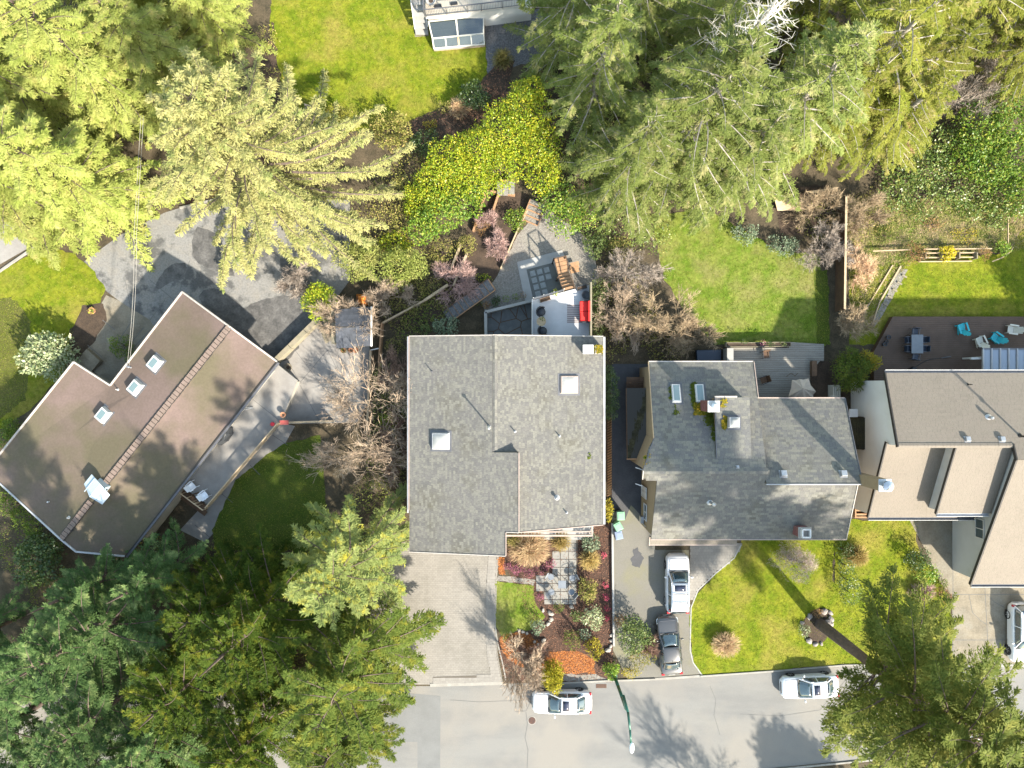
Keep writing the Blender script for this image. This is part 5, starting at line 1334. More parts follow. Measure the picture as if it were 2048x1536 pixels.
make_car('parked_car', 'silver car with sunroof on the street, half under the leaning tree branches', 'car', 1613, 1366, R(183), 4.55, 1.80, 1.47, 'paint_pearl', False, 'parked cars')
make_car('parked_car', 'white crossover cut by the right edge of the photo on the concrete driveway', 'car', 2032, 1260, R(-90), 4.7, 1.88, 1.66, 'paint_white', True, 'parked cars')
make_car('parked_car', 'pale car almost hidden under the leaning tree at the bottom edge', 'car', 1895, 1482, R(4), 4.6, 1.8, 1.45, 'paint_silver', False, 'parked cars')

# ================================================================== STREET FURNITURE
lt = thing('street_lamp', 'dark green curved street lamp with pale head reaching over the road', 'street lamp', P(1229, 1352), world=True)
b0 = P(1229, 1352)
pts = [b0 + Vector((0, 0, h)) for h in (0, 2.0, 4.0, 5.8)]
tip = P(1262, 1487, 8.6)
ctrl = [b0 + Vector((0, 0, 5.8)), P(1247, 1392, 7.2), P(1256, 1425, 8.2), P(1260, 1460, 8.6), tip]
for i in range(1, len(ctrl)): pts.append(ctrl[i])
MB().tube(pts, [.14, .13, .12, .11, .10, .085, .07, .06], 10).build('pole', M['lamp_green'], lt, smooth=True)
MB().lathe([(.22, 0), (.22, .08), (.15, .12), (.15, .6), (.11, .65)], b0, 12).build('base', M['lamp_green'], lt)
hd = MB().lathe([(.02, 0), (.15, .03), (.17, .12), (.10, .20), (.02, .22)], (0, 0, 0), 14, 1.0, 2.3)
hd.v = [(a + tip.x + .05, b + tip.y - .28, c + tip.z - .08) for a, b, c in hd.v]
hd.build('lamp_head', M['lamp_head'], lt, smooth=True)
MB().box((tip.x + .05, tip.y - .35, tip.z - .08), (.16, .3, .03)).build('lamp_lens', M['glass_pale'], lt)

def manhole(px, py, r):
    t = thing('manhole_cover', 'round rusty manhole cover in the road below the white sedan', 'manhole', P(px, py, .008), world=True)
    MB().lathe([(r, -.004), (r, .010)], P(px, py, .008), 24).build('frame', M['kerb'], t)
    d = MB().lathe([(r * .86, .0), (r * .86, .014)], P(px, py, .008), 24)
    c = P(px, py, .022)
    d.build('lid', M['steel_dark'], t)
    s = MB()
    for i in range(-3, 4):
        for j in range(-3, 4):
            if i * i + j * j < 11: s.box((c.x + i * r * .22, c.y + j * r * .22, c.z + .006), (r * .12, r * .12, .012))
    s.build('studs', M['steel_dark'], t, kind='stuff')
manhole(1064, 1441, .34)
dr = thing('storm_drain', 'rusty storm drain grate at the kerb between sedan and lamp', 'drain', P(1202, 1372, .008), world=True)
MB().prism([(X(1192), Y(1368)), (X(1213), Y(1368)), (X(1213), Y(1376)), (X(1192), Y(1376))], .006, .016).build('frame', M['timber_dark'], dr)
for i in range(9): MB().obox(P(1193 + i * 2.3, 1368.5, .02), P(1192.6 + i * 2.3, 1375.8, .02), .04, .02).build('bar', M['steel_dark'], dr)

# wheelie bins
def bin_(px, py, ang, m, label):
    t = thing('wheeled_bin', label, 'bin', P(px, py), ang, 'wheeled bins beside the dark driveway')
    MB().hexa([(-.22, -.26, .06), (.22, -.26, .06), (.22, .26, .06), (-.22, .26, .06)], [(-.29, -.33, .98), (.29, -.33, .98), (.29, .33, .98), (-.29, .33, .98)]).build('body', M[m], t, bevel=.02)
    l = MB().hexa([(-.33, -.36, .98), (.31, -.36, .98), (.31, .36, .98), (-.33, .36, .98)], [(-.28, -.31, 1.06), (.26, -.31, 1.06), (.26, .31, 1.06), (-.28, .31, 1.06)]).build('lid', M[m], t, bevel=.02)
    MB().box((0, 0, 1.065), (.38, .44, .03)).build('lid_panel', M[m], l, bevel=.01)
    MB().bar((-.36, -.28, .96), (-.36, .28, .96), .025).build('handle', M['black'], t)
    for s in (-1, 1):
        w = MB().bar((-.22, s * .24, .11), (-.22, s * .31, .11), .11, n=12).build('wheel', M['tyre'], t)
bin_(1238, 1027, R(2), 'bin_green', 'green wheeled bin furthest from the street beside the dark driveway')
bin_(1233, 1048, R(28), 'bin_green', 'turned green wheeled bin next to the blue bin')
bin_(1234, 1065, R(12), 'bin_blue', 'grey-blue wheeled bin, nearest the street of the three')

# overhead service wires to the brown roof
for i, (a, b, nm) in enumerate((((268, 470), (254, 733), 'twisted pale power cable running down to the brown roof, left of the pair'), ((273, 470), (258, 733), 'straight pale power cable running down to the brown roof, right of the pair'))):
    q = P(b[0], b[1], 4.6); p = P(a[0], a[1], 5.0); far = P(a[0] + 14, 230, 6.2)
    pts = [q.lerp(p, k / 10) - Vector((0, 0, .3 * 4 * (k / 10) * (1 - k / 10))) for k in range(11)] + [p.lerp(far, k / 8) for k in range(1, 9)]
    MB().tube(pts, .014, 5).solo('power_cable', M['wire'], nm, 'cable', q, 'power cables over the brown roof')
mk = thing('service_mast', 'short grey service mast with crossbar at the eave of the brown roof', 'mast', P(256, 734, 3.5), world=True)
MB().bar(P(257, 735, 3.4), P(257, 735, 4.7), .04).build('pole', M['steel'], mk); MB().obox(P(251, 731, 4.6), P(262, 735, 4.6), .06, .06).build('crossbar', M['steel'], mk)

# ================================================================== GARDEN AND TERRACE FURNITURE
Zd = 2.402
rug = MB()
rw = [P(1134, 609, Zd), P(1165, 609, Zd), P(1165, 646, Zd), P(1134, 646, Zd)]
rg = thing('striped_rug', 'striped outdoor rug lying before the red loveseat on the pale deck', 'rug', P(1150, 628, Zd), world=True)
MB().slab([p + Vector((0, 0, .012)) for p in rw], .01).build('rug_base', M['rug_a'], rg)
for i in range(10):
    y = 610 + i * 3.7
    MB().slab([P(1134.3, y, Zd + .016), P(1164.8, y, Zd + .016), P(1164.8, y + 1.7, Zd + .016), P(1134.3, y + 1.7, Zd + .016)], .006).build('stripe', M['rug_b'], rg)
so = thing('red_loveseat', 'red cushioned outdoor loveseat against the deck parapet', 'sofa', P(1169, 624, Zd), 0)
for (y, nm) in ((.0, 'seat_cushion'),):
    for k in (-1, 1): MB().box((-.10, k * .39, .42), (.62, .77, .16)).build(nm, M['red'], so, bevel=.05)
    for k in (-1, 1): MB().box((.27, k * .39, .68), (.16, .77, .5)).build('back_cushion', M['red'], so, bevel=.05)
MB().box((0, 0, .28), (.74, 1.62, .10)).build('frame', M['char'], so)
for k in (-1, 1):
    MB().box((-.04, k * .82, .56), (.66, .07, .06)).build('arm', M['char'], so)
    for x in (-.32, .32): MB().box((x, k * .78, .15), (.06, .06, .3)).build('leg', M['char'], so)
def tub_chair(px, py, ang, label):
    t = thing('tub_chair', label, 'chair', P(px, py, Zd), ang, 'dark tub chairs on the pale deck')
    MB().lathe([(.30, .34), (.34, .38), (.33, .46), (.0, .48)], (0, 0, 0), 14).build('seat', M['char'], t, smooth=True)
    rows = []
    for i in range(13):
        a = R(75 + i * 210 / 12); h = .74 - .12 * abs(i - 6) / 6
        c, s_ = math.cos(a), math.sin(a)
        rows.append([(.31 * c, .33 * s_, .32), (.37 * c, .39 * s_, .55), (.41 * c, .43 * s_, h), (.37 * c, .39 * s_, h), (.33 * c, .35 * s_, .5)])
    MB().grid(rows).build('backrest', M['char'], t, smooth=True, solid=.03)
    for a in (45, 135, 225, 315): MB().bar((.2 * math.cos(R(a)), .2 * math.sin(R(a)), .36), (.28 * math.cos(R(a)), .28 * math.sin(R(a)), 0), .02).build('leg', M['black'], t)
tub_chair(1082, 625, R(-25), 'dark grey tub chair above the round table on the pale deck'); tub_chair(1085, 663, R(35), 'dark grey tub chair between the round table and the roof edge')
rt = thing('round_table', 'round pale wooden table between two dark tub chairs', 'table', P(1082, 644, Zd))
MB().lathe([(.33, .48), (.36, .50), (.36, .52), (.0, .525)], (0, 0, 0), 24).build('tabletop', M['timber_pale'], rt)
for a in (90, 210, 330): MB().bar((.05 * math.cos(R(a)), .05 * math.sin(R(a)), .49), (.25 * math.cos(R(a)), .25 * math.sin(R(a)), 0), .02).build('leg', M['timber_pale'], rt)
fb = thing('fire_bowl', 'round dark fire bowl on the pale deck above the loveseat', 'fire bowl', P(1171, 591, Zd))
MB().lathe([(.10, .05), (.28, .18), (.33, .34), (.30, .35), (.2, .24), (0, .2)], (0, 0, 0), 18).build('bowl', M['char'], fb, smooth=True); MB().lathe([(.22, 0), (.22, .05)], (0, 0, 0), 14).build('base', M['black'], fb)

def planter_box(px, py, ang, l, w, z, label, m='timber_dark', h=.3, nm='planter_box', grp=None):
    t = thing(nm, label, 'planter', P(px, py, z), ang, grp)
    for s in (-1, 1):
        MB().box((0, s * (w / 2 - .02), h / 2), (l, .04, h)).build('side_board', M[m], t); MB().box((s * (l / 2 - .02), 0, h / 2), (.04, w - .084, h)).build('end_board', M[m], t)
    MB().box((0, 0, h * .4), (l - .09, w - .09, h * .8)).build('planting_soil', M['soil'], t)
    return t
planter_box(1090, 599, R(17), .8, .28, Zd, 'narrow planter box behind the glass railing of the pale deck'); planter_box(1163, 576, R(17), .8, .3, Zd, 'dark planter box with stones in the upper corner of the pale deck', 'char')

def pot(px, py, z, r, h, m, label, cat='plant pot', soil=True, nm='plant_pot', grp=None):
    t = thing(nm, label, cat, P(px, py, z), 0, grp)
    MB().lathe([(r * .7, 0), (r, h * .85), (r * 1.08, h * .86), (r * 1.08, h), (r * .9, h), (r * .85, h * .82), (0, h * .80)], (0, 0, 0), 16).build('pot', M[m], t)
    if soil: MB().lathe([(r * .84, h * .80), (0, h * .83)], (0, 0, 0), 12).build('planting_soil', M['soil'], t)
    return t
# ---- dark deck furniture
z4 = .552
tb = thing('dining_table', 'grey rectangular table with six chairs on the dark deck', 'table', P(1824, 689, z4))
MB().box((0, 0, .74), (.92, 1.48, .04)).build('tabletop', M['tablegrey'], tb, bevel=.01)
for x in (-.4, .4):
    for y in (-.66, .66): MB().box((x, y, .36), (.06, .06, .72)).build('leg', M['black'], tb)
def din_chair(dx, dy, ang, label):
    c = P(1824, 689, z4); t = thing('dining_chair', label, 'chair', (c.x + dx, c.y + dy, z4), ang, 'dining chairs on the dark deck')
    MB().box((0, 0, .44), (.46, .48, .04)).build('seat', M['tarp_blue'], t, bevel=.01); MB().box((-.25, 0, .70), (.04, .46, .48)).build('backrest', M['tarp_blue'], t, bevel=.01)
    for s in (-1, 1):
        MB().box((0, s * .25, .62), (.44, .04, .04)).build('arm', M['gutter'], t)
        for x in (-.22, .2): MB().box((x, s * .23, .22), (.035, .035, .43)).build('leg', M['gutter'], t)
for dx, dy, a, nm in ((0, 1.0, -95, 'dark chair at the upper end of the grey dining table'), (.02, -1.0, 80, 'dark chair at the roof end of the grey dining table'), (.62, .35, 180, 'dark chair pushed in at the right of the grey dining table, upper'), (.66, -.35, 176, 'dark chair pushed in at the right of the grey dining table, lower'),
                      (-.58, .34, 4, 'dark chair pushed in at the left of the grey dining table, upper'), (-.6, -.36, 0, 'dark chair pushed in at the left of the grey dining table, lower')): din_chair(dx, dy, R(a), nm)
def adirondack(px, py, ang, m, label):
    t = thing('adirondack_chair', label, 'chair', P(px, py, z4), ang, 'slatted garden chairs on the dark deck')
    for i in range(5): MB().obox((.30 - i * .105, -.25, .36 - i * .03), (.30 - i * .105, .25, .36 - i * .03), .095, .02).build('seat_slat', M[m], t)
    for i in range(5):
        k = i - 2; ln = .88 - .05 * k * k
        MB().obox((-.20, k * .095, .24), (-.20 - ln * .52, k * .115, .24 + ln * .82), .095, .02, (1, 0, .6)).build('back_slat', M[m], t)
    for s in (-1, 1):
        MB().box((-.02, s * .33, .55), (.72, .13, .025)).build('arm', M[m], t, bevel=.01)
        MB().box((.30, s * .30, .27), (.09, .03, .54)).build('leg', M[m], t); MB().obox((.34, s * .27, .32), (-.45, s * .27, .03), .03, .11).build('side_rail', M[m], t); MB().box((-.30, s * .30, .30), (.07, .03, .5)).build('leg', M[m], t)
adirondack(1919, 657, R(108), 'teal', 'teal slatted garden chair standing alone nearest the dining table')
adirondack(1955, 683, R(116), 'offwhite', 'off-white slatted garden chair between two teal chairs')
adirondack(1986, 676, R(146), 'teal', 'teal slatted garden chair in front of the patio cover'); adirondack(2018, 660, R(172), 'offwhite', 'off-white slatted garden chair furthest right on the dark deck')
for x, y, r, nm in ((1774, 675, .17, 'largest empty pale rimmed pot at the slanted deck edge'), (1770.5, 683.5, .12, 'smallest empty pot between two others at the slanted deck edge'), (1766.5, 689, .16, 'empty dark pot lowest of three at the slanted deck edge')): pot(x, y, z4, r, .3, 'char', nm, grp='empty pots on the dark deck')
hose = [P(x, y, z4 + .03) for x, y in ((1826, 737), (1836, 731), (1848, 723), (1860, 719), (1872, 717), (1884, 716))]
MB().tube(hose, .022, 6).solo('hose', M['black'], 'thin black hose snaking over the dark deck from a machine by the gutter', 'hose', hose[0])
MB().tube([P(1883, 716, z4 + .05), P(1895, 714, z4 + .05), P(1902, 713, z4 + .05)], [.03, .05, .03], 6).solo('spray_lance', M['gutter'], 'black spray lance at the end of the hose on the dark deck', 'lance', P(1892, 714, z4))
pw = thing('pressure_washer', 'small black pressure washer beside the gutter on the dark deck', 'machine', P(1822, 739, z4))
MB().box((0, 0, .3), (.4, .3, .4)).build('body', M['black'], pw, bevel=.04); MB().tube([(-.15, -.12, .5), (-.25, -.12, .85), (-.25, .12, .85), (-.15, .12, .5)], .02).build('handle', M['gutter'], pw)
for s in (-1, 1): MB().bar((.1, s * .15, .12), (.1, s * .22, .12), .12, n=12).build('wheel', M['tyre'], pw)
# ---- weathered deck furniture
z3 = .502
pp_ = thing('patio_umbrella', 'tilted beige parasol with folded panels on the weathered deck', 'umbrella', P(1602, 776, z3), world=True)
ap_ = P(1606, 777, 2.75); rimp = [P(x, y, z) for x, y, z in ((1577, 793, 2.15), (1584, 760, 2.05), (1599, 758, 2.25), (1617, 757, 2.1), (1632, 783, 2.2), (1627, 799, 2.0), (1607, 803, 2.25), (1590, 797, 2.2))]
mb = MB()
for i in range(8):
    a_, b_ = rimp[i], rimp[(i + 1) % 8]; m_ = a_.lerp(b_, .5).lerp(ap_, .10) + Vector((0, 0, -.1))
    mb.face([ap_, a_, m_]); mb.face([ap_, m_, b_])
mb.build('canopy', M['canvas'], pp_, solid=.01)
for i in range(8): MB().bar(ap_ + Vector((0, 0, -.03)), rimp[i] + Vector((0, 0, -.03)), .012).build('rib', M['timber_grey'], pp_)
MB().bar(P(1600, 779, z3), ap_, .03).build('pole', M['timber_grey'], pp_); MB().lathe([(.28, 0), (.28, .06), (.06, .12)], P(1600, 779, z3), 14).build('base', M['black'], pp_)
def wire_chair(px, py, ang, label):
    t = thing('patio_chair', label, 'chair', P(px, py, z3), ang, 'dark chairs on the weathered deck')
    MB().box((0, 0, .42), (.5, .5, .05)).build('seat', M['timber_dark'], t, bevel=.01); MB().obox((-.25, 0, .45), (-.36, 0, .95), .5, .04, (1, 0, 0)).build('backrest', M['timber_dark'], t)
    for s in (-1, 1):
        MB().box((0, s * .28, .62), (.5, .05, .04)).build('arm', M['black'], t)
        for x in (-.24, .24): MB().bar((x, s * .26, .0), (x, s * .26, .62), .018).build('leg', M['black'], t)
wire_chair(1528, 710, R(-85), 'dark chair close to the flower planters on the weathered deck'); wire_chair(1524, 760, R(200), 'black chair in shade against the roof edge on the weathered deck')
planter_box(1487, 690, 0, 3.0, .36, .5, 'long planter box of dry soil at the lawn end of the weathered deck, left one', 'timber_grey', .35); planter_box(1550, 689, 0, 2.3, .36, .5, 'planter box with dark plants at the lawn end of the weathered deck, right one', 'timber_grey', .35)
MB().tube([P(1572, 754, 1.3), P(1582, 746, 1.3), P(1590, 752, 1.3), P(1596, 746, 1.3)], .02, 5).solo('garland_wire', M['timber_dark'], 'twisted bare wire ornament beside the beige parasol', 'ornament', P(1582, 750, z3))
# dark pool-blue cover beside the deck
bt = MB().slab([P(1393, 700, .5), P(1443, 699, .5), P(1443, 735, .5), P(1395, 735, .5)], .45); bt.solo('covered_tub', M['tarp_blue'], 'dark blue covered tub between bare shrubs and the deck wall', 'tub', P(1420, 716), bevel=.05)
# ---- terrace of the brown-roofed house
zt = 1.604
def garden_chair(px, py, ang, label):
    t = thing('plastic_chair', label, 'chair', P(px, py, zt), ang, 'white plastic chairs on the terrace')
    MB().grid([[(-.25 + .14 * i, -.24 + .16 * j, .40 + .02 * (j - 1.5) ** 2 - .015 * i) for j in range(4)] for i in range(4)]).build('seat', M['plastic_white'], t, solid=.03)
    MB().grid([[(-.26 - .05 * i, -.25 + .125 * j, .40 + .17 * i) for j in range(5)] for i in range(4)]).build('backrest', M['plastic_white'], t, solid=.03)
    for s in (-1, 1):
        MB().obox((-.34, s * .29, .64), (.22, s * .31, .60), .07, .03).build('arm', M['plastic_white'], t)
        MB().bar((.2, s * .28, .6), (.25, s * .30, 0), .025).build('leg', M['plastic_white'], t); MB().bar((-.26, s * .26, .42), (-.34, s * .29, 0), .025).build('leg', M['plastic_white'], t)
garden_chair(389, 970, R(42), 'white plastic chair nearest the brown roof on the terrace'); garden_chair(414, 988, R(38), 'white plastic chair beside the picket railing on the terrace')
gr = thing('covered_grill', 'barbecue under a crumpled black cover against the brown roof edge', 'grill', P(454, 872, zt), world=True)
c_ = P(453, 872, zt); rr_ = random.Random(8)
ring0, ring1, ring2 = [], [], []
for i in range(14):
    a = 2 * math.pi * i / 14; k = 1 + .06 * (-1) ** i
    x, y = .75 * math.cos(a) * k, .34 * math.sin(a) * k
    ca, sa = math.cos(R(52)), math.sin(R(52))
    f = lambda s: (c_.x + (x * ca - y * sa) * s, c_.y + (x * sa + y * ca) * s)
    ring0.append((*f(1.05), zt)); ring1.append((*f(1.0), zt + .75)); ring2.append((*f(.72), zt + 1.1 + rr_.uniform(-.05, .05)))
mb = MB(); mb.grid([r + [r[0]] for r in (ring0, ring1, ring2)]); mb.face(ring2); mb.build('cover', M['cover'], gr)
for i in range(0, 14, 2): MB().bar(Vector(ring0[i]), Vector(ring1[i]) , .02).build('fold', M['cover'], gr)
for x, y, r, m, nm in ((579, 735, .30, 'concrete_old', 'round stone planter at the corner between terrace and patio'), (569, 829, .20, 'terracotta', 'small dark pot on the step beside the red bench')): pot(x, y, .02 if x > 575 else zt, r, .45, m, nm)
rb_ = thing('red_bench', 'small faded red bench at the end of the patio', 'bench', P(567, 846), world=True)
for i in range(3): MB().obox(P(559, 842.5 + i * 2.6, 1.9), P(577, 842.5 + i * 2.6, 1.9), .12, .04).build('slat', mat('red_wood%d' % i, (.33, .06, .055), (.26, .07, .06), 5, rough=.8), rb_)
for x in (560, 576): MB().obox(P(x, 843, 0), P(x, 848, 1.85), .06, .06).build('leg', M['timber_dark'], rb_)
MB().lathe([(.10, 0), (.16, .25), (.13, .3), (.15, .32), (.02, .36)], P(547, 848, zt), 12).solo('red_watering_can', mat('red_plastic', (.55, .02, .03), rough=.4), 'bright red watering can at the terrace railing', 'watering can', P(547, 848, zt))
st2 = thing('fence_rail', 'pale wooden fence running from the red bench towards the bare shrubs', 'fence', P(610, 846), world=True)
for i in range(11):
    MB().obox(P(578 + i * 8, 846 - i * .3, .6), P(585 + i * 8, 845.8 - i * .3, .6), .06, 1.2).build('board', M['timber_grey'], st2)
MB().obox(P(577, 845, 1.2), P(666, 842, 1.2), .14, .06).build('cap_rail', M['timber_pale'], st2)
ldr = MB().obox(P(484, 816, zt + .05), P(506, 815, zt + .05), .05, .05).obox(P(484, 821, zt + .05), P(506, 815.6, zt + .05), .05, .05); ldr.solo('folded_trestle', M['white'], 'white folded trestle lying on the terrace beside the gutter', 'trestle', P(495, 817, zt))
MB().box(P(532, 868, .3), (.7, .5, .5), R(50)).solo('storage_box', M['black'], 'black box just outside the picket railing', 'box', P(532, 868), bevel=.04)
# orange tarp and pots by the shed
tp_ = thing('orange_tarp', 'bright orange tarp over a low stack behind the slate shed', 'tarp', P(726, 600), world=True)
rr_ = random.Random(3); rows = []
for i in range(7):
    rows.append([P(713 + j * 3.7 + rr_.uniform(-.6, .6), 588 + i * 3.8 + rr_.uniform(-.6, .6), (.75 if 0 < i < 6 and 0 < j < 6 else .12) + rr_.uniform(-.08, .08)) for j in range(7)])
MB().grid(rows).build('sheet', M['orange'], tp_, smooth=False)
MB().prism([(X(717), Y(606)), (X(733), Y(606)), (X(733), Y(593)), (X(717), Y(593))], 0, .6).build('stack', M['timber_dark'], tp_)
for x, nm in ((688, 'terracotta pot holding a green plant at the shed front'), (703, 'empty terracotta pot in the middle of the shed front'), (713, 'empty terracotta pot at the right end of the shed front')): pot(x, 701, 0, .2, .3, 'terracotta', nm, grp='pots before the slate shed')
pot(187, 622, .02, .26, .3, 'terracotta', 'terracotta pot with yellow-green plant on the bare bed beside the path')
# steps in front of the brown house
es = thing('entry_steps', 'concrete steps in the shaded notch of the brown roof', 'steps', P(190, 720), world=True)
for i, k in enumerate(((173, 698, 200, 722), (166, 708, 192, 732), (160, 716, 186, 740))):
    MB().slab([P(k[0], k[1], .55 - .16 * i), P(k[2], k[3], .55 - .16 * i), P(k[2] - 9, k[3] + 10, .55 - .16 * i), P(k[0] - 9, k[1] + 10, .55 - .16 * i)], .5 - .16 * i).build('step', M['concrete_old'], es)
# bench under the top-left spruce
bn = thing('garden_bench', 'grey slatted garden bench half hidden under the pale spruce', 'bench', P(627, 228), R(-15))
for i in range(5): MB().box((0, -.22 + i * .1, .43), (1.3, .085, .03)).build('seat_slat', M['wood_grey'], bn)
for i in range(3): MB().box((0, .28 + .03 * i, .55 + i * .12), (1.3, .03, .09)).build('back_slat', M['wood_grey'], bn)
for s in (-1, 1):
    MB().box((s * .55, 0, .21), (.07, .5, .42)).build('leg', M['wood_grey'], bn)
# hydrangea rack: glazed cold frame at the raised deck
cf = thing('cold_frame', 'white framed cold frame with four large and four small panes before the raised deck', 'cold frame', P(912, 64), world=True)
c00, c10, c11, c01 = P(868, 98, .35), P(969, 89, .35), P(967, 31, 1.3), P(857, 43, 1.3)
m0, m1 = P(865, 77, .95), P(967, 67, .95)
gl_ = glass_mat('frame_glass', (.05, .06, .055), .6, .05)
def lat(a, b, w=.09, h=.07, nm='glazing_bar', m='offwhite'): MB().obox(a, b, w, h).build(nm, M[m], cf)
lat(c01, c11); lat(m0, m1); lat(c00 + Vector((0, 0, .05)), c10 + Vector((0, 0, .05)), .1, .1); lat(c01, m0); lat(c11, m1); lat(m0, c00); lat(m1, c10)
lat(c01.lerp(c11, .5), m0.lerp(m1, .5), .12)
for t_ in (.25, .5, .75): lat(m0.lerp(m1, t_), c00.lerp(c10, t_), .08 if t_ != .5 else .14, .07, 'glazing_bar', 'offwhite' if t_ != .5 else 'timber_pale')
lat(c01.lerp(m0, .55) - Vector((0, 0, .05)), c11.lerp(m1, .55) - Vector((0, 0, .05)), .07, .05, 'brace')
for i in range(2):
    for (a, b, c, d) in ((c01, c11, m1, m0),):
        MB().face([a.lerp(b, i / 2 + .01), a.lerp(b, i / 2 + .49), d.lerp(c, i / 2 + .49), d.lerp(c, i / 2 + .01)][::-1]).build('pane', gl_, cf)
for i in range(4): MB().face([m0.lerp(m1, i / 4 + .01), m0.lerp(m1, i / 4 + .24), c00.lerp(c10, i / 4 + .24), c00.lerp(c10, i / 4 + .01)][::-1]).build('pane', gl_, cf)
for a, b in ((c00, c10), (c10, c11), (c11, c01), (c01, c00)):
    a0, b0 = Vector((a.x, a.y, 0)), Vector((b.x, b.y, 0)); mb = MB(); o = (b0 - a0).normalized(); o = Vector((-o.y, o.x, 0)) * .03
    mb.hexa([a0 - o, b0 - o, b0 + o, a0 + o], [a - o, b - o, b + o, a + o]).build('side_panel', M['fascia_pink'], cf)
MB().prism([(p.x, p.y) for p in (c00, c10, c11, c01)], .02, .25).build('planting_soil', M['soil'], cf)
for i, (x, y) in enumerate(((888, 88), (905, 85), (930, 60), (885, 62))): MB().lathe([(.1, 0), (.2, .15), (.12, .3)], P(x, y, .25), 8).build('seedling', M['moss_green'], cf)
pot(863, 7, 2.402, .36, .5, 'concrete_pale', 'large pale pot with round shrub on the raised deck at the top edge')
for x, y in ((876, 12), (908, 7)): MB().box(P(x, y, 2.45), (.55, .2, .12), R(8)).solo('door_mat', M['black'], 'dark mat on the raised deck ' + ('beside the large pale pot' if x < 890 else 'further along the railing'), 'mat', P(x, y, 2.4), 'dark mats on the raised deck')
# ================================================================== VEGETATION
def tubes_np(p0, p1, r0, r1, n=3):
    p0, p1 = np.asarray(p0, float), np.asarray(p1, float); r0, r1 = np.asarray(r0, float), np.asarray(r1, float)
    d = p1 - p0; L = np.linalg.norm(d, axis=1, keepdims=True) + 1e-9; d = d / L
    ref = np.where(np.abs(d[:, 2:3]) > .9, np.array([[1., 0, 0]]), np.array([[0, 0, 1.]]))
    a = np.cross(d, ref); a /= np.linalg.norm(a, axis=1, keepdims=True) + 1e-9; b = np.cross(d, a)
    m = len(p0); V = np.zeros((m, 2 * n, 3))
    for i in range(n):
        t = 2 * math.pi * i / n; o = a * math.cos(t) + b * math.sin(t)
        V[:, i] = p0 + o * r0[:, None]; V[:, n + i] = p1 + o * r1[:, None]
    base = (np.arange(m) * 2 * n)[:, None]
    fc = np.concatenate([base + np.array([i, (i + 1) % n, n + (i + 1) % n, n + i]) for i in range(n)])
    return V.reshape(-1, 3), fc

def leaves_np(pos, d, nrm, ln, w):
    """one pointed leaf (kite) per row"""
    s = np.cross(d, nrm); s /= np.linalg.norm(s, axis=1, keepdims=True) + 1e-9
    m = len(pos)
    V = np.stack([pos, pos + d * (ln * .45)[:, None] + s * w[:, None], pos + d * ln[:, None], pos + d * (ln * .45)[:, None] - s * w[:, None]], 1).reshape(-1, 3)
    return V, (np.arange(m) * 4)[:, None] + np.arange(4)[None, :]

def unit(v): return v / (np.linalg.norm(v, axis=-1, keepdims=True) + 1e-9)

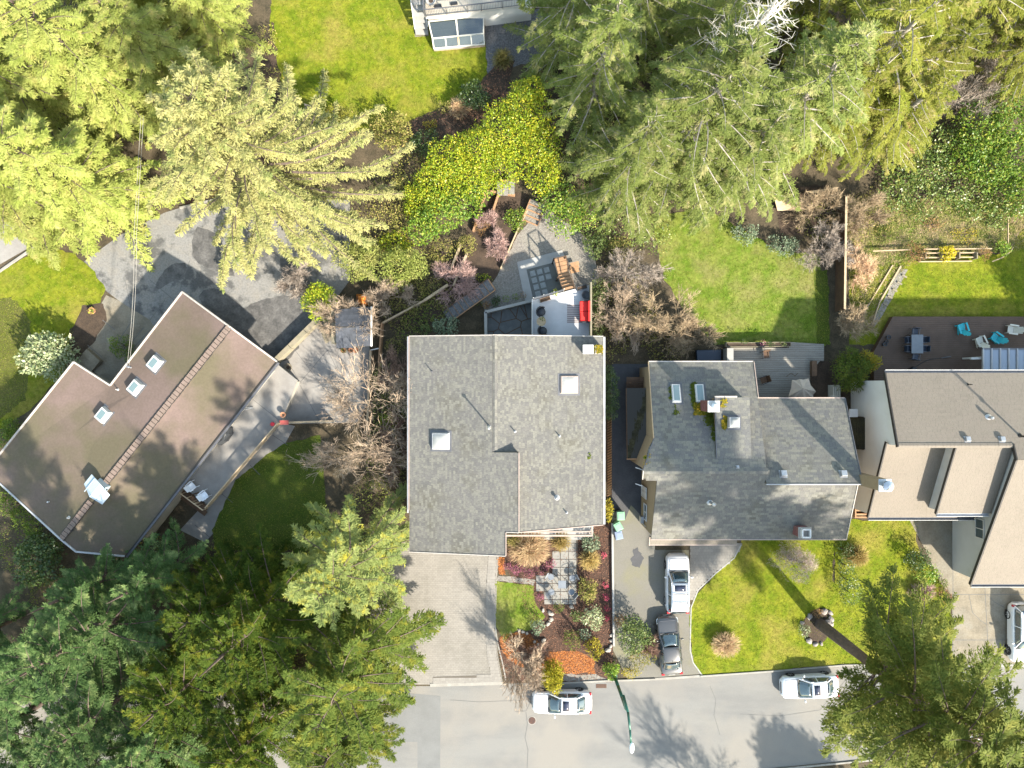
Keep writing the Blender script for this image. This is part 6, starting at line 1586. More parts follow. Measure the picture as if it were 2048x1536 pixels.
def conifer_mesh(seed, h, r, z0=1.0, nb=140, prof=.8, up0=-.15, up1=.7, droop=.35, nbl=22, K=6, ll=.34, lw=.055, bw=.34, hang=.35, bare=.12, boa=False, gap=0.0, lop=None, clump=0.0, az0=None, az_spread=None, lit=0.0):
    """conifer around the z axis. Returns (leaf verts, leaf faces, limb verts, limb faces)"""
    rg = np.random.RandomState(seed)
    t = np.sort(rg.random_sample(nb) ** .95)
    z = z0 + (h - z0) * t * .985
    az = np.arange(nb) * 2.39996 + rg.uniform(-.5, .5, nb)
    shape = (1 - t) ** prof
    shape = shape * np.clip(.55 + t * 4, 0, 1) + .05
    L = r * shape * rg.uniform(.62, 1.12, nb)
    if gap: L *= np.where(rg.random_sample(nb) < gap, rg.uniform(.3, .6, nb), 1)
    if lop: L *= np.where((np.abs((az - lop[0] + math.pi) % (2 * math.pi) - math.pi) < lop[1]) & (t < lop[2]), .15, 1)
    e = up0 + (up1 - up0) * t + rg.uniform(-.1, .1, nb)
    dr = droop * rg.uniform(.6, 1.3, nb) * (1 - .5 * t)
    bend = rg.uniform(-.35, .35, nb) + (.4 if boa else 0)
    def P_(i, s):
        a = az[i] + bend[i] * s
        hor = L[i] * s
        return np.stack([hor * np.cos(a), hor * np.sin(a), z[i] + L[i] * (np.tan(e[i]) * s - dr[i] * s * s)], 1)
    # limbs
    S = 6; ii = np.repeat(np.arange(nb), S); ss = np.tile(np.arange(S) / S, nb)
    q0 = P_(ii, ss); q1 = P_(ii, ss + 1 / S)
    rad = (.018 + .012 * L[ii]) 
    lv, lf = tubes_np(q0, q1, rad * (1.05 - ss), rad * (1.05 - ss - 1 / S) + .004, 3)
    # branchlets
    cnt = np.maximum(5, (nbl * L / r * 1.6)).astype(int)
    bi = np.repeat(np.arange(nb), cnt)
    m = len(bi)
    s = bare + (1 - bare) * rg.random_sample(m) ** .85
    p = P_(bi, s); tg = unit(P_(bi, np.minimum(s + .05, 1.05)) - P_(bi, s - .02))
    side = np.where(rg.random_sample(m) < .5, -1.0, 1.0)
    hz = np.stack([-tg[:, 1], tg[:, 0], np.zeros(m)], 1); hz = unit(hz) * side[:, None]
    ang = np.where(s > .93, rg.uniform(0, .5, m), rg.uniform(.55, 1.15, m))
    if boa:
        bl = (.42 + .34 * rg.random_sample(m)) * np.clip(1.3 - s * .8, .3, 1)
        ang = rg.uniform(.5, 1.3, m)
        d = unit(tg * np.cos(ang)[:, None] + hz * (np.sin(ang) * rg.uniform(.2, 1, m))[:, None] + np.stack([0 * s, 0 * s, rg.uniform(-hang, .35, m)], 1))
    else:
        bl = (bw * L[bi] * np.clip(1.15 - s, .12, 1) * np.clip(s * 4, .4, 1) + .22) * rg.uniform(.6, 1.2, m)
        d = unit(tg * np.cos(ang)[:, None] + hz * np.sin(ang)[:, None] + np.stack([0 * s, 0 * s, rg.uniform(-hang, hang * .25, m)], 1))
    # needle sprays along each branchlet
    bj = np.repeat(np.arange(m), K); n = len(bj)
    u = (np.tile(np.arange(K), m) + rg.random_sample(n)) / K
    pos = p[bj] + d[bj] * (bl[bj] * u)[:, None]; pos[:, 2] -= hang * bl[bj] * u * u * .6
    sd = np.where(rg.random_sample(n) < .5, -1.0, 1.0)
    hs = unit(np.stack([-d[bj][:, 1], d[bj][:, 0], np.zeros(n)], 1)) * sd[:, None]
    la = rg.uniform(.35, 1.0, n)
    ld = unit(d[bj] * np.cos(la)[:, None] + hs * np.sin(la)[:, None] + np.stack([np.zeros(n), np.zeros(n), rg.uniform(-.32, .15, n)], 1))
    nr = unit(np.stack([rg.normal(0, .28, n), rg.normal(0, .28, n), np.ones(n)], 1))
    V, Fc = leaves_np(pos, ld, nr, ll * rg.uniform(.6, 1.3, n), lw * rg.uniform(.7, 1.3, n))
    return V, Fc, lv, lf

def tree_from(mesh, name, label, px, py, h, tr, leaf, bark='bark', group=None, rot=0.0, lean=(0, 0), sc=1.0):
    """mesh: a pair of shared meshes (crown, limbs)"""
    t = thing(name, label, 'tree', P(px, py), rot, group)
    tk = MB(); k = 9
    for i in range(k):
        a, b = i / k, (i + 1) / k
        tk.bar((0, 0, h * a * .97), (0, 0, h * b * .97), tr * (1 - a) ** .8 + .02, tr * (1 - b) ** .8 + .02, 9, cap=False)
    tk.build('trunk', M[bark], t, smooth=True)
    c = link('crown', mesh[0], None, t); l = link('limbs', mesh[1], None, t, kind='stuff')
    if sc != 1.0: c.scale = l.scale = (sc, sc, sc)
    return t

CM = {}
def cmesh(key, leaf, limb='bark', **kw):
    if key not in CM:
        V, Fc, lv, lf = conifer_mesh(**kw)
        a = mesh_from_np('crown', V, Fc); a.materials.append(M[leaf]); b = mesh_from_np('limbs', lv, lf); b.materials.append(M[limb])
        CM[key] = (a, b)
    return CM[key]

# leaf colours
M['cedar_yellow'] = leaf_mat('cedar_yellow_green', (0.165, 0.204, 0.0385), (0.297, 0.314, 0.0935), (0.341, 0.308, 0.11), trans=.4, scale=.35, speck=False)
M['spruce_pale'] = leaf_mat('spruce_pale_straw', (.20, .21, .07), (.33, .30, .13), (.13, .165, .05), trans=.35, scale=.5, speck=False)
M['hemlock'] = leaf_mat('hemlock_green', (.095, .13, .03), (.185, .21, .06), (.29, .27, .12), trans=.4, scale=.35, speck=False)
M['hemlock_olive'] = leaf_mat('hemlock_olive', (.11, .135, .018), (.20, .20, .04), (.25, .21, .08), trans=.4, scale=.35, speck=False)
M['fir_blue'] = leaf_mat('fir_blue_green', (0.0299, 0.0633, 0.0207), (0.0862, 0.138, 0.0437), (0.196, 0.241, 0.092), trans=.35, scale=.45, speck=False)
M['cedar_dark'] = leaf_mat('cedar_dark_green', (0.0222, 0.0444, 0.00684), (0.0642, 0.0899, 0.012), (0.137, 0.137, 0.0155), trans=.35, scale=.4, speck=False)
M['cedar_mid'] = leaf_mat('cedar_mid_green', (0.0514, 0.0857, 0.0155), (0.12, 0.147, 0.03), (0.188, 0.179, 0.0256), trans=.4, scale=.4, speck=False)
M['deodar'] = leaf_mat('silvery_cedar', (.10, .135, .04), (.19, .21, .07), (.27, .24, .03), trans=.35, scale=.45, speck=False)
M['olive_fir'] = leaf_mat('olive_fir', (0.0585, 0.085, 0.0149), (0.139, 0.154, 0.0319), (0.245, 0.234, 0.0531), trans=.4, scale=.4, speck=False)

tg = 'tall conifers behind the gardens'
lg = 'yellow-green cedars in the upper left corner'
for i, (px, py, h, sc, rot, lab) in enumerate((
        (255, 405, 17, 1.0, .3, 'big yellow-green cedar whose lowest boughs overhang the old driveway'),
        (135, 425, 17, .95, 2.1, 'yellow-green cedar at the left edge above the small lawn'),
        (300, 215, 18, 1.05, 4.0, 'yellow-green cedar left of the pale spruce, in the middle of its clump'),
        (150, 240, 17, 1.0, 5.2, 'yellow-green cedar deep inside the clump in the upper left corner'),
        (455, 75, 11, .72, 1.2, 'bright yellow-green cedar at the edge of the upper lawn'),
        (400, 190, 15, .85, 0.7, 'yellow-green cedar directly behind the pale spruce'),
        (60, 120, 16, 1.0, 3.6, 'yellow-green cedar at the left edge near the corner'),
        (330, 90, 15, .9, 2.8, 'darker olive cedar at the top edge left of the upper lawn'))):
    dark = i == 7
    ms = cmesh(('ly', i % 2, dark), 'hemlock_olive' if dark else 'cedar_yellow', seed=100 + i % 2, h=17, r=5.4, z0=.8, nb=130, prof=.72, up0=-.15, up1=.5, droop=.30, nbl=54, K=11, ll=.25, lw=.036, bw=.24, hang=.35)
    tree_from(ms, 'cedar_tree', lab, px, py, h, .32, None, group=lg, rot=rot, sc=sc)
ms = cmesh('boa', 'spruce_pale', seed=5, h=20, r=10.4, z0=1.6, nb=145, prof=.88, up0=.0, up1=.75, droop=.40, nbl=150, K=7, ll=.23, lw=.036, hang=.9, boa=True, bare=.08)
tree_from(ms, 'spruce_tree', 'large pale straw-coloured spruce with long feathery boughs spreading like a fan', 598, 392, 20, .38, None, rot=.9)
hem = ((1330, 335, 22, 1.06, .4, 0, 'tallest grey-green hemlock with bleached limbs above the back lawn'),
       (1232, 380, 14, .82, 2.3, 1, 'grey-green hemlock whose boughs hang over the gravel steps'),
       (1180, 215, 17, .82, 1.6, 1, 'hemlock leaning over the bright laurel hedge'),
       (1500, 300, 19, .95, 2.7, 0, 'hemlock behind the bare shrubs right of the back lawn'),
       (1395, 130, 18, .95, 3.9, 1, 'hemlock at the top edge beside the dead bleached snag'),
       (1255, 60, 15, .8, 5.0, 0, 'dark hemlock at the top edge next to the gravel bed'),
       (1640, 215, 19, 1.0, .9, 2, 'olive hemlock with drooping boughs at the top right'),
       (1790, 75, 17, .95, 2.2, 2, 'olive hemlock at the top edge near the right corner'),
       (1985, 150, 12, .7, 1.9, 2, 'olive hemlock at the right edge above the dark laurel hedge'), (1560, 60, 17, .9, 4.4, 2, 'olive hemlock at the top edge right of the snag'),
       (1950, 40, 14, .85, 3.1, 2, 'olive hemlock at the top right corner'),
       (1590, 285, 16, .72, 1.2, 2, 'olive hemlock above the lit plywood'), (1712, 290, 13, .65, 3.0, 2, 'small olive hemlock over the brown bed by the board fence'), (1425, 368, 16, .8, 5.5, 1, 'hemlock just above the back lawn'), (1130, 110, 14, .8, .2, 0, 'dark hemlock between laurel hedge and gravel bed'), (1720, 235, 15, .75, 4.0, 2, 'olive hemlock over the dead tangled shrub'))
for px, py, h, sc, rot, k, lab in hem:
    ms = cmesh(('hem', k), ('hemlock', 'hemlock', 'hemlock_olive')[k], 'bark_pale', seed=200 + k, h=20, r=7.0, z0=1.2, nb=125, prof=.8, up0=-.0, up1=.6, droop=.38, nbl=58, K=10, ll=.26, lw=.034, bw=.17, hang=.35, bare=.12, gap=.25)
    tree_from(ms, 'hemlock_tree', lab, px, py, h, .34, None, 'bark_pale', group='hemlocks behind the back lawn', rot=rot, sc=sc)
for px, py, h, sc, rot, k, lab in ((322, 1185, 18, 1.08, .5, 0, 'blue-green fir with pale lit tips beside the brown roof'), (150, 1290, 16, .95, 2.0, 1, 'blue-green fir near the lower left corner'), (400, 1400, 13, .85, 3.3, 0, 'blue-green fir at the bottom edge'),
                                   (215, 1440, 13, .85, 4.6, 1, 'dark fir at the bottom edge near the left corner'), (90, 1400, 14, .9, 1.2, 0, 'blue-green fir in the lower left corner'), (378, 1118, 12, .62, 2.2, 1, 'small blue-green fir at the lower right corner of the brown roof'), (268, 1128, 13, .62, .9, 0, 'blue-green fir whose tips overlap the brown roof edge'), (320, 1330, 14, .9, 5.6, 1, 'blue-green fir in the middle of the lower left firs'), (300, 1480, 11, .75, 2.7, 0, 'small fir at the bottom edge between larger firs'), (40, 1230, 14, .7, .2, 0, 'blue-green fir at the left edge beside the dark rhododendron')):
    ms = cmesh(('fir', k), 'fir_blue', seed=300 + k, h=16, r=5.6, z0=1.5, nb=72, prof=.7, up0=.12, up1=.8, droop=.16, nbl=66, K=12, ll=.22, lw=.034, bw=.22, hang=.12, gap=.25)
    tree_from(ms, 'fir_tree', lab, px, py, h, .3, None, group='blue-green firs in the lower left', rot=rot, sc=sc)
for px, py, h, sc, rot, k, lab in ((590, 1175, 18, 1.05, .5, 0, 'dark green cedar in the middle of the lower left wood'), (742, 1268, 14, 1.12, 1.5, 1, 'mid-green cedar overhanging the paver driveway'), (565, 1395, 12, .9, 2.4, 0, 'dark cedar with yellow tips near the bottom edge'),
                                   (715, 1395, 11, .9, 3.2, 1, 'mid-green cedar overhanging the road at the bottom edge'), (505, 1150, 13, .85, 3.9, 0, 'dark cedar at the end of the shaded left lawn'), (420, 1470, 10, .75, 1.0, 0, 'yellow-tipped cedar at the bottom edge right of the small fir'), (480, 1270, 16, 1.0, 4.4, 0, 'dark cedar between the firs and the overhanging cedar')):
    ms = cmesh(('ced', k), ('cedar_dark', 'cedar_mid')[k], seed=400 + k, h=14, r=5.6, z0=.8, nb=88, prof=.62, up0=.1, up1=.8, droop=.2, nbl=62, K=11, ll=.24, lw=.036, bw=.22, hang=.22, gap=.2)
    tree_from(ms, 'cedar_tree', lab, px, py, h, .3, None, group='dark cedars left of the paver driveway', rot=rot, sc=sc)
ms = cmesh('deo', 'deodar', seed=77, h=16, r=5.4, z0=1.0, nb=80, prof=.8, up0=.15, up1=.8, droop=.25, nbl=70, K=9, ll=.24, lw=.034, bw=.18, hang=.3, gap=.1)
tree_from(ms, 'cedar_tree', 'silvery yellow-green cedar with a pale tip touching the grey roof corner', 740, 1080, 16, .28, None, rot=1.1)
ms = cmesh('lean', 'olive_fir', seed=88, h=22, r=6.9, z0=8.6, nb=150, prof=.5, up0=.0, up1=.7, droop=.25, nbl=74, K=12, ll=.26, lw=.038, bw=.26, hang=.35, gap=.2, lop=(2.75, .85, .38))
tree_from(ms, 'fir_tree', 'tall olive fir with long bare trunk rising from the rock ring on the front lawn', 1640, 1248, 22, .45, None, rot=0.0)
# bleached snag : the dead top of a hemlock
rg_ = np.random.RandomState(12)
sn = thing('dead_snag', 'bleached dead tree with bare silver limbs among the hemlocks', 'tree', P(1372, 262), 0)
MB().tube([(0, 0, 0), (.1, 0, 8), (.0, .1, 16), (.1, .1, 20.5)], [.3, .22, .14, .03], 8).build('trunk', M['deadwood'], sn, smooth=True)
p0, p1, r0, r1 = [], [], [], []
for i in range(90):
    z = rg_.uniform(9, 20.3); a = rg_.uniform(0, 6.28); L = (21.5 - z) * .22 + .5 + rg_.uniform(0, .7); q = np.array([.05, .05, z]); d = np.array([math.cos(a), math.sin(a), rg_.uniform(-.2, .4)])
    for k in range(4):
        d = unit(d + rg_.normal(0, .18, 3)); e_ = q + d * L / 4; p0.append(q); p1.append(e_); r0.append(.04 * (1 - k / 4) + .008); r1.append(.04 * (1 - (k + 1) / 4) + .006)
        if k > 0:
            for _ in range(2): dd = unit(d + rg_.normal(0, .6, 3)); p0.append(e_); p1.append(e_ + dd * L * .22); r0.append(.014); r1.append(.006)
        q = e_
v, f = tubes_np(p0, p1, r0, r1); link('limbs', mesh_from_np('limbs', v, f), M['deadwood'], sn, kind='stuff')

# ------------------------------------------------------------------ broadleaf shrubs
def leaf_cloud(blobs, dens, ln, w, seed, up=.5, shell=(.62, 1.04), lump=.14, flat=.35, whorl=0):
    """blobs: (x, y, z, rx, ry, rz) ; leaves scattered through the outer part of lumpy mounds"""
    rg = np.random.RandomState(seed); Vs, Fs, k = [], [], 0
    for (x, y, z, rx, ry, rz) in blobs:
        n = int(dens * (rx * ry + rx * rz + ry * rz))
        d = unit(rg.normal(0, 1, (n, 3))); d[:, 2] = np.where(d[:, 2] < -.35, -d[:, 2], d[:, 2])
        ph = rg.uniform(0, 6.28, 6)
        lm = 1 + lump * (np.sin(d[:, 0] * 5 + ph[0]) + np.sin(d[:, 1] * 5.5 + ph[1]) + np.sin(d[:, 2] * 5 + d[:, 0] * 3 + ph[2])) / 1.6 + lump * .6 * (np.sin(d[:, 0] * 13 + ph[3]) * np.sin(d[:, 1] * 12 + ph[4]))
        rr = rg.uniform(shell[0], shell[1], n) ** .8 * lm
        p = d * rr[:, None] * np.array([rx, ry, rz]) + np.array([x, y, z])
        ok = p[:, 2] > .03; p = p[ok]; d = d[ok]; n = len(p)
        if whorl:
            p = np.repeat(p, whorl, 0); d = np.repeat(d, whorl, 0); n = len(p)
            aa = np.tile(np.arange(whorl) * 2 * math.pi / whorl, n // whorl) + np.repeat(rg.uniform(0, 6.28, n // whorl), whorl)
            t1 = unit(np.cross(d, rg.normal(0, 1, (n // whorl, 3)).repeat(whorl, 0))); t2 = np.cross(d, t1)
            ld = unit(t1 * np.cos(aa)[:, None] + t2 * np.sin(aa)[:, None] + d * .35 + rg.normal(0, .1, (n, 3)))
            nr = unit(d + .4 * np.array([0, 0, 1]) + rg.normal(0, .15, (n, 3)))
        else:
            ld = unit(rg.normal(0, 1, (n, 3)) + d * .6 + np.array([0, 0, .1]))
            nr = unit(d * (1 - up) + np.array([0, 0, up]) + rg.normal(0, flat, (n, 3)))
        V, Fc = leaves_np(p, ld, nr, ln * rg.uniform(.45, 1.5, n), w * rg.uniform(.6, 1.5, n))
        Vs.append(V); Fs.append(Fc + k); k += len(V)
    return np.concatenate(Vs), np.concatenate(Fs)

def shrub(name, label, px, py, r, h, leaf, seed=1, dens=150, ln=.14, w=.035, ry=None, cat='shrub', group=None, nblob=None, whorl=0, stems=True, lump=.14, z0=0.0, ang=0.0, shell=(.62, 1.04)):
    """r, ry in photograph pixels as the shrub is seen"""
    rg = np.random.RandomState(seed)
    s = (H - h * .6) / F; c = P(px, py, h * .6); c.z = z0
    R_, RY = r * s, (ry or r) * s
    t = thing(name, label, cat, c, R(ang), group)
    bl = []
    nb = nblob or max(3, int(3 + R_ * 2.2))
    if nb == 1: bl = [(0, 0, h * .5, R_, RY, h * .52)]
    else:
        bl.append((0, 0, h * .5, R_ * .72, RY * .72, h * .5))
        for i in range(nb):
            a = i * 2.4 + rg.uniform(-.4, .4); q = rg.uniform(.42, .68)
            k = rg.uniform(.30, .46)
            bl.append((R_ * q * math.cos(a), RY * q * math.sin(a), h * rg.uniform(.35, .66), max(.12, R_ * k), max(.12, RY * k), max(.15, h * rg.uniform(.30, .42))))
    V, Fc = leaf_cloud(bl, dens, ln, w, seed, whorl=whorl, lump=lump, shell=shell)
    link('foliage', mesh_from_np('foliage', V, Fc), M[leaf], t)
    if stems:
        p0, p1, r0, r1 = [], [], [], []
        for b in bl:
            m_ = np.array([b[0] * .3, b[1] * .3, h * .2]); e_ = np.array([b[0], b[1], b[2]])
            p0 += [np.array([0, 0, 0]), m_]; p1 += [m_, e_]; r0 += [.04, .03]; r1 += [.03, .012]
        v, f = tubes_np(p0, p1, r0, r1, 4); link('stems', mesh_from_np('stems', v, f), M['bark'], t, kind='stuff')
    return t

M['laurel'] = leaf_mat('laurel_yellow_green', (.13, .21, .014), (.29, .32, .02), (.42, .37, .03), trans=.35, scale=1.0, rough=.4, spec=.3)
M['laurel_g'] = leaf_mat('laurel_green', (.07, .14, .018), (.15, .22, .025), (.25, .27, .04), trans=.35, scale=.8, rough=.4, spec=.3)
M['rhodo'] = leaf_mat('rhododendron_green', (.05, .08, .022), (.095, .125, .03), (.14, .155, .05), trans=.25, scale=1, rough=.45, spec=.3)
M['rhodo_pale'] = leaf_mat('rhododendron_pale', (.125, .165, .075), (.22, .24, .12), (.30, .29, .17), trans=.25, scale=1, rough=.45, spec=.5)
M['rhodo_blue'] = leaf_mat('rhododendron_blue', (.085, .125, .075), (.145, .18, .105), (.20, .22, .13), trans=.25, scale=1, rough=.5, spec=.4)
M['dark_leaf'] = leaf_mat('dark_evergreen', (.022, .048, .012), (.05, .08, .018), (.08, .11, .03), trans=.25, scale=1, rough=.4, spec=.5)
M['box'] = leaf_mat('clipped_green', (.055, .095, .015), (.095, .13, .022), (.14, .165, .03), trans=.25, scale=2)
M['lime'] = leaf_mat('lime_conifer', (.15, .165, .012), (.27, .23, .02), (.36, .28, .03), trans=.3, scale=1.2)
M['yellow_leaf'] = leaf_mat('yellow_leaf', (.36, .29, .015), (.45, .36, .03), (.30, .28, .03), trans=.3, scale=1.5)
M['olive_leaf'] = leaf_mat('olive_leaf', (.13, .135, .03), (.20, .185, .055), (.26, .20, .08), trans=.3, scale=1)
M['gold_leaf'] = leaf_mat('gold_leaf', (.20, .17, .02), (.29, .22, .03), (.15, .16, .025), trans=.3, scale=1)
M['ivy'] = leaf_mat('ivy_green', (.07, .12, .022), (.135, .175, .035), (.22, .22, .06), trans=.3, scale=.7, rough=.4, spec=.5)
M['brown_leaf'] = leaf_mat('brown_leaf', (.16, .085, .035), (.24, .14, .06), (.12, .10, .04), trans=.2, scale=1.5)
M['twigball'] = leaf_mat('twig_ball', (.25, .195, .165), (.33, .27, .235), (.20, .14, .12), trans=.1, scale=1.5)
M['fern'] = leaf_mat('fern_green', (.07, .105, .02), (.13, .155, .03), (.18, .15, .05), trans=.3, scale=1)

# great bright laurel hedge: one clipped mass of several mounds per plant
def mass(name, label, blobs_px, leaf, seed, dens, ln, w, cat='hedge', group=None, **kw):
    """blobs_px: (px, py, z centre, radius px, height radius m)"""
    c0 = P(blobs_px[0][0], blobs_px[0][1], 0)
    t = thing(name, label, cat, c0, 0, group)
    bl = []
    for (x, y, z, r, rz) in blobs_px:
        p = P(x, y, z); s = (H - z) / F; bl.append((p.x - c0.x, p.y - c0.y, z, r * s, r * s, rz))
    V, Fc = leaf_cloud(bl, dens, ln, w, seed, **kw)
    link('foliage', mesh_from_np('foliage', V, Fc), M[leaf], t)
    p0 = [np.array([b[0], b[1], 0]) for b in bl]; p1 = [np.array([b[0], b[1], b[2]]) for b in bl]
    v, f = tubes_np(p0, p1, [.07] * len(bl), [.03] * len(bl), 5); link('stems', mesh_from_np('stems', v, f), M['bark'], t, kind='stuff')
    return t
mass('laurel_hedge', 'large bright yellow-green laurel hedge below the upper lawn', [(1010, 275, 2.4, 62, 1.3), (955, 300, 2.2, 52, 1.3), (900, 325, 2.0, 48, 1.2), (1050, 225, 2.5, 55, 1.3), (1075, 290, 2.2, 45, 1.2), (1000, 335, 1.9, 48, 1.1), (935, 355, 1.8, 48, 1.0), (1085, 350, 1.8, 40, 1.0), (870, 370, 1.6, 45, 1.0), (1060, 185, 2.4, 35, 1.1)], 'laurel', 1, 330, .15, .046, whorl=0, lump=.16)
mass('laurel_shrub', 'mid-green laurel hanging over the terraced beds below the bright hedge', [(880, 425, 1.4, 48, 1.0), (925, 405, 1.3, 42, .9), (845, 455, 1.2, 35, .9), (950, 380, 1.5, 30, .8)], 'laurel_g', 2, 220, .18, .055, cat='shrub')
mass('laurel_shrub', 'green laurel beside the gravel steps under the hemlocks', [(1130, 430, 1.1, 42, .9), (1165, 420, 1.2, 36, .9), (1110, 395, 1.5, 36, .9)], 'laurel_g', 3, 220, .17, .05, cat='shrub')
mass('laurel_hedge', 'dark glossy laurel hedge filling the right edge behind the ivy', [(1960, 260, 2.2, 60, 1.2), (2020, 240, 2.3, 65, 1.3), (2030, 320, 2.0, 60, 1.1), (1975, 330, 1.8, 50, 1.0), (2060, 380, 1.6, 55, 1.0), (1935, 310, 1.8, 42, 1.0)], 'laurel_g', 4, 240, .19, .058, lump=.2)
mass('ivy_mass', 'sprawling ivy and brambles below the olive hemlocks', [(1800, 340, .8, 42, .8), (1850, 330, 1.0, 50, 1.0), (1900, 370, .8, 50, .7), (1790, 390, .5, 40, .5), (1840, 395, .5, 46, .5), (1950, 395, .5, 50, .5), (2010, 400, .5, 50, .5), (1880, 290, 1.3, 45, 1.1)], 'ivy', 5, 170, .18, .055, cat='climber')
mass('dark_hedge', 'dark hedge column in the gap between grey house and dark driveway', [(1219, 760, 1.6, 18, 1.0), (1221, 785, 1.7, 18, 1.0), (1220, 808, 1.6, 17, 1.0), (1218, 826, 1.5, 16, .9), (1214, 745, 1.4, 16, .9)], 'dark_leaf', 6, 320, .10, .03)
mass('dark_hedge', 'green leafy hedge below the upper deck parapet', [(1195, 600, .9, 20, .8), (1195, 630, .9, 20, .8), (1192, 660, .9, 18, .8), (1200, 575, .9, 20, .7)], 'rhodo', 7, 220, .12, .035)
mass('laurel_hedge', 'dark green laurel strip along the lower left eave of the brown roof', [(22, 1010, .9, 22, .8), (45, 1032, .9, 22, .8), (70, 1055, .9, 20, .8), (10, 985, .9, 20, .8)], 'box', 8, 220, .14, .04)
mass('clipped_hedge', 'clipped hedge between the two front lawns', [(1690, 1100, .7, 16, .7), (1690, 1130, .7, 18, .7), (1695, 1160, .8, 22, .8), (1700, 1185, .8, 24, .8)], 'dark_leaf', 9, 260, .10, .03)

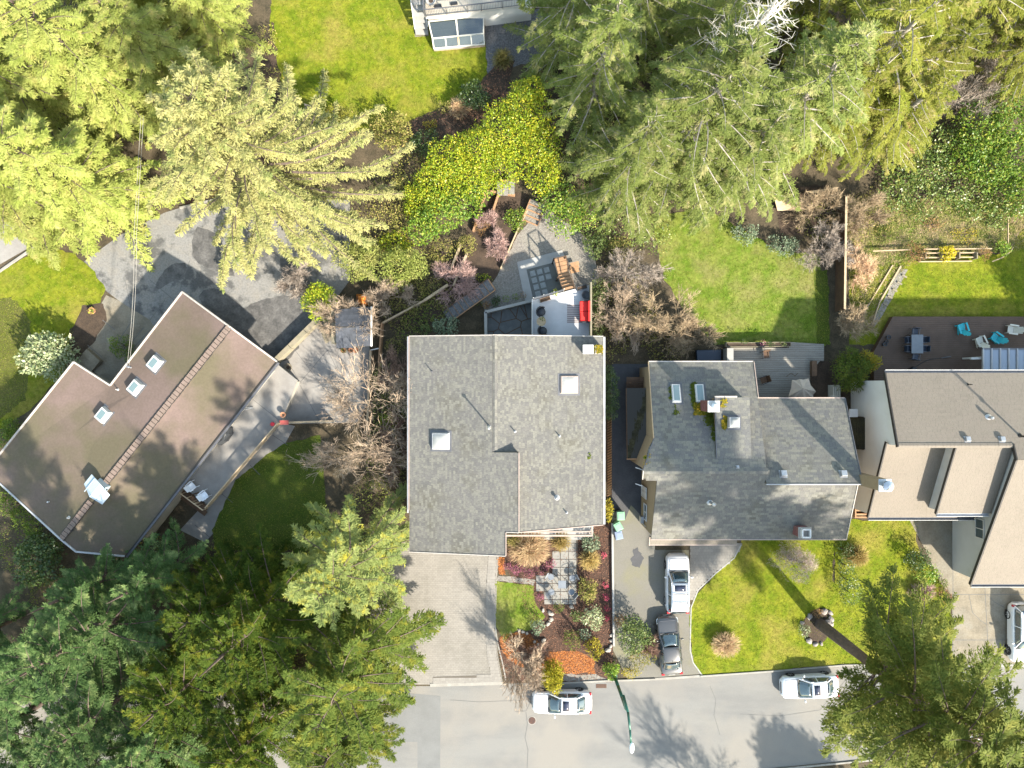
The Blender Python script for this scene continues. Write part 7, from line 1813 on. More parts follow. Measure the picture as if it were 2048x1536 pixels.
S = [
 # name, label, px, py, r, h, leaf, kw
 ('rhododendron', 'big round pale-leaved rhododendron left of the brown roof', 93, 712, 58, 2.7, 'rhodo_pale', dict(dens=90, ln=.26, w=.07, whorl=0, nblob=9)),
 ('round_shrub', 'round dark green shrub in the shaded notch of the brown roof', 242, 690, 26, 1.4, 'box', dict(dens=260, ln=.1, w=.03)),
 ('round_shrub', 'smaller shrub touching the brown roof edge under the power cables', 262, 716, 18, 1.2, 'box', dict(dens=260, ln=.1, w=.03)),
 ('round_shrub', 'green shrub at the left edge above the brown roof eave', 24, 852, 24, 1.6, 'box', dict(dens=220, ln=.12, w=.035)),
 ('round_shrub', 'bright green shrub cut by the left edge of the photo', 2, 876, 22, 1.6, 'laurel_g', dict(dens=220, ln=.12, w=.035)),
 ('rhododendron', 'dark glossy rhododendron at the lower corner of the brown roof', 72, 1118, 58, 2.4, 'dark_leaf', dict(dens=110, ln=.22, w=.06, nblob=9)),
 ('laurel_shrub', 'round yellow-green laurel between driveway and slate shed', 640, 600, 44, 2.4, 'laurel', dict(dens=200, ln=.13, w=.04, nblob=8)),
 ('round_shrub', 'dark round rhododendron at the edge of the upper lawn', 945, 190, 36, 1.9, 'dark_leaf', dict(dens=200, ln=.14, w=.045)),
 ('round_shrub', 'dark shrub left of the bright laurel hedge', 850, 285, 34, 1.7, 'dark_leaf', dict(dens=200, ln=.13, w=.04)),
 ('low_shrub', 'sparse olive shrub at the tip of the upper lawn', 888, 215, 17, 1.0, 'olive_leaf', dict(dens=160, ln=.12, w=.03)),
 ('low_shrub', 'yellowish shrub below the tip of the upper lawn', 860, 252, 17, .8, 'gold_leaf', dict(dens=160, ln=.12, w=.03)),
 ('small_tree', 'loose olive-leaved shrub between pale spruce and upper lawn', 778, 262, 46, 2.4, 'olive_leaf', dict(dens=110, ln=.18, w=.05, nblob=9)),
 ('low_shrub', 'green leafy shrub in the upper terraced bed', 1030, 438, 26, 1.0, 'laurel_g', dict(dens=200, ln=.13, w=.04)),
 ('low_shrub', 'variegated shrub in the middle of the terraced beds', 935, 488, 24, 1.1, 'olive_leaf', dict(dens=180, ln=.12, w=.035)),
 ('low_shrub', 'olive shrub at the left side of the terraced beds', 883, 502, 34, 1.4, 'olive_leaf', dict(dens=130, ln=.13, w=.03)),
 ('low_shrub', 'lime green mat beside the gravel at the foot of the terraces', 965, 556, 20, .5, 'laurel', dict(dens=220, ln=.09, w=.025, ry=12)),
 ('low_shrub', 'tawny shrub among the terraces', 962, 452, 20, .9, 'brown_leaf', dict(dens=180, ln=.12, w=.025)),
 ('low_shrub', 'green shrub by the lower gravel steps', 955, 592, 18, .6, 'fern', dict(dens=200, ln=.1, w=.025)),
 ('rhododendron', 'blue-green rhododendron against the grey roof edge', 890, 655, 30, 1.4, 'rhodo_blue', dict(dens=150, ln=.16, w=.045)),
 ('low_shrub', 'small green shrub left of the blue-green rhododendron', 850, 660, 14, .9, 'rhodo', dict(dens=200, ln=.12, w=.03)),
 ('dwarf_conifer', 'left one of two green balls along the sunken patio wall', 1012, 597, 8, .6, 'box', dict(dens=420, ln=.07, w=.02, nblob=1)),
 ('dwarf_conifer', 'right one of two green balls along the sunken patio wall', 1031, 594, 8, .6, 'box', dict(dens=420, ln=.07, w=.02, nblob=1)),
 ('dwarf_conifer', 'brown-leaved bush at the right end of the patio wall planting', 1047, 591, 7, .5, 'brown_leaf', dict(dens=420, ln=.07, w=.02, nblob=1)),
 ('low_shrub', 'dark green bush left of the green balls', 992, 602, 13, .7, 'dark_leaf', dict(dens=300, ln=.1, w=.03)),
 ('low_shrub', 'rusty fern at the corner of the sunken patio wall', 974, 611, 10, .5, 'brown_leaf', dict(dens=300, ln=.12, w=.02)),
 ('evergreen_shrub', 'loose green shrub at the right of the gravel area', 1190, 490, 30, 1.4, 'rhodo', dict(dens=170, ln=.14, w=.04)),
 ('evergreen_shrub', 'pale green shrub left of the back lawn', 1240, 498, 36, 1.4, 'olive_leaf', dict(dens=130, ln=.13, w=.035)),
 ('rhododendron', 'blue-green rhododendron at the upper right end of the back lawn', 1565, 490, 38, 1.4, 'rhodo_blue', dict(dens=160, ln=.14, w=.04, ry=26)),
 ('rhododendron', 'blue-green rhododendron under the hemlock at the lawn edge', 1492, 468, 28, 1.3, 'rhodo_blue', dict(dens=160, ln=.14, w=.04)),
 ('round_shrub', 'pinkish brown round bush at the left end of the low fence', 1832, 506, 25, 1.1, 'brown_leaf', dict(dens=260, ln=.1, w=.02)),
 ('round_shrub', 'bright yellow flowering bush on the low fence', 1896, 507, 18, 1.1, 'yellow_leaf', dict(dens=300, ln=.12, w=.035)),
 ('round_shrub', 'brown round bush right of the yellow bush', 1968, 508, 16, 1.0, 'brown_leaf', dict(dens=320, ln=.08, w=.02)),
 ('round_shrub', 'green bush at the right end of the low fence', 2006, 497, 20, 1.0, 'laurel_g', dict(dens=240, ln=.12, w=.035)),
 ('arborvitae', 'loose yellow-green conifer between the two decks', 1703, 738, 40, 3.2, 'cedar_mid', dict(dens=150, ln=.26, w=.03, ry=46, nblob=8)),
 ('arborvitae', 'golden-tipped bough of conifer leaning over the dark deck', 1735, 722, 22, 2.6, 'gold_leaf', dict(dens=150, ln=.22, w=.03)),
 ('rhododendron', 'leafy rhododendron at the porch corner of the front garden', 1180, 1088, 22, 1.2, 'rhodo_blue', dict(dens=170, ln=.17, w=.045)),
 ('rhododendron', 'yellowish rhododendron beside the flagstones', 1173, 1180, 23, 1.5, 'olive_leaf', dict(dens=170, ln=.16, w=.045, ry=30)),
 ('rhododendron', 'grey-green rhododendron below the flagstones', 1186, 1236, 25, 1.5, 'rhodo_pale', dict(dens=150, ln=.16, w=.045)),
 ('rhododendron', 'small rhododendron left of the grey-green one', 1152, 1232, 14, 1.0, 'rhodo', dict(dens=170, ln=.15, w=.04)),
 ('rhododendron', 'yellow-green rhododendron above the dead leaves', 1188, 1296, 22, 1.2, 'gold_leaf', dict(dens=170, ln=.15, w=.045, ry=26)),
 ('low_shrub', 'dark spreading shrub in the middle of the front mulch', 1144, 1280, 24, .8, 'fern', dict(dens=160, ln=.13, w=.03)),
 ('low_shrub', 'thin green shrub between the two lower rhododendrons', 1168, 1268, 14, .8, 'rhodo_blue', dict(dens=150, ln=.13, w=.03)),
 ('dwarf_conifer', 'clipped dark ball below the flagstones', 1117, 1214, 12, .9, 'box', dict(dens=420, ln=.07, w=.022, nblob=1)),
 ('dwarf_conifer', 'blue-green dwarf conifer at the corner of the small lawn', 1076, 1255, 19, 1.3, 'rhodo_blue', dict(dens=200, ln=.13, w=.03)),
 ('golden_conifer', 'golden yellow-green conifer at the kerb above the white sedan', 1104, 1352, 28, 2.6, 'lime', dict(dens=240, ln=.2, w=.03, ry=32, nblob=7)),
 ('evergreen_shrub', 'large round evergreen shrub beside the grey sedan', 1268, 1268, 40, 2.3, 'rhodo', dict(dens=140, ln=.15, w=.045, nblob=8)),
 ('evergreen_shrub', 'tawny shrub below the large evergreen beside the grey sedan', 1282, 1312, 30, 1.5, 'olive_leaf', dict(dens=170, ln=.12, w=.03)),
 ('evergreen_shrub', 'green leafy shrub around the lamp base', 1222, 1342, 20, 1.3, 'laurel_g', dict(dens=200, ln=.16, w=.05)),
 ('evergreen_shrub', 'low golden shrub at the kerb right of the lamp', 1262, 1345, 24, .9, 'gold_leaf', dict(dens=200, ln=.1, w=.03, ry=14)),
 ('evergreen_shrub', 'small reddish shrub at the top of the bed beside the driveway', 1238, 1240, 16, .8, 'brown_leaf', dict(dens=170, ln=.11, w=.03)),
 ('pruned_tree', 'dense pinkish-grey bare tree pruned to a ball on the front lawn', 1592, 1126, 52, 2.6, 'twigball', dict(dens=230, ln=.2, w=.011, ry=46, nblob=7, cat='tree')),
 ('golden_shrub', 'upright golden shrub between bins and grey roof', 1217, 1018, 11, 1.5, 'gold_leaf', dict(dens=260, ln=.14, w=.03, ry=26)),
 ('evergreen_shrub', 'dark bush casting shade on the right front lawn', 1836, 1118, 30, 1.5, 'dark_leaf', dict(dens=170, ln=.13, w=.035, ry=26)),
 ('evergreen_shrub', 'lit yellow-green bush beside the concrete path of the tan house', 1856, 1150, 26, 1.2, 'laurel_g', dict(dens=190, ln=.13, w=.04)),
 ('low_shrub', 'purplish low shrub at the edge of the concrete driveway', 1885, 1192, 22, .7, 'brown_leaf', dict(dens=220, ln=.1, w=.025)),
 ('low_shrub', 'green mound at the bend of the concrete path', 1884, 1168, 15, .6, 'fern', dict(dens=220, ln=.1, w=.03)),
 ('low_shrub', 'silvery shrub at the rock ring of the leaning fir', 1608, 1262, 15, .7, 'rhodo_pale', dict(dens=300, ln=.1, w=.025, ry=18)),
 ('low_shrub', 'russet heath on the rock ring of the leaning fir', 1632, 1226, 14, .6, 'brown_leaf', dict(dens=300, ln=.09, w=.02)),
 ('low_shrub', 'small dark shrub by the tree trunk in the left driveway bed', 432, 392, 16, .9, 'olive_leaf', dict(dens=200, ln=.1, w=.03)),
 ('low_shrub', 'green shrub in the yellow undergrowth beside the bare hedge', 788, 775, 22, .9, 'laurel', dict(dens=140, ln=.12, w=.03)),
 ('low_shrub', 'yellow-green undergrowth in the bare hedge left of the grey roof', 775, 850, 26, 1.0, 'laurel', dict(dens=110, ln=.12, w=.03, ry=34)),
 ('low_shrub', 'yellow-green undergrowth at the lower end of the bare hedge', 762, 915, 28, 1.0, 'olive_leaf', dict(dens=120, ln=.12, w=.03)),
 ('low_shrub', 'light green scrub at the top corner of the grey roof', 790, 690, 24, .8, 'olive_leaf', dict(dens=120, ln=.12, w=.03)),
 ('low_shrub', 'golden undergrowth under the pale spruce above the shed', 800, 560, 30, 1.1, 'olive_leaf', dict(dens=130, ln=.12, w=.03)),
 ('low_shrub', 'bright yellow-green shrub under the lower boughs of the pale spruce', 790, 490, 40, 1.4, 'laurel', dict(dens=150, ln=.14, w=.04)),
 ('evergreen_shrub', 'feathery yellow-green evergreen under the right-hand boughs of the pale spruce', 800, 535, 58, 2.6, 'cedar_yellow', dict(dens=150, ln=.2, w=.03, nblob=9, ry=46)),
 ('evergreen_shrub', 'feathery yellow-green evergreen between pale spruce and round laurel', 715, 520, 50, 2.4, 'cedar_yellow', dict(dens=150, ln=.2, w=.03, nblob=9, ry=44)),
 ('evergreen_shrub', 'pale yellow-green bush at the head of the terraces beside the laurel', 838, 408, 42, 1.8, 'laurel', dict(dens=150, ln=.15, w=.04, nblob=8)),
 ('low_shrub', 'green tuft on the rough slope left of the low fence', 1770, 470, 24, .5, 'fern', dict(dens=160, ln=.14, w=.03)),
 ('low_shrub', 'yellow-flowered low plants on the slope above the yellow bush', 1930, 470, 34, .4, 'gold_leaf', dict(dens=120, ln=.12, w=.03, ry=20)),
 ('low_shrub', 'pinkish dry tuft in the middle of the rough slope', 1865, 448, 26, .4, 'brown_leaf', dict(dens=120, ln=.12, w=.025, ry=16)),
 ('low_shrub', 'green mat at the upper right of the rough slope', 1990, 445, 28, .4, 'ivy', dict(dens=150, ln=.13, w=.035, ry=16)),
 ('low_shrub', 'dull green mat on the slope between board fence and track', 1730, 590, 26, .4, 'olive_leaf', dict(dens=130, ln=.12, w=.03, ry=40)),
 ('potted_plant', 'green plant in the first pot before the slate shed', 688, 701, 7, .5, 'box', dict(dens=300, ln=.1, w=.03, z0=.25, nblob=1)),
 ('potted_plant', 'bright leafy plant in a pot behind the deck railing', 1108, 592, 5.5, .5, 'laurel', dict(dens=400, ln=.12, w=.04, z0=2.41, nblob=1)),
 ('potted_plant', 'green plant standing on the round table of the pale deck', 1082, 644, 4, .22, 'box', dict(dens=400, ln=.1, w=.03, z0=2.93, nblob=1)),
 ('potted_plant', 'ball shrub in the large pale pot at the top edge', 863, 6, 10, .7, 'box', dict(dens=300, ln=.09, w=.03, z0=2.7, nblob=1)),
 ('potted_plant', 'yellow-green plant in the terracotta pot on the bare bed', 187, 622, 7, .4, 'laurel', dict(dens=350, ln=.1, w=.03, z0=.25, nblob=1)),
]
for i, (nm, lab, px, py, r, h, leaf, kw) in enumerate(S): shrub(nm, lab, px, py, r, h, leaf, seed=500 + i, **kw)
# low strips of small plants
for i, (x, y) in enumerate(((1212, 1195), (1213, 1216), (1213, 1236), (1211, 1170), (1208, 1110))):
    shrub('azalea', ('second', 'third', 'lowest', 'fourth from below, pale', 'uppermost')[i] + ' pink azalea along the driveway edging of the front garden', x, y, 8, .5, 'pink_flower', seed=600 + i, dens=260, ln=.07, w=.025, nblob=3, group='pink azaleas along the edging')
for i, (x, y, r) in enumerate(((1032, 1140, 17), (1056, 1146, 18), (1080, 1138, 18), (1100, 1128, 15), (1014, 1132, 12), (1080, 1194, 12))):
    shrub('heather', ('purple heather second from the left in the row below the tan grass', 'purple heather in the middle of the row below the tan grass', 'purple heather left of the flagstones', 'purple heather touching the flagstones', 'leftmost purple heather of the row', 'single pinkish heather at the corner of the flagstones')[i], x, y, r, .5, 'heather', seed=620 + i, dens=330, ln=.07, w=.02, ry=r * .8, group='heathers in the front garden')
for i, (x, y) in enumerate(((1483, 684), (1519, 687), (1530, 687), (1560, 688), (1538, 689))):
    shrub('flower_pot_plant', ('leftmost small dark plant in the weathered deck planters', 'purple plant in the weathered deck planters', 'dark plant right of the purple one in the deck planters', 'rightmost green plant in the weathered deck planters', 'small dark plant next to the rightmost one in the deck planters')[i], x, y, 6, .45, ('dark_leaf', 'heather', 'dark_leaf', 'rhodo', 'dark_leaf')[i], seed=640 + i, dens=300, ln=.09, w=.03, z0=.7, nblob=1, group='planter plants of the weathered deck')

# ------------------------------------------------------------------ bare shrubs and trees
def bare_segs(rg, starts, levels, L0, r0, kids=3, spread=.55, wob=.16, upw=.12, fall=.66, nseg=3, cap=3000):
    p0, p1, ra, rb = [], [], [], []
    st = [(np.array(p, float), unit(np.array(d, float)), L0 * rg.uniform(.8, 1.15), r0, 0) for p, d in starts]
    from collections import deque
    st = deque(st)
    while st and len(p0) < cap:
        p, d, L, r, lv = st.popleft()
        for k in range(nseg):
            d = unit(d + rg.normal(0, wob, 3) + np.array([0, 0, upw]) * .3)
            q = p + d * (L / nseg)
            a, b = r * (1 - .45 * k / nseg), r * (1 - .45 * (k + 1) / nseg)
            p0.append(p); p1.append(q); ra.append(a); rb.append(b)
            if lv < levels and (k > 0 or lv > 0):
                for _ in range(rg.randint(1, kids)):
                    ax = unit(rg.normal(0, 1, 3)); dd = unit(d + ax * spread + np.array([0, 0, upw]))
                    st.append((q, dd, L * fall * rg.uniform(.7, 1.15), max(.004, b * .62), lv + 1))
            p = q
        if lv < levels: st.append((p, unit(d + rg.normal(0, .2, 3)), L * fall, max(.004, b * .8), lv + 1))
    return p0, p1, ra, rb

BARE = {}
def bare_plant(name, label, px, py, rpx, h, m, seed, cat='shrub', stems=7, levels=4, tree=False, tilt=.9, group=None, r0=.035, kids=3, thick=1.0, z0=0.0, ry=None, spread=.55):
    key = (seed, stems, levels, tree, tilt, kids, m)
    if key not in BARE:
        rg = np.random.RandomState(seed); starts = []
        if tree:
            starts = [((0, 0, .0), (rg.uniform(-.1, .1), rg.uniform(-.1, .1), 1))]
            segs = bare_segs(rg, starts, levels, 2.2, .13, kids, .75, .12, .1, .70)
        else:
            for i in range(stems):
                a = 2 * math.pi * i / stems + rg.uniform(-.4, .4); starts.append(((.1 * math.cos(a), .1 * math.sin(a), 0), (tilt * math.cos(a) * rg.uniform(.3, 1.1), tilt * math.sin(a) * rg.uniform(.3, 1.1), 1)))
            segs = bare_segs(rg, starts, levels, 1.0, r0, kids, spread, .16, .1, .70)
        p0, p1 = np.array(segs[0]), np.array(segs[1]); ra, rb = np.array(segs[2]), np.array(segs[3])
        rr = np.percentile(np.hypot(p1[:, 0], p1[:, 1]), 97); hh = p1[:, 2].max()
        BARE[key] = (p0, p1, ra, rb, rr, hh)
    p0, p1, ra, rb, rr, hh = BARE[key]
    s = (H - h * .6) / F; c = P(px, py, h * .55); 
    k = np.array([rpx * s / rr, (ry or rpx) * s / rr, h / hh])
    v, f = tubes_np(p0 * k, p1 * k, np.maximum(ra, .015) * thick, np.maximum(rb, .011) * thick, 3)
    t = thing(name, label, cat, (c.x, c.y, z0), 0, group)
    link('branches', mesh_from_np('branches', v, f), M[m], t)
    rg = np.random.RandomState(seed + 5); w = p1 * k; n = 4600; i = rg.randint(len(w) // 4, len(w), n); d = unit(unit((p1 - p0)[i] * k) + rg.normal(0, .55, (n, 3)))
    nr = unit(rg.normal(0, .5, (n, 3)) + np.array([0, 0, 1])); V, Fc = leaves_np(w[i], d, nr, rg.uniform(.15, .5, n), rg.uniform(.007, .013, n))
    V[:, 2] = np.maximum(V[:, 2], .02); link('twigs', mesh_from_np('twigs', V, Fc), M[m], t)
    return t
B = [
 ('bare_shrub', 'dense bare shrub with golden twigs between the two grey roofs and the back lawn', 1320, 655, 92, 3.6, 'twig_gold', 11, dict(stems=11, levels=4, ry=70)),
 ('bare_shrub', 'bare pale shrub right of the pale deck parapet', 1245, 640, 62, 3.0, 'twig', 12, dict(stems=9, levels=4, ry=80)),
 ('bare_shrub', 'greyish bare shrub at the left end of the back lawn', 1265, 555, 70, 2.8, 'twig_grey', 13, dict(stems=9, levels=4, ry=50)),
 ('bare_shrub', 'bare shrub sprawling over the dark blue tub', 1385, 670, 50, 2.6, 'twig_gold', 14, dict(stems=8, levels=4, ry=42)),
 ('bare_tree', 'pale bare tree with white limbs between patio and grey roof', 755, 805, 105, 5.5, 'twig', 15, dict(stems=8, levels=4, cat='tree', r0=.05, ry=125)),
 ('bare_tree', 'spreading bare tree reaching over the shaded left lawn', 705, 920, 120, 5.0, 'twig', 16, dict(stems=9, levels=4, cat='tree', r0=.045, ry=75)),
 ('bare_shrub', 'bare reddish shrub against the left eave of the grey roof', 790, 745, 32, 2.6, 'twig_red', 17, dict(stems=7, levels=4, ry=75)),
 ('bare_shrub', 'bare russet shrub at the lower left eave of the grey roof', 785, 890, 36, 2.6, 'twig_red', 18, dict(stems=7, levels=4, ry=70)),
 ('bare_shrub', 'bare shrub covering the slate shed roof', 700, 640, 66, 3.4, 'twig', 19, dict(stems=8, levels=4, ry=52)),
 ('bare_shrub', 'pale bare shrub right of the orange tarp', 772, 592, 48, 2.6, 'twig', 20, dict(stems=8, levels=4, ry=40)),
 ('bare_shrub', 'bare shrub at the edge of the damp driveway under the spruce', 590, 560, 34, 2.2, 'twig_grey', 21, dict(stems=7, levels=4)),
 ('pink_shrub', 'pink-twigged bare shrub across the terrace timbers', 905, 565, 52, 1.8, 'twig_pink', 22, dict(stems=12, levels=4, ry=42, tilt=1.6)),
 ('pink_shrub', 'pale pink bare shrub in the lower terraced bed', 990, 498, 24, 1.1, 'twig_pink', 23, dict(stems=10, levels=4, ry=34)),
 ('pink_shrub', 'pinkish dry shrub in the upper terraced bed', 972, 440, 18, 1.0, 'twig_pink', 24, dict(stems=9, levels=4)),
 ('bare_shrub', 'tangle of golden bare brambles beside the plywood', 1660, 420, 75, 2.0, 'twig_gold', 25, dict(stems=11, levels=4, ry=50, tilt=1.5)),
 ('bare_shrub', 'grey bare shrub at the right end of the back lawn', 1660, 500, 52, 2.4, 'twig_grey', 26, dict(stems=9, levels=4, ry=60)),
 ('bare_shrub', 'bare shrub with mossy twigs at the corner of the weathered deck', 1708, 650, 40, 2.2, 'twig_gold', 27, dict(stems=9, levels=4, ry=42)),
 ('bare_tree', 'grey bare tree tangled in the olive hemlocks at the top right', 1905, 205, 80, 5.0, 'twig_grey', 28, dict(stems=8, levels=4, cat='tree', ry=55)),
 ('bare_tree', 'grey bare tree at the top right corner', 2010, 90, 80, 6.0, 'twig_grey', 29, dict(stems=8, levels=4, cat='tree')),
 ('bare_shrub', 'dead tangled shrub in the dark gap below the hemlocks', 1815, 265, 42, 2.4, 'twig_tan', 30, dict(stems=8, levels=4)),
 ('bare_tree', 'slender bare tree leaning over road and paver driveway', 1042, 1345, 48, 5.0, 'twig', 39, dict(stems=9, levels=4, cat='tree', ry=70, r0=.04, tilt=.6)),
 ('bare_shrub', 'reddish bare shrub left of the golden conifer', 1070, 1310, 28, 1.4, 'twig_red', 40, dict(stems=9, levels=4)),
 ('bare_shrub', 'dry pinkish shrub at the bend of the right concrete path', 1845, 1188, 24, .9, 'twig_pink', 41, dict(stems=10, levels=4, ry=14)),
 ('bare_shrub', 'bare twiggy shrub right of the evergreen at the grey sedan', 1302, 1292, 24, 1.5, 'twig_red', 42, dict(stems=8, levels=4)),
 ('bare_shrub', 'reddish bare bush at the head of the old driveway', 405, 362, 22, 1.6, 'twig_red', 43, dict(stems=9, levels=4)),
 ('bare_tree', 'bare tree behind the plywood with mossy limbs', 1735, 430, 48, 2.6, 'twig_gold', 44, dict(stems=8, levels=4, ry=40)),
 ('bare_shrub', 'bare tan shrub in the rough grass slope', 1720, 545, 34, 1.0, 'twig_tan', 45, dict(stems=10, levels=4, ry=50)),
]
for nm, lab, px, py, r, h, m, seed, kw in B: bare_plant(nm, lab, px, py, r, h, m, seed, **kw)
# trees just outside the picture whose shadows fall into it
bare_plant('bare_tree', 'bare street tree below the bottom edge, throwing branch shadows on the road', 1490, 1745, 95, 9.0, 'twig', 60, cat='tree', tree=True, levels=6, kids=3, thick=1.3)
shrub('broad_tree', 'round leafy tree below the bottom edge whose rounded shadow lies on the road', 1745, 1730, 78, 7.5, 'box', seed=61, dens=90, ln=.3, w=.1, cat='tree', nblob=9)
shrub('broad_tree', 'round leafy tree past the right edge that shades the far lawn', 2230, 640, 70, 6.0, 'box', seed=62, dens=90, ln=.3, w=.1, cat='tree', nblob=9)
# ================================================================== GARDEN TIMBERS, STEPS, ROCKS, FENCES
def beam(parent, a, b, z=.25, w=.16, h=.4, m='timber_pale', name='sleeper'):
    p, q = P(*a, z), P(*b, z); n = max(1, round((q - p).length / 2.4))
    for i in range(n):
        MB().obox(p.lerp(q, i / n) - Vector((0, 0, h / 2 - .0)), p.lerp(q, (i + 1) / n - .004) - Vector((0, 0, h / 2)), w, h).build(name, M[m], parent, bevel=.01)
tb_ = thing('timber_bed', 'timber framed raised bed under the bright laurel hedge', 'raised bed', P(1000, 390), world=True)
for a, b in (((970, 388), (946, 462)), ((997, 386), (986, 420)), ((974, 381), (1030, 389))): beam(tb_, a, b, .5, .14, .5, 'timber')
tb_ = thing('timber_edging', 'cedar edging board along the gravel area and steps', 'edging', P(1037, 455), world=True)
for a, b in (((1067, 397), (1037, 455)), ((1037, 455), (1001, 537))): beam(tb_, a, b, .35, .09, .35, 'timber_pale')
for k, (lab, segs) in enumerate((('upper timber of the sloping terraces left of the gravel', (((921, 488), (896, 552)),)), ('middle timber of the sloping terraces, ending at the pink shrub', (((934, 505), (906, 572)),)), ('lower short timber of the sloping terraces beside the lime green mat', (((946, 540), (938, 560)),)))):
    t = thing('terrace_timber', lab, 'retaining timber', P(*segs[0][0]), world=True, group='timbers of the sloping terraces')
    for a, b in segs: beam(t, a, b, .6 - .15 * k, .15, .4, 'timber_pale')
t = thing('terrace_timber', 'long pale timber running from the pink shrub down to the slate shed', 'retaining timber', P(830, 607), world=True, group='timbers of the sloping terraces')
beam(t, (896, 569), (848, 601), .7, .2, .4, 'timber_pale'); beam(t, (848, 601), (764, 646), .7, .14, .5, 'timber_pale')
t = thing('plank_walk', 'raised plank fence line between slate shed and grey roof', 'fence', P(755, 700), world=True)
beam(t, (763, 645), (757, 725), .9, .12, .9, 'timber', 'board'); beam(t, (741, 700), (733, 870), .7, .16, .5, 'timber_pale', 'board'); beam(t, (760, 700), (757, 770), .5, .22, .3, 'timber', 'board'); beam(t, (741, 700), (760, 696), .8, .08, .12, 'white', 'board')
def garden_steps(name, label, a, b, width, n, z0, z1, fill='gravel', side=True):
    t = thing(name, label, 'steps', P(*a), world=True)
    p, q = P(*a, 0), P(*b, 0); d = (q - p); L = d.length; d.normalize(); s = Vector((-d.y, d.x, 0)) * width / 2
    for i in range(n):
        c0, c1 = p + d * (L * i / n), p + d * (L * (i + 1) / n); z = z0 + (z1 - z0) * i / max(1, n - 1)
        MB().prism([(v.x, v.y) for v in (c0 - s, c1 - s, c1 + s, c0 + s)], 0, z + .02).build('tread', M[fill], t)
        MB().obox(c0 - s + Vector((0, 0, z)), c0 + s + Vector((0, 0, z)), .10, .14).build('riser', M['timber'], t, bevel=.01)
    if side:
        for k in (-1, 1): MB().obox(p + s * k * 1.06 + Vector((0, 0, z0 + .05)), q + s * k * 1.06 + Vector((0, 0, z1 + .05)), .07, .22).build('side_rail', M['timber_dark' if k < 0 else 'timber'], t)
garden_steps('gravel_steps', 'flight of gravel steps with timber risers dropping to the dark bed by the grey roof', (984, 572), (893, 634), 1.0, 9, .9, .1, 'gravel_dark')
garden_steps('gravel_steps', 'short gravel steps with timber risers rising under the laurel', (1060, 446), (1076, 408), 1.25, 4, .15, .6, 'gravel')
t = thing('flagstone_landing', 'small flagstone landing under the bright laurel hedge', 'landing', P(1012, 375), world=True)
for i in range(3):
    for j in range(2):
        MB().slab([P(994 + i * 12, 363 + j * 13, .6), P(1005 + i * 12, 363 + j * 13, .6), P(1005 + i * 12, 375 + j * 13, .6), P(994 + i * 12, 375 + j * 13, .6)], .5).build('flagstone', M['flag'], t)
beam(t, (995, 362), (1028, 358), .75, .1, .3, 'timber')
# pale concrete frame with dark paved square, wooden stairs to the deck
ground_sheet('concrete_frame', [(1034, 524), (1124, 500), (1136, 530), (1128, 582), (1066, 600), (1050, 602)], .05, M['concrete_pale'], th=.2)
M['paved_wet'] = mat('wet_olive_paving', (.085, .085, .07), (.06, .06, .05), 1.5, rough=.35, fine=.1, spec=.5)
sq = ground_sheet('paved_square', [(1053, 539), (1107, 525), (1126, 580), (1066, 597)], .06, M['paved_wet'])
M['paved_pale'] = mat('wet_pale_paver', (.22, .23, .22), (.15, .155, .145), 3, rough=.3, spec=.5)
for i in range(3):
    for j in range(4):
        if i == 2 and j > 1: continue
        x, y = 1059 + i * 14 + j * 3.6, 543 - i * 3.6 + j * 13.6
        MB().slab([P(x, y, .075), P(x + 10, y - 2.6, .075), P(x + 12.6, y + 7.4, .075), P(x + 2.6, y + 10, .075)], .01).build('paver', M['paved_pale'], sq)
ws = thing('wooden_stairs', 'brown wooden stairs with landing climbing to the pale deck', 'stairs', P(1130, 560), world=True)
MB().slab([P(1109, 519, 1.45), P(1131, 514, 1.45), P(1138, 546, 1.45), P(1116, 552, 1.45)], .12).build('landing_frame', M['timber_dark'], ws)
for i in range(4):
    y = 518 + i * 8.2; x = 1109.5 + i * 1.9
    MB().slab([P(x, y, 1.5), P(x + 21.5, y - 5, 1.5), P(x + 23.2, y + 2.4, 1.5), P(x + 1.7, y + 7.4, 1.5)], .04).build('board', M['timber'], ws)
for i in range(5):
    y = 551 + i * 6.4; x = 1117 + i * 2.2; z = 1.62 + i * .17
    MB().slab([P(x, y, z), P(x + 22, y - 6, z), P(x + 24, y + .6, z), P(x + 2, y + 6.4, z)], .05).build('tread', M['timber'], ws)
    MB().slab([P(x + 2, y + 5.5, z - .0), P(x + 24, y - .4, z), P(x + 24.2, y + .6, z), P(x + 2.2, y + 6.4, z)], .2).build('riser', M['timber_dark'], ws)
for i in range(3):
    MB().slab([P(1140, 526 + i * 7, .95 - .3 * i), P(1157, 522 + i * 7, .95 - .3 * i), P(1159, 529 + i * 7, .95 - .3 * i), P(1142, 533 + i * 7, .95 - .3 * i)], .06).build('tread', M['timber'], ws)
for a, b, z in (((1108, 517), (1117, 552), 2.3), ((1117, 552), (1126, 580), 2.6), ((1132, 513), (1150, 577), 2.4), ((1108, 517), (1131, 512), 2.3)):
    MB().obox(P(*a, z - .05), P(*b, z + .15), .06, .06).build('handrail', M['timber_dark'], ws)
    for e in (a, b): p_ = P(*e, z); MB().box((p_.x, p_.y, (z + .0) / 2), (.08, .08, z)).build('post', M['timber_dark'], ws)

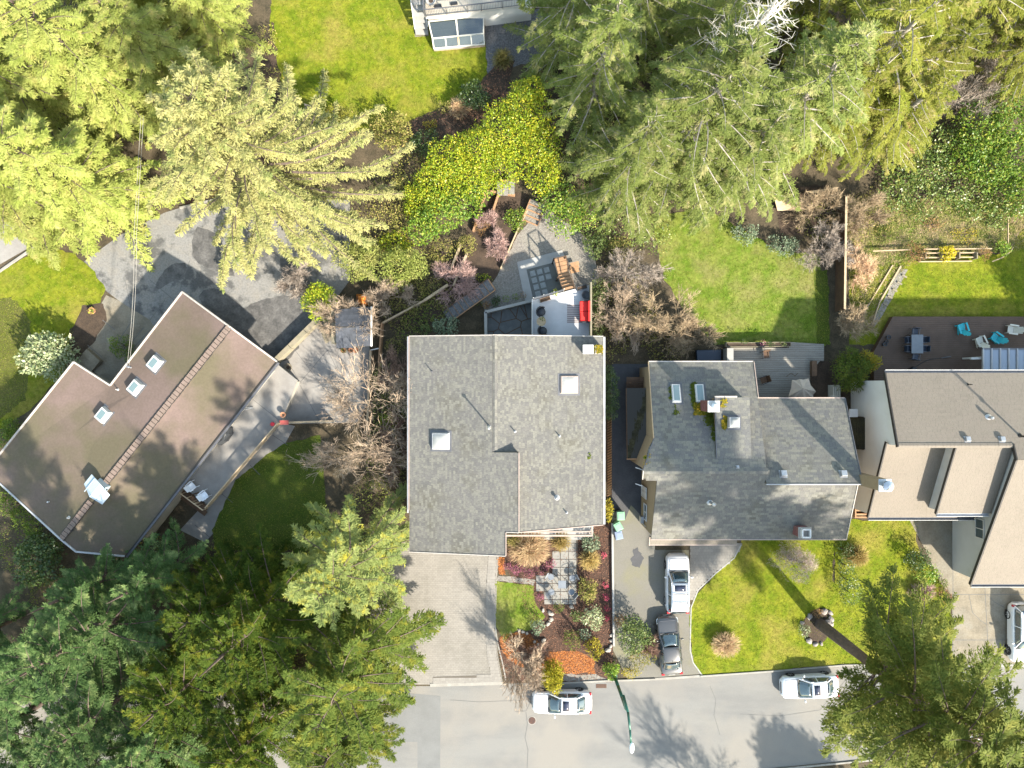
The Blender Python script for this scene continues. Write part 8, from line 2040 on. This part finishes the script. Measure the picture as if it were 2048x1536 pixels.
# board fence between the back gardens
bf = thing('board_fence', 'tall brown board fence with pale cap rail between the two back lawns', 'fence', P(1672, 520), world=True)
n = 62; xa, xb = X(1673), X(1670); ya, yb = Y(404), Y(622); me = None
for i in range(n):
    u = i / (n - 1)
    if me is None:
        m_ = MB().box((0, 0, .82), (.025, .148, 1.62)); me = bpy.data.meshes.new('board'); me.from_pydata(m_.v, [], m_.f); me.materials.append(M['timber_dark'])
    o = link('board', me, None, bf); o.location = Vector((xa + (xb - xa) * u, ya + (yb - ya) * u, random.uniform(-.03, .01))) - ROOT[bf.name]
MB().obox((xa, ya, 1.68), (xb, yb, 1.68), .16, .05).build('cap_rail', M['timber_pale'], bf)
for i in range(5):
    u = i / 4; MB().box((xa + (xb - xa) * u + .07, ya + (yb - ya) * u, .85), (.1, .1, 1.7)).build('post', M['timber_grey'], bf)
# low rail fence and timbers on the rough slope
lf = thing('low_rail_fence', 'low weathered rail fence with flower bushes along the upper edge of the right lawn', 'fence', P(1900, 512), world=True)
for y, z, x0, x1 in ((498, .55, 1848, 1985), (506, .45, 1846, 1955), (515, .35, 1842, 1950), (523, .25, 1838, 1945)): beam(lf, (x0, y), (x1, y - 1), z, .08, .14, 'timber_pale', 'rail')
beam(lf, (1746, 502), (1822, 499), .5, .08, .12, 'timber_pale', 'rail')
for x in (1848, 1880, 1915, 1950): p_ = P(x, 512, .3); MB().box((p_.x, p_.y, .3), (.09, .5, .6)).build('post', M['timber_grey'], lf)
beam(lf, (2017, 432), (2017, 488), .5, .06, .12, 'timber_pale', 'rail')
for a, b in (((1985, 523), (2005, 515)), ((2005, 515), (2022, 503)), ((2022, 503), (2027, 494))): beam(lf, a, b, .4, .07, .12, 'timber_pale', 'rail')
for lab, a, b, w in (('long thin timber edging running down the rough slope', (1786, 530), (1727, 627), .10), ('second timber edging beside the worn track at the right lawn', (1802, 532), (1760, 604), .12), ('short timber at the foot of the worn track beside the deck', (1760, 604), (1745, 648), .10)):
    t = thing('slope_timber', lab, 'edging', P(*a), world=True, group='timbers on the right slope'); beam(t, a, b, .15, w, .2, 'timber_pale')
ground_sheet('worn_track', [(1798, 535), (1815, 540), (1775, 612), (1750, 655), (1742, 650), (1768, 600)], .03, M['gravel'], jag=.06)
for i in range(5): 
    t = MB().obox(P(1766 + i * 9.5, 606 - i * 14, .08), P(1775 + i * 9.5, 611 - i * 14, .08), .12, .12); t.solo('log_step', M['timber_grey'], ('lowest', 'second', 'third', 'fourth', 'topmost')[i] + ' log step of the worn track by the right lawn', 'step', P(1770 + i * 9.5, 608 - i * 14), 'log steps of the worn track')
# plywood sheets
for lab, pts in (('lit plywood sheet leaning in the brown bed under the hemlocks', [P(1548, 394, .9), P(1609, 399, 1.0), P(1608, 421, .35), P(1555, 421, .3)]), ('narrow pale board lying on the slope above the plywood', [P(1610, 383, .8), P(1678, 374, .7), P(1668, 384, .6), P(1625, 387, .7)])):
    MB().slab(pts, .05).solo('plywood_sheet', M['plywood'], lab, 'board', pts[0])
beam(thing('bed_plank', 'dark plank edging above the lit plywood', 'plank', P(1575, 386), world=True), (1548, 388), (1605, 390), .6, .2, .5, 'timber_dark', 'board')
# picket lattice in the dark side passage
lp = thing('picket_fence', 'low rust-brown picket fence in the shaded passage beside the grey roof', 'fence', P(1218, 915), world=True)
for i in range(30):
    y = 838 + i * 5.2
    MB().obox(P(1214, y + 2.5, .25), P(1223, y - 2.0, 1.25), .12, .03, (1, 0, .4)).build('picket', M['timber'], lp)
beam(lp, (1214, 836), (1214, 994), .4, .06, .1, 'timber_dark', 'rail'); beam(lp, (1223, 836), (1223, 994), 1.2, .06, .1, 'timber_dark', 'rail')
kerb([(1224, 1045), (1225, 1150), (1227, 1290)], .16, .3, 'garden_edging', 'concrete_pale')
ground_sheet('dark_passage', [(1224, 728), (1300, 728), (1300, 1050), (1262, 1010), (1250, 1040), (1224, 1020)], .02, M['asphalt_dark'])  # dark asphalt; shade of the stepped-roof house is also put into its colour
# bistro set
bt_ = thing('bistro_table', 'small square grey table among four chairs on the flagstones', 'table', P(1123, 1164, .05))
MB().box((0, 0, .70), (.62, .62, .03)).build('tabletop', M['tablegrey'], bt_, bevel=.01)
for x in (-.26, .26):
    for y in (-.26, .26): MB().bar((x, y, 0), (x * .8, y * .8, .69), .02).build('leg', M['black'], bt_)
for px, py, a, lab in ((1144, 1153, 25, 'upper right'), (1101, 1151, 150, 'upper left'), (1102, 1181, 215, 'lower left'), (1142, 1181, -40, 'lower right')):
    t = thing('bistro_chair', lab + ' grey metal chair around the square table on the flagstones', 'chair', P(px, py, .05), R(a + 180), 'metal chairs on the flagstones')
    MB().lathe([(.22, .42), (.25, .44), (.25, .46), (0, .465)], (0, 0, 0), 14).build('seat', M['tablegrey'], t)
    MB().grid([[(-.27 - .06 * i, -.24 + .12 * j, .46 + .15 * i + .02 * (2 - abs(j - 2))) for j in range(5)] for i in range(4)]).build('backrest', M['tablegrey'], t, solid=.025)
    for k in (-1, 1):
        MB().tube([(-.3, k * .26, .66), (.0, k * .30, .66), (.2, k * .28, .62), (.22, k * .26, .0)], .018).build('arm', M['gutter'], t); MB().bar((-.24, k * .22, .44), (-.32, k * .26, 0), .018).build('leg', M['gutter'], t)

# rocks
def rock(px, py, r, seed, label, m='rock', group=None, z=0.0):
    rg = np.random.RandomState(seed); rows = []
    ph = rg.uniform(0, 6.28, 5); mb = MB(); V = []
    for i in range(6):
        th = math.pi * (i / 5) * .98 + .02; row = []
        for j in range(9):
            a = 2 * math.pi * j / 9
            k = 1 + .18 * math.sin(a * 2 + ph[0]) + .12 * math.sin(a * 3 + ph[1] + th) + .1 * math.sin(th * 3 + ph[2])
            row.append((r * k * math.sin(th) * math.cos(a), r * k * .8 * math.sin(th) * math.sin(a), r * .45 + r * .6 * math.cos(th)))
        row.append(row[0]); rows.append(row)
    mb.grid(rows); p = P(px, py, z)
    o = mb.build('garden_rock', M[m], None); o.location = p; o.rotation_euler = (0, 0, rg.uniform(0, 6)); o['label'] = label; o['category'] = 'rock'; o['group'] = group or 'rocks in the front garden'
for i, (x, y, r, lab) in enumerate(((1086, 1220, .22, 'pale rock at the edge of the small lawn nearest the flagstones'), (1101, 1226, .3, 'largest pale rock left of the dark clipped ball'), (1103, 1237, .2, 'rock below the largest pale rock'), (1096, 1247, .26, 'flat rock above the blue-green dwarf conifer'), (1101, 1241, .16, 'small rock between two larger ones left of the mulch'),
                                     (1143, 1213, .24, 'round rock right of the dark clipped ball'), (1087, 1280, .25, 'single rock in the mulch right of the dwarf conifer'), (1038, 1261, .18, 'white rock at the left end of the row above the dead leaves'), (1046, 1263, .2, 'second white rock above the dead leaves'), (1054, 1266, .17, 'third white rock above the dead leaves'), (1069, 1283, .15, 'small rock at the edge of the dead leaves'), (1076, 1289, .16, 'last small rock of the row by the dead leaves'),
                                     (1222, 1270, .2, 'upper rock at the driveway side of the mulch'), (1223, 1281, .2, 'second rock at the driveway side of the mulch'), (1216, 1299, .32, 'big pale rock above the lamp shrub'), (1221, 1292, .2, 'rock touching the big pale rock above the lamp shrub'))):
    rock(x, y, r * .85, 700 + i, lab)
M['rock_pale'] = mat('pale_rock', (.26, .23, .21), (.17, .15, .14), 3, rough=.92, bump=.03, bscale=7)
for i, (x, y, r, lab) in enumerate(((1618, 1232, .36, 'pale rock at the upper left of the tree ring'), (1655, 1246, .55, 'largest slab of the rock ring beside the trunk'), (1661, 1238, .38, 'pinkish rock behind the largest slab of the ring'), (1647, 1222, .4, 'purplish rock at the top of the ring'), (1660, 1225, .3, 'small rock at the top right of the ring'), (1630, 1288, .3, 'pale rock at the bottom of the ring'), (1617, 1281, .36, 'grey rock at the lower left of the ring'), (1642, 1287, .24, 'small white rock below the trunk'), (1604, 1245, .26, 'small rock at the left of the ring'))):
    rock(x, y, r * .72, 740 + i, lab, 'rock_pale', 'rocks ringing the leaning fir')
ground_sheet('soil_bed', [(1608, 1240), (1625, 1222), (1650, 1216), (1664, 1235), (1660, 1262), (1645, 1285), (1618, 1282), (1604, 1262)], .04, M['soil'], sm=3)

# ------------------------------------------------------------------ ornamental grasses: fountains of fine blades
def grass_clump(label, px, py, rpx, h, m, seed, n=1400, ry=None, flatness=1.0, w=.012):
    rg = np.random.RandomState(seed); s = (H - h * .5) / F; c = P(px, py, h * .4)
    rx, ry_ = rpx * s, (ry or rpx) * s
    a = rg.uniform(0, 6.28, n); k = rg.uniform(.1, 1, n) ** .6
    k = np.where(rg.random_sample(n) < .35, k * .45, k); base = np.stack([np.cos(a) * rx * .3 * k, np.sin(a) * ry_ * .3 * k, np.zeros(n)], 1) + rg.normal(0, .12, (n, 3)) * np.array([rx, ry_, 0])
    tip = np.stack([np.cos(a) * rx * k, np.sin(a) * ry_ * k, h * (1.05 - .75 * k ** 2 * flatness) * rg.uniform(.7, 1.1, n)], 1) + rg.normal(0, .09, (n, 3))
    mid = base * .45 + tip * .55; mid[:, 2] = np.maximum(tip[:, 2] * .9, h * .5 * rg.uniform(.7, 1.1, n))
    p0 = np.concatenate([base, mid]); p1 = np.concatenate([mid, tip]); 
    d = unit(p1 - p0); L = np.linalg.norm(p1 - p0, axis=1)
    nr = unit(rg.normal(0, .6, p0.shape) + np.array([0, 0, 1]))
    V, Fc = leaves_np(p0, d, nr, L * 1.1, w * rg.uniform(.7, 1.4, len(L)))
    t = thing('ornamental_grass', label, 'grass', (c.x, c.y, 0))
    link('blades', mesh_from_np('blades', V, Fc), M[m], t); return t
M['blade_tan'] = leaf_mat('tan_blade', (.34, .24, .13), (.43, .33, .20), (.30, .17, .11), trans=.25, scale=1.5)
M['blade_gold'] = leaf_mat('gold_blade', (.27, .19, .07), (.36, .27, .11), (.20, .17, .05), trans=.25, scale=1.5)
M['blade_olive'] = leaf_mat('olive_blade', (.14, .13, .04), (.22, .19, .06), (.30, .24, .10), trans=.25, scale=1.5)
grass_clump('large tan ornamental grass mound in the front garden', 1058, 1098, 46, 1.4, 'blade_tan', 31, 3200, 40)
grass_clump('russet grass behind the tan mound against the porch', 1030, 1080, 22, 1.1, 'blade_olive', 131, 900, 18)
grass_clump('smaller golden grass beside the porch end of the flagstones', 1122, 1084, 22, 1.0, 'blade_gold', 32, 1000)
grass_clump('tawny grass fountain right of the flagstones', 1180, 1120, 24, 1.1, 'blade_gold', 33, 1100)
grass_clump('cut tan grass clump on the front lawn', 1450, 1288, 32, .95, 'blade_tan', 34, 2200, 27, .5)
grass_clump('tan grass tuft beside the dark round rhododendron', 918, 216, 24, 1.2, 'blade_tan', 35, 1100)
grass_clump('olive grass tuft at the edge of the dark gravel', 1005, 118, 24, 1.2, 'blade_olive', 36, 900)
grass_clump('feathery tan clump at the corner of the right front lawn', 1712, 1112, 30, 1.3, 'blade_gold', 38, 1500, 26)

# ------------------------------------------------------------------ grass blades on the lawns : stuff
def blades_on(name, src_names, n_per_m2, m, seed, h=.09):
    rg = np.random.RandomState(seed); Ps = []
    for o in list(bpy.data.objects):
        if o.get('kind') == 'structure' and o.name.split('.')[0] in src_names and o.data.polygons:
            poly = [(v.co.x, v.co.y) for v in o.data.vertices]; z = o.data.vertices[0].co.z
            xs = [p[0] for p in poly]; ys = [p[1] for p in poly]
            x0, x1, y0, y1 = max(min(xs), -42), min(max(xs), 42), max(min(ys), -31), min(max(ys), 31)
            n = int((x1 - x0) * (y1 - y0) * n_per_m2)
            if n < 1: continue
            q = np.stack([rg.uniform(x0, x1, n), rg.uniform(y0, y1, n)], 1)
            ins = np.zeros(n, bool); pa = np.array(poly); j = len(pa) - 1
            for i in range(len(pa)):
                c = ((pa[i, 1] > q[:, 1]) != (pa[j, 1] > q[:, 1])) & (q[:, 0] < (pa[j, 0] - pa[i, 0]) * (q[:, 1] - pa[i, 1]) / (pa[j, 1] - pa[i, 1] + 1e-12) + pa[i, 0]); ins ^= c; j = i
            q = q[ins]; Ps.append(np.concatenate([q, np.full((len(q), 1), z)], 1))
    p = np.concatenate(Ps); n = len(p)
    a = rg.uniform(0, 6.28, n); d = unit(np.stack([np.cos(a), np.sin(a), rg.uniform(.2, 1.0, n)], 1))
    nr = unit(rg.normal(0, .5, (n, 3)) + np.array([0, 0, 1]))
    V, Fc = leaves_np(p, d, nr, h * rg.uniform(.6, 1.6, n), .014 * rg.uniform(.7, 1.6, n))
    return link(name, mesh_from_np(name, V, Fc), M[m], kind='stuff')
M['grass_blade'] = leaf_mat('grass_blade', (.085, .125, .012), (.16, .17, .02), (.20, .185, .05), trans=.3, scale=.6)
M['grass_dark'] = leaf_mat('shade_grass_blade', (.045, .07, .01), (.075, .095, .015), (.10, .10, .02), trans=.3, scale=.6)
M['grass_wild'] = leaf_mat('wild_grass_blade', (.085, .12, .02), (.25, .19, .09), (.30, .22, .14), trans=.3, scale=.9)
blades_on('grass', ('lawn',), 75, 'grass_blade', 1)
blades_on('wild_grass', ('rough_grass',), 190, 'grass_wild', 2, .2)
# fallen leaves: flat leaf shapes over the orange bed, stuff
def litter_on(name, src, n_per_m2, m, seed, ln=.09):
    rg = np.random.RandomState(seed); V_, F_, k = [], [], 0
    for o in list(bpy.data.objects):
        if o.get('kind') == 'structure' and o.name.split('.')[0] == src:
            poly = [(v.co.x, v.co.y) for v in o.data.vertices]; z = o.data.vertices[0].co.z
            x0, x1 = min(p[0] for p in poly), max(p[0] for p in poly); y0, y1 = min(p[1] for p in poly), max(p[1] for p in poly)
            for _ in range(int((x1 - x0) * (y1 - y0) * n_per_m2)):
                x, y = rg.uniform(x0, x1), rg.uniform(y0, y1)
                if inpoly(poly, x, y): V_.append((x, y, z + rg.uniform(.005, .04)))
    p = np.array(V_); n = len(p); a = rg.uniform(0, 6.28, n)
    d = unit(np.stack([np.cos(a), np.sin(a), rg.normal(0, .3, n)], 1)); nr = unit(rg.normal(0, .35, (n, 3)) + np.array([0, 0, 1]))
    V, Fc = leaves_np(p, d, nr, ln * rg.uniform(.7, 1.4, n), ln * .3 * rg.uniform(.7, 1.3, n))
    return link(name, mesh_from_np(name, V, Fc), M[m], kind='stuff')
M['dead_leaf'] = leaf_mat('dead_leaf', (.34, .11, .025), (.42, .20, .07), (.20, .06, .02), trans=.15, scale=2)
litter_on('fallen_leaves', 'leaf_bed', 170, 'dead_leaf', 3)
M['bark_chip'] = leaf_mat('bark_chip', (.10, .05, .032), (.16, .085, .055), (.06, .03, .02), trans=.0, scale=2)
litter_on('bark_chips', 'mulch_bed', 60, 'bark_chip', 4, .10)

# wild undergrowth: low mats between the larger shrubs
U = [
 ('undergrowth', 'yellow-green undergrowth between pale spruce and bright laurel hedge', [(790, 400, .5, 60, .5), (830, 350, .6, 50, .6), (760, 460, .5, 60, .5), (820, 440, .5, 45, .5)], 'olive_leaf'),
 ('undergrowth', 'tan and olive undergrowth above the sloping terraces', [(850, 540, .4, 50, .4), (820, 590, .4, 45, .4), (870, 590, .35, 35, .35), (800, 630, .3, 35, .3)], 'olive_leaf'),
 ('undergrowth', 'dark mossy undergrowth between long timber and grey roof', [(860, 620, .25, 34, .3), (835, 640, .25, 30, .3), (815, 660, .2, 25, .25)], 'fern'),
 ('undergrowth', 'yellow-green undergrowth along the left side of the grey roof', [(770, 760, .4, 34, .5), (775, 820, .45, 36, .5), (770, 880, .45, 38, .5), (770, 940, .5, 40, .5), (745, 990, .5, 40, .5)], 'cedar_yellow'),
 ('undergrowth', 'green undergrowth at the foot of the hemlocks above the gravel', [(1190, 440, .5, 40, .5), (1250, 460, .5, 50, .5), (1140, 350, .6, 50, .6), (1110, 310, .6, 40, .6), (1310, 470, .4, 40, .4)], 'ivy'),
 ('undergrowth', 'dry undergrowth below the bare shrubs left of the back lawn', [(1240, 560, .4, 50, .4), (1270, 640, .4, 55, .4), (1330, 690, .35, 45, .35), (1220, 690, .4, 35, .4)], 'olive_leaf'),
 ('undergrowth', 'rough undergrowth between plywood and board fence', [(1640, 440, .3, 45, .35), (1690, 480, .3, 30, .35), (1720, 430, .35, 50, .4), (1760, 420, .3, 50, .35)], 'olive_leaf'),
 ('undergrowth', 'dark undergrowth under the firs at the lower left corner of the brown roof', [(110, 1190, .3, 50, .3), (40, 1090, .3, 50, .3), (300, 1120, .3, 60, .3), (440, 1130, .3, 55, .3)], 'fern'),
 ('undergrowth', 'grassy undergrowth along the kerb left of the paver driveway', [(620, 1120, .3, 60, .3), (720, 1180, .3, 60, .3), (640, 1340, .3, 60, .3), (500, 1330, .3, 60, .3)], 'fern'),
 ('undergrowth', 'yellow-green undergrowth beside the upper lawn in the shadow of the cedars', [(530, 80, .4, 30, .4), (545, 160, .4, 30, .4), (530, 230, .4, 35, .4), (600, 250, .4, 35, .4), (680, 250, .4, 40, .4)], 'olive_leaf'),
]
for i, (nm, lab, bl, leaf) in enumerate(U): mass(nm, lab, bl, leaf, 900 + i, 130, .15, .035, cat='undergrowth', group=None)
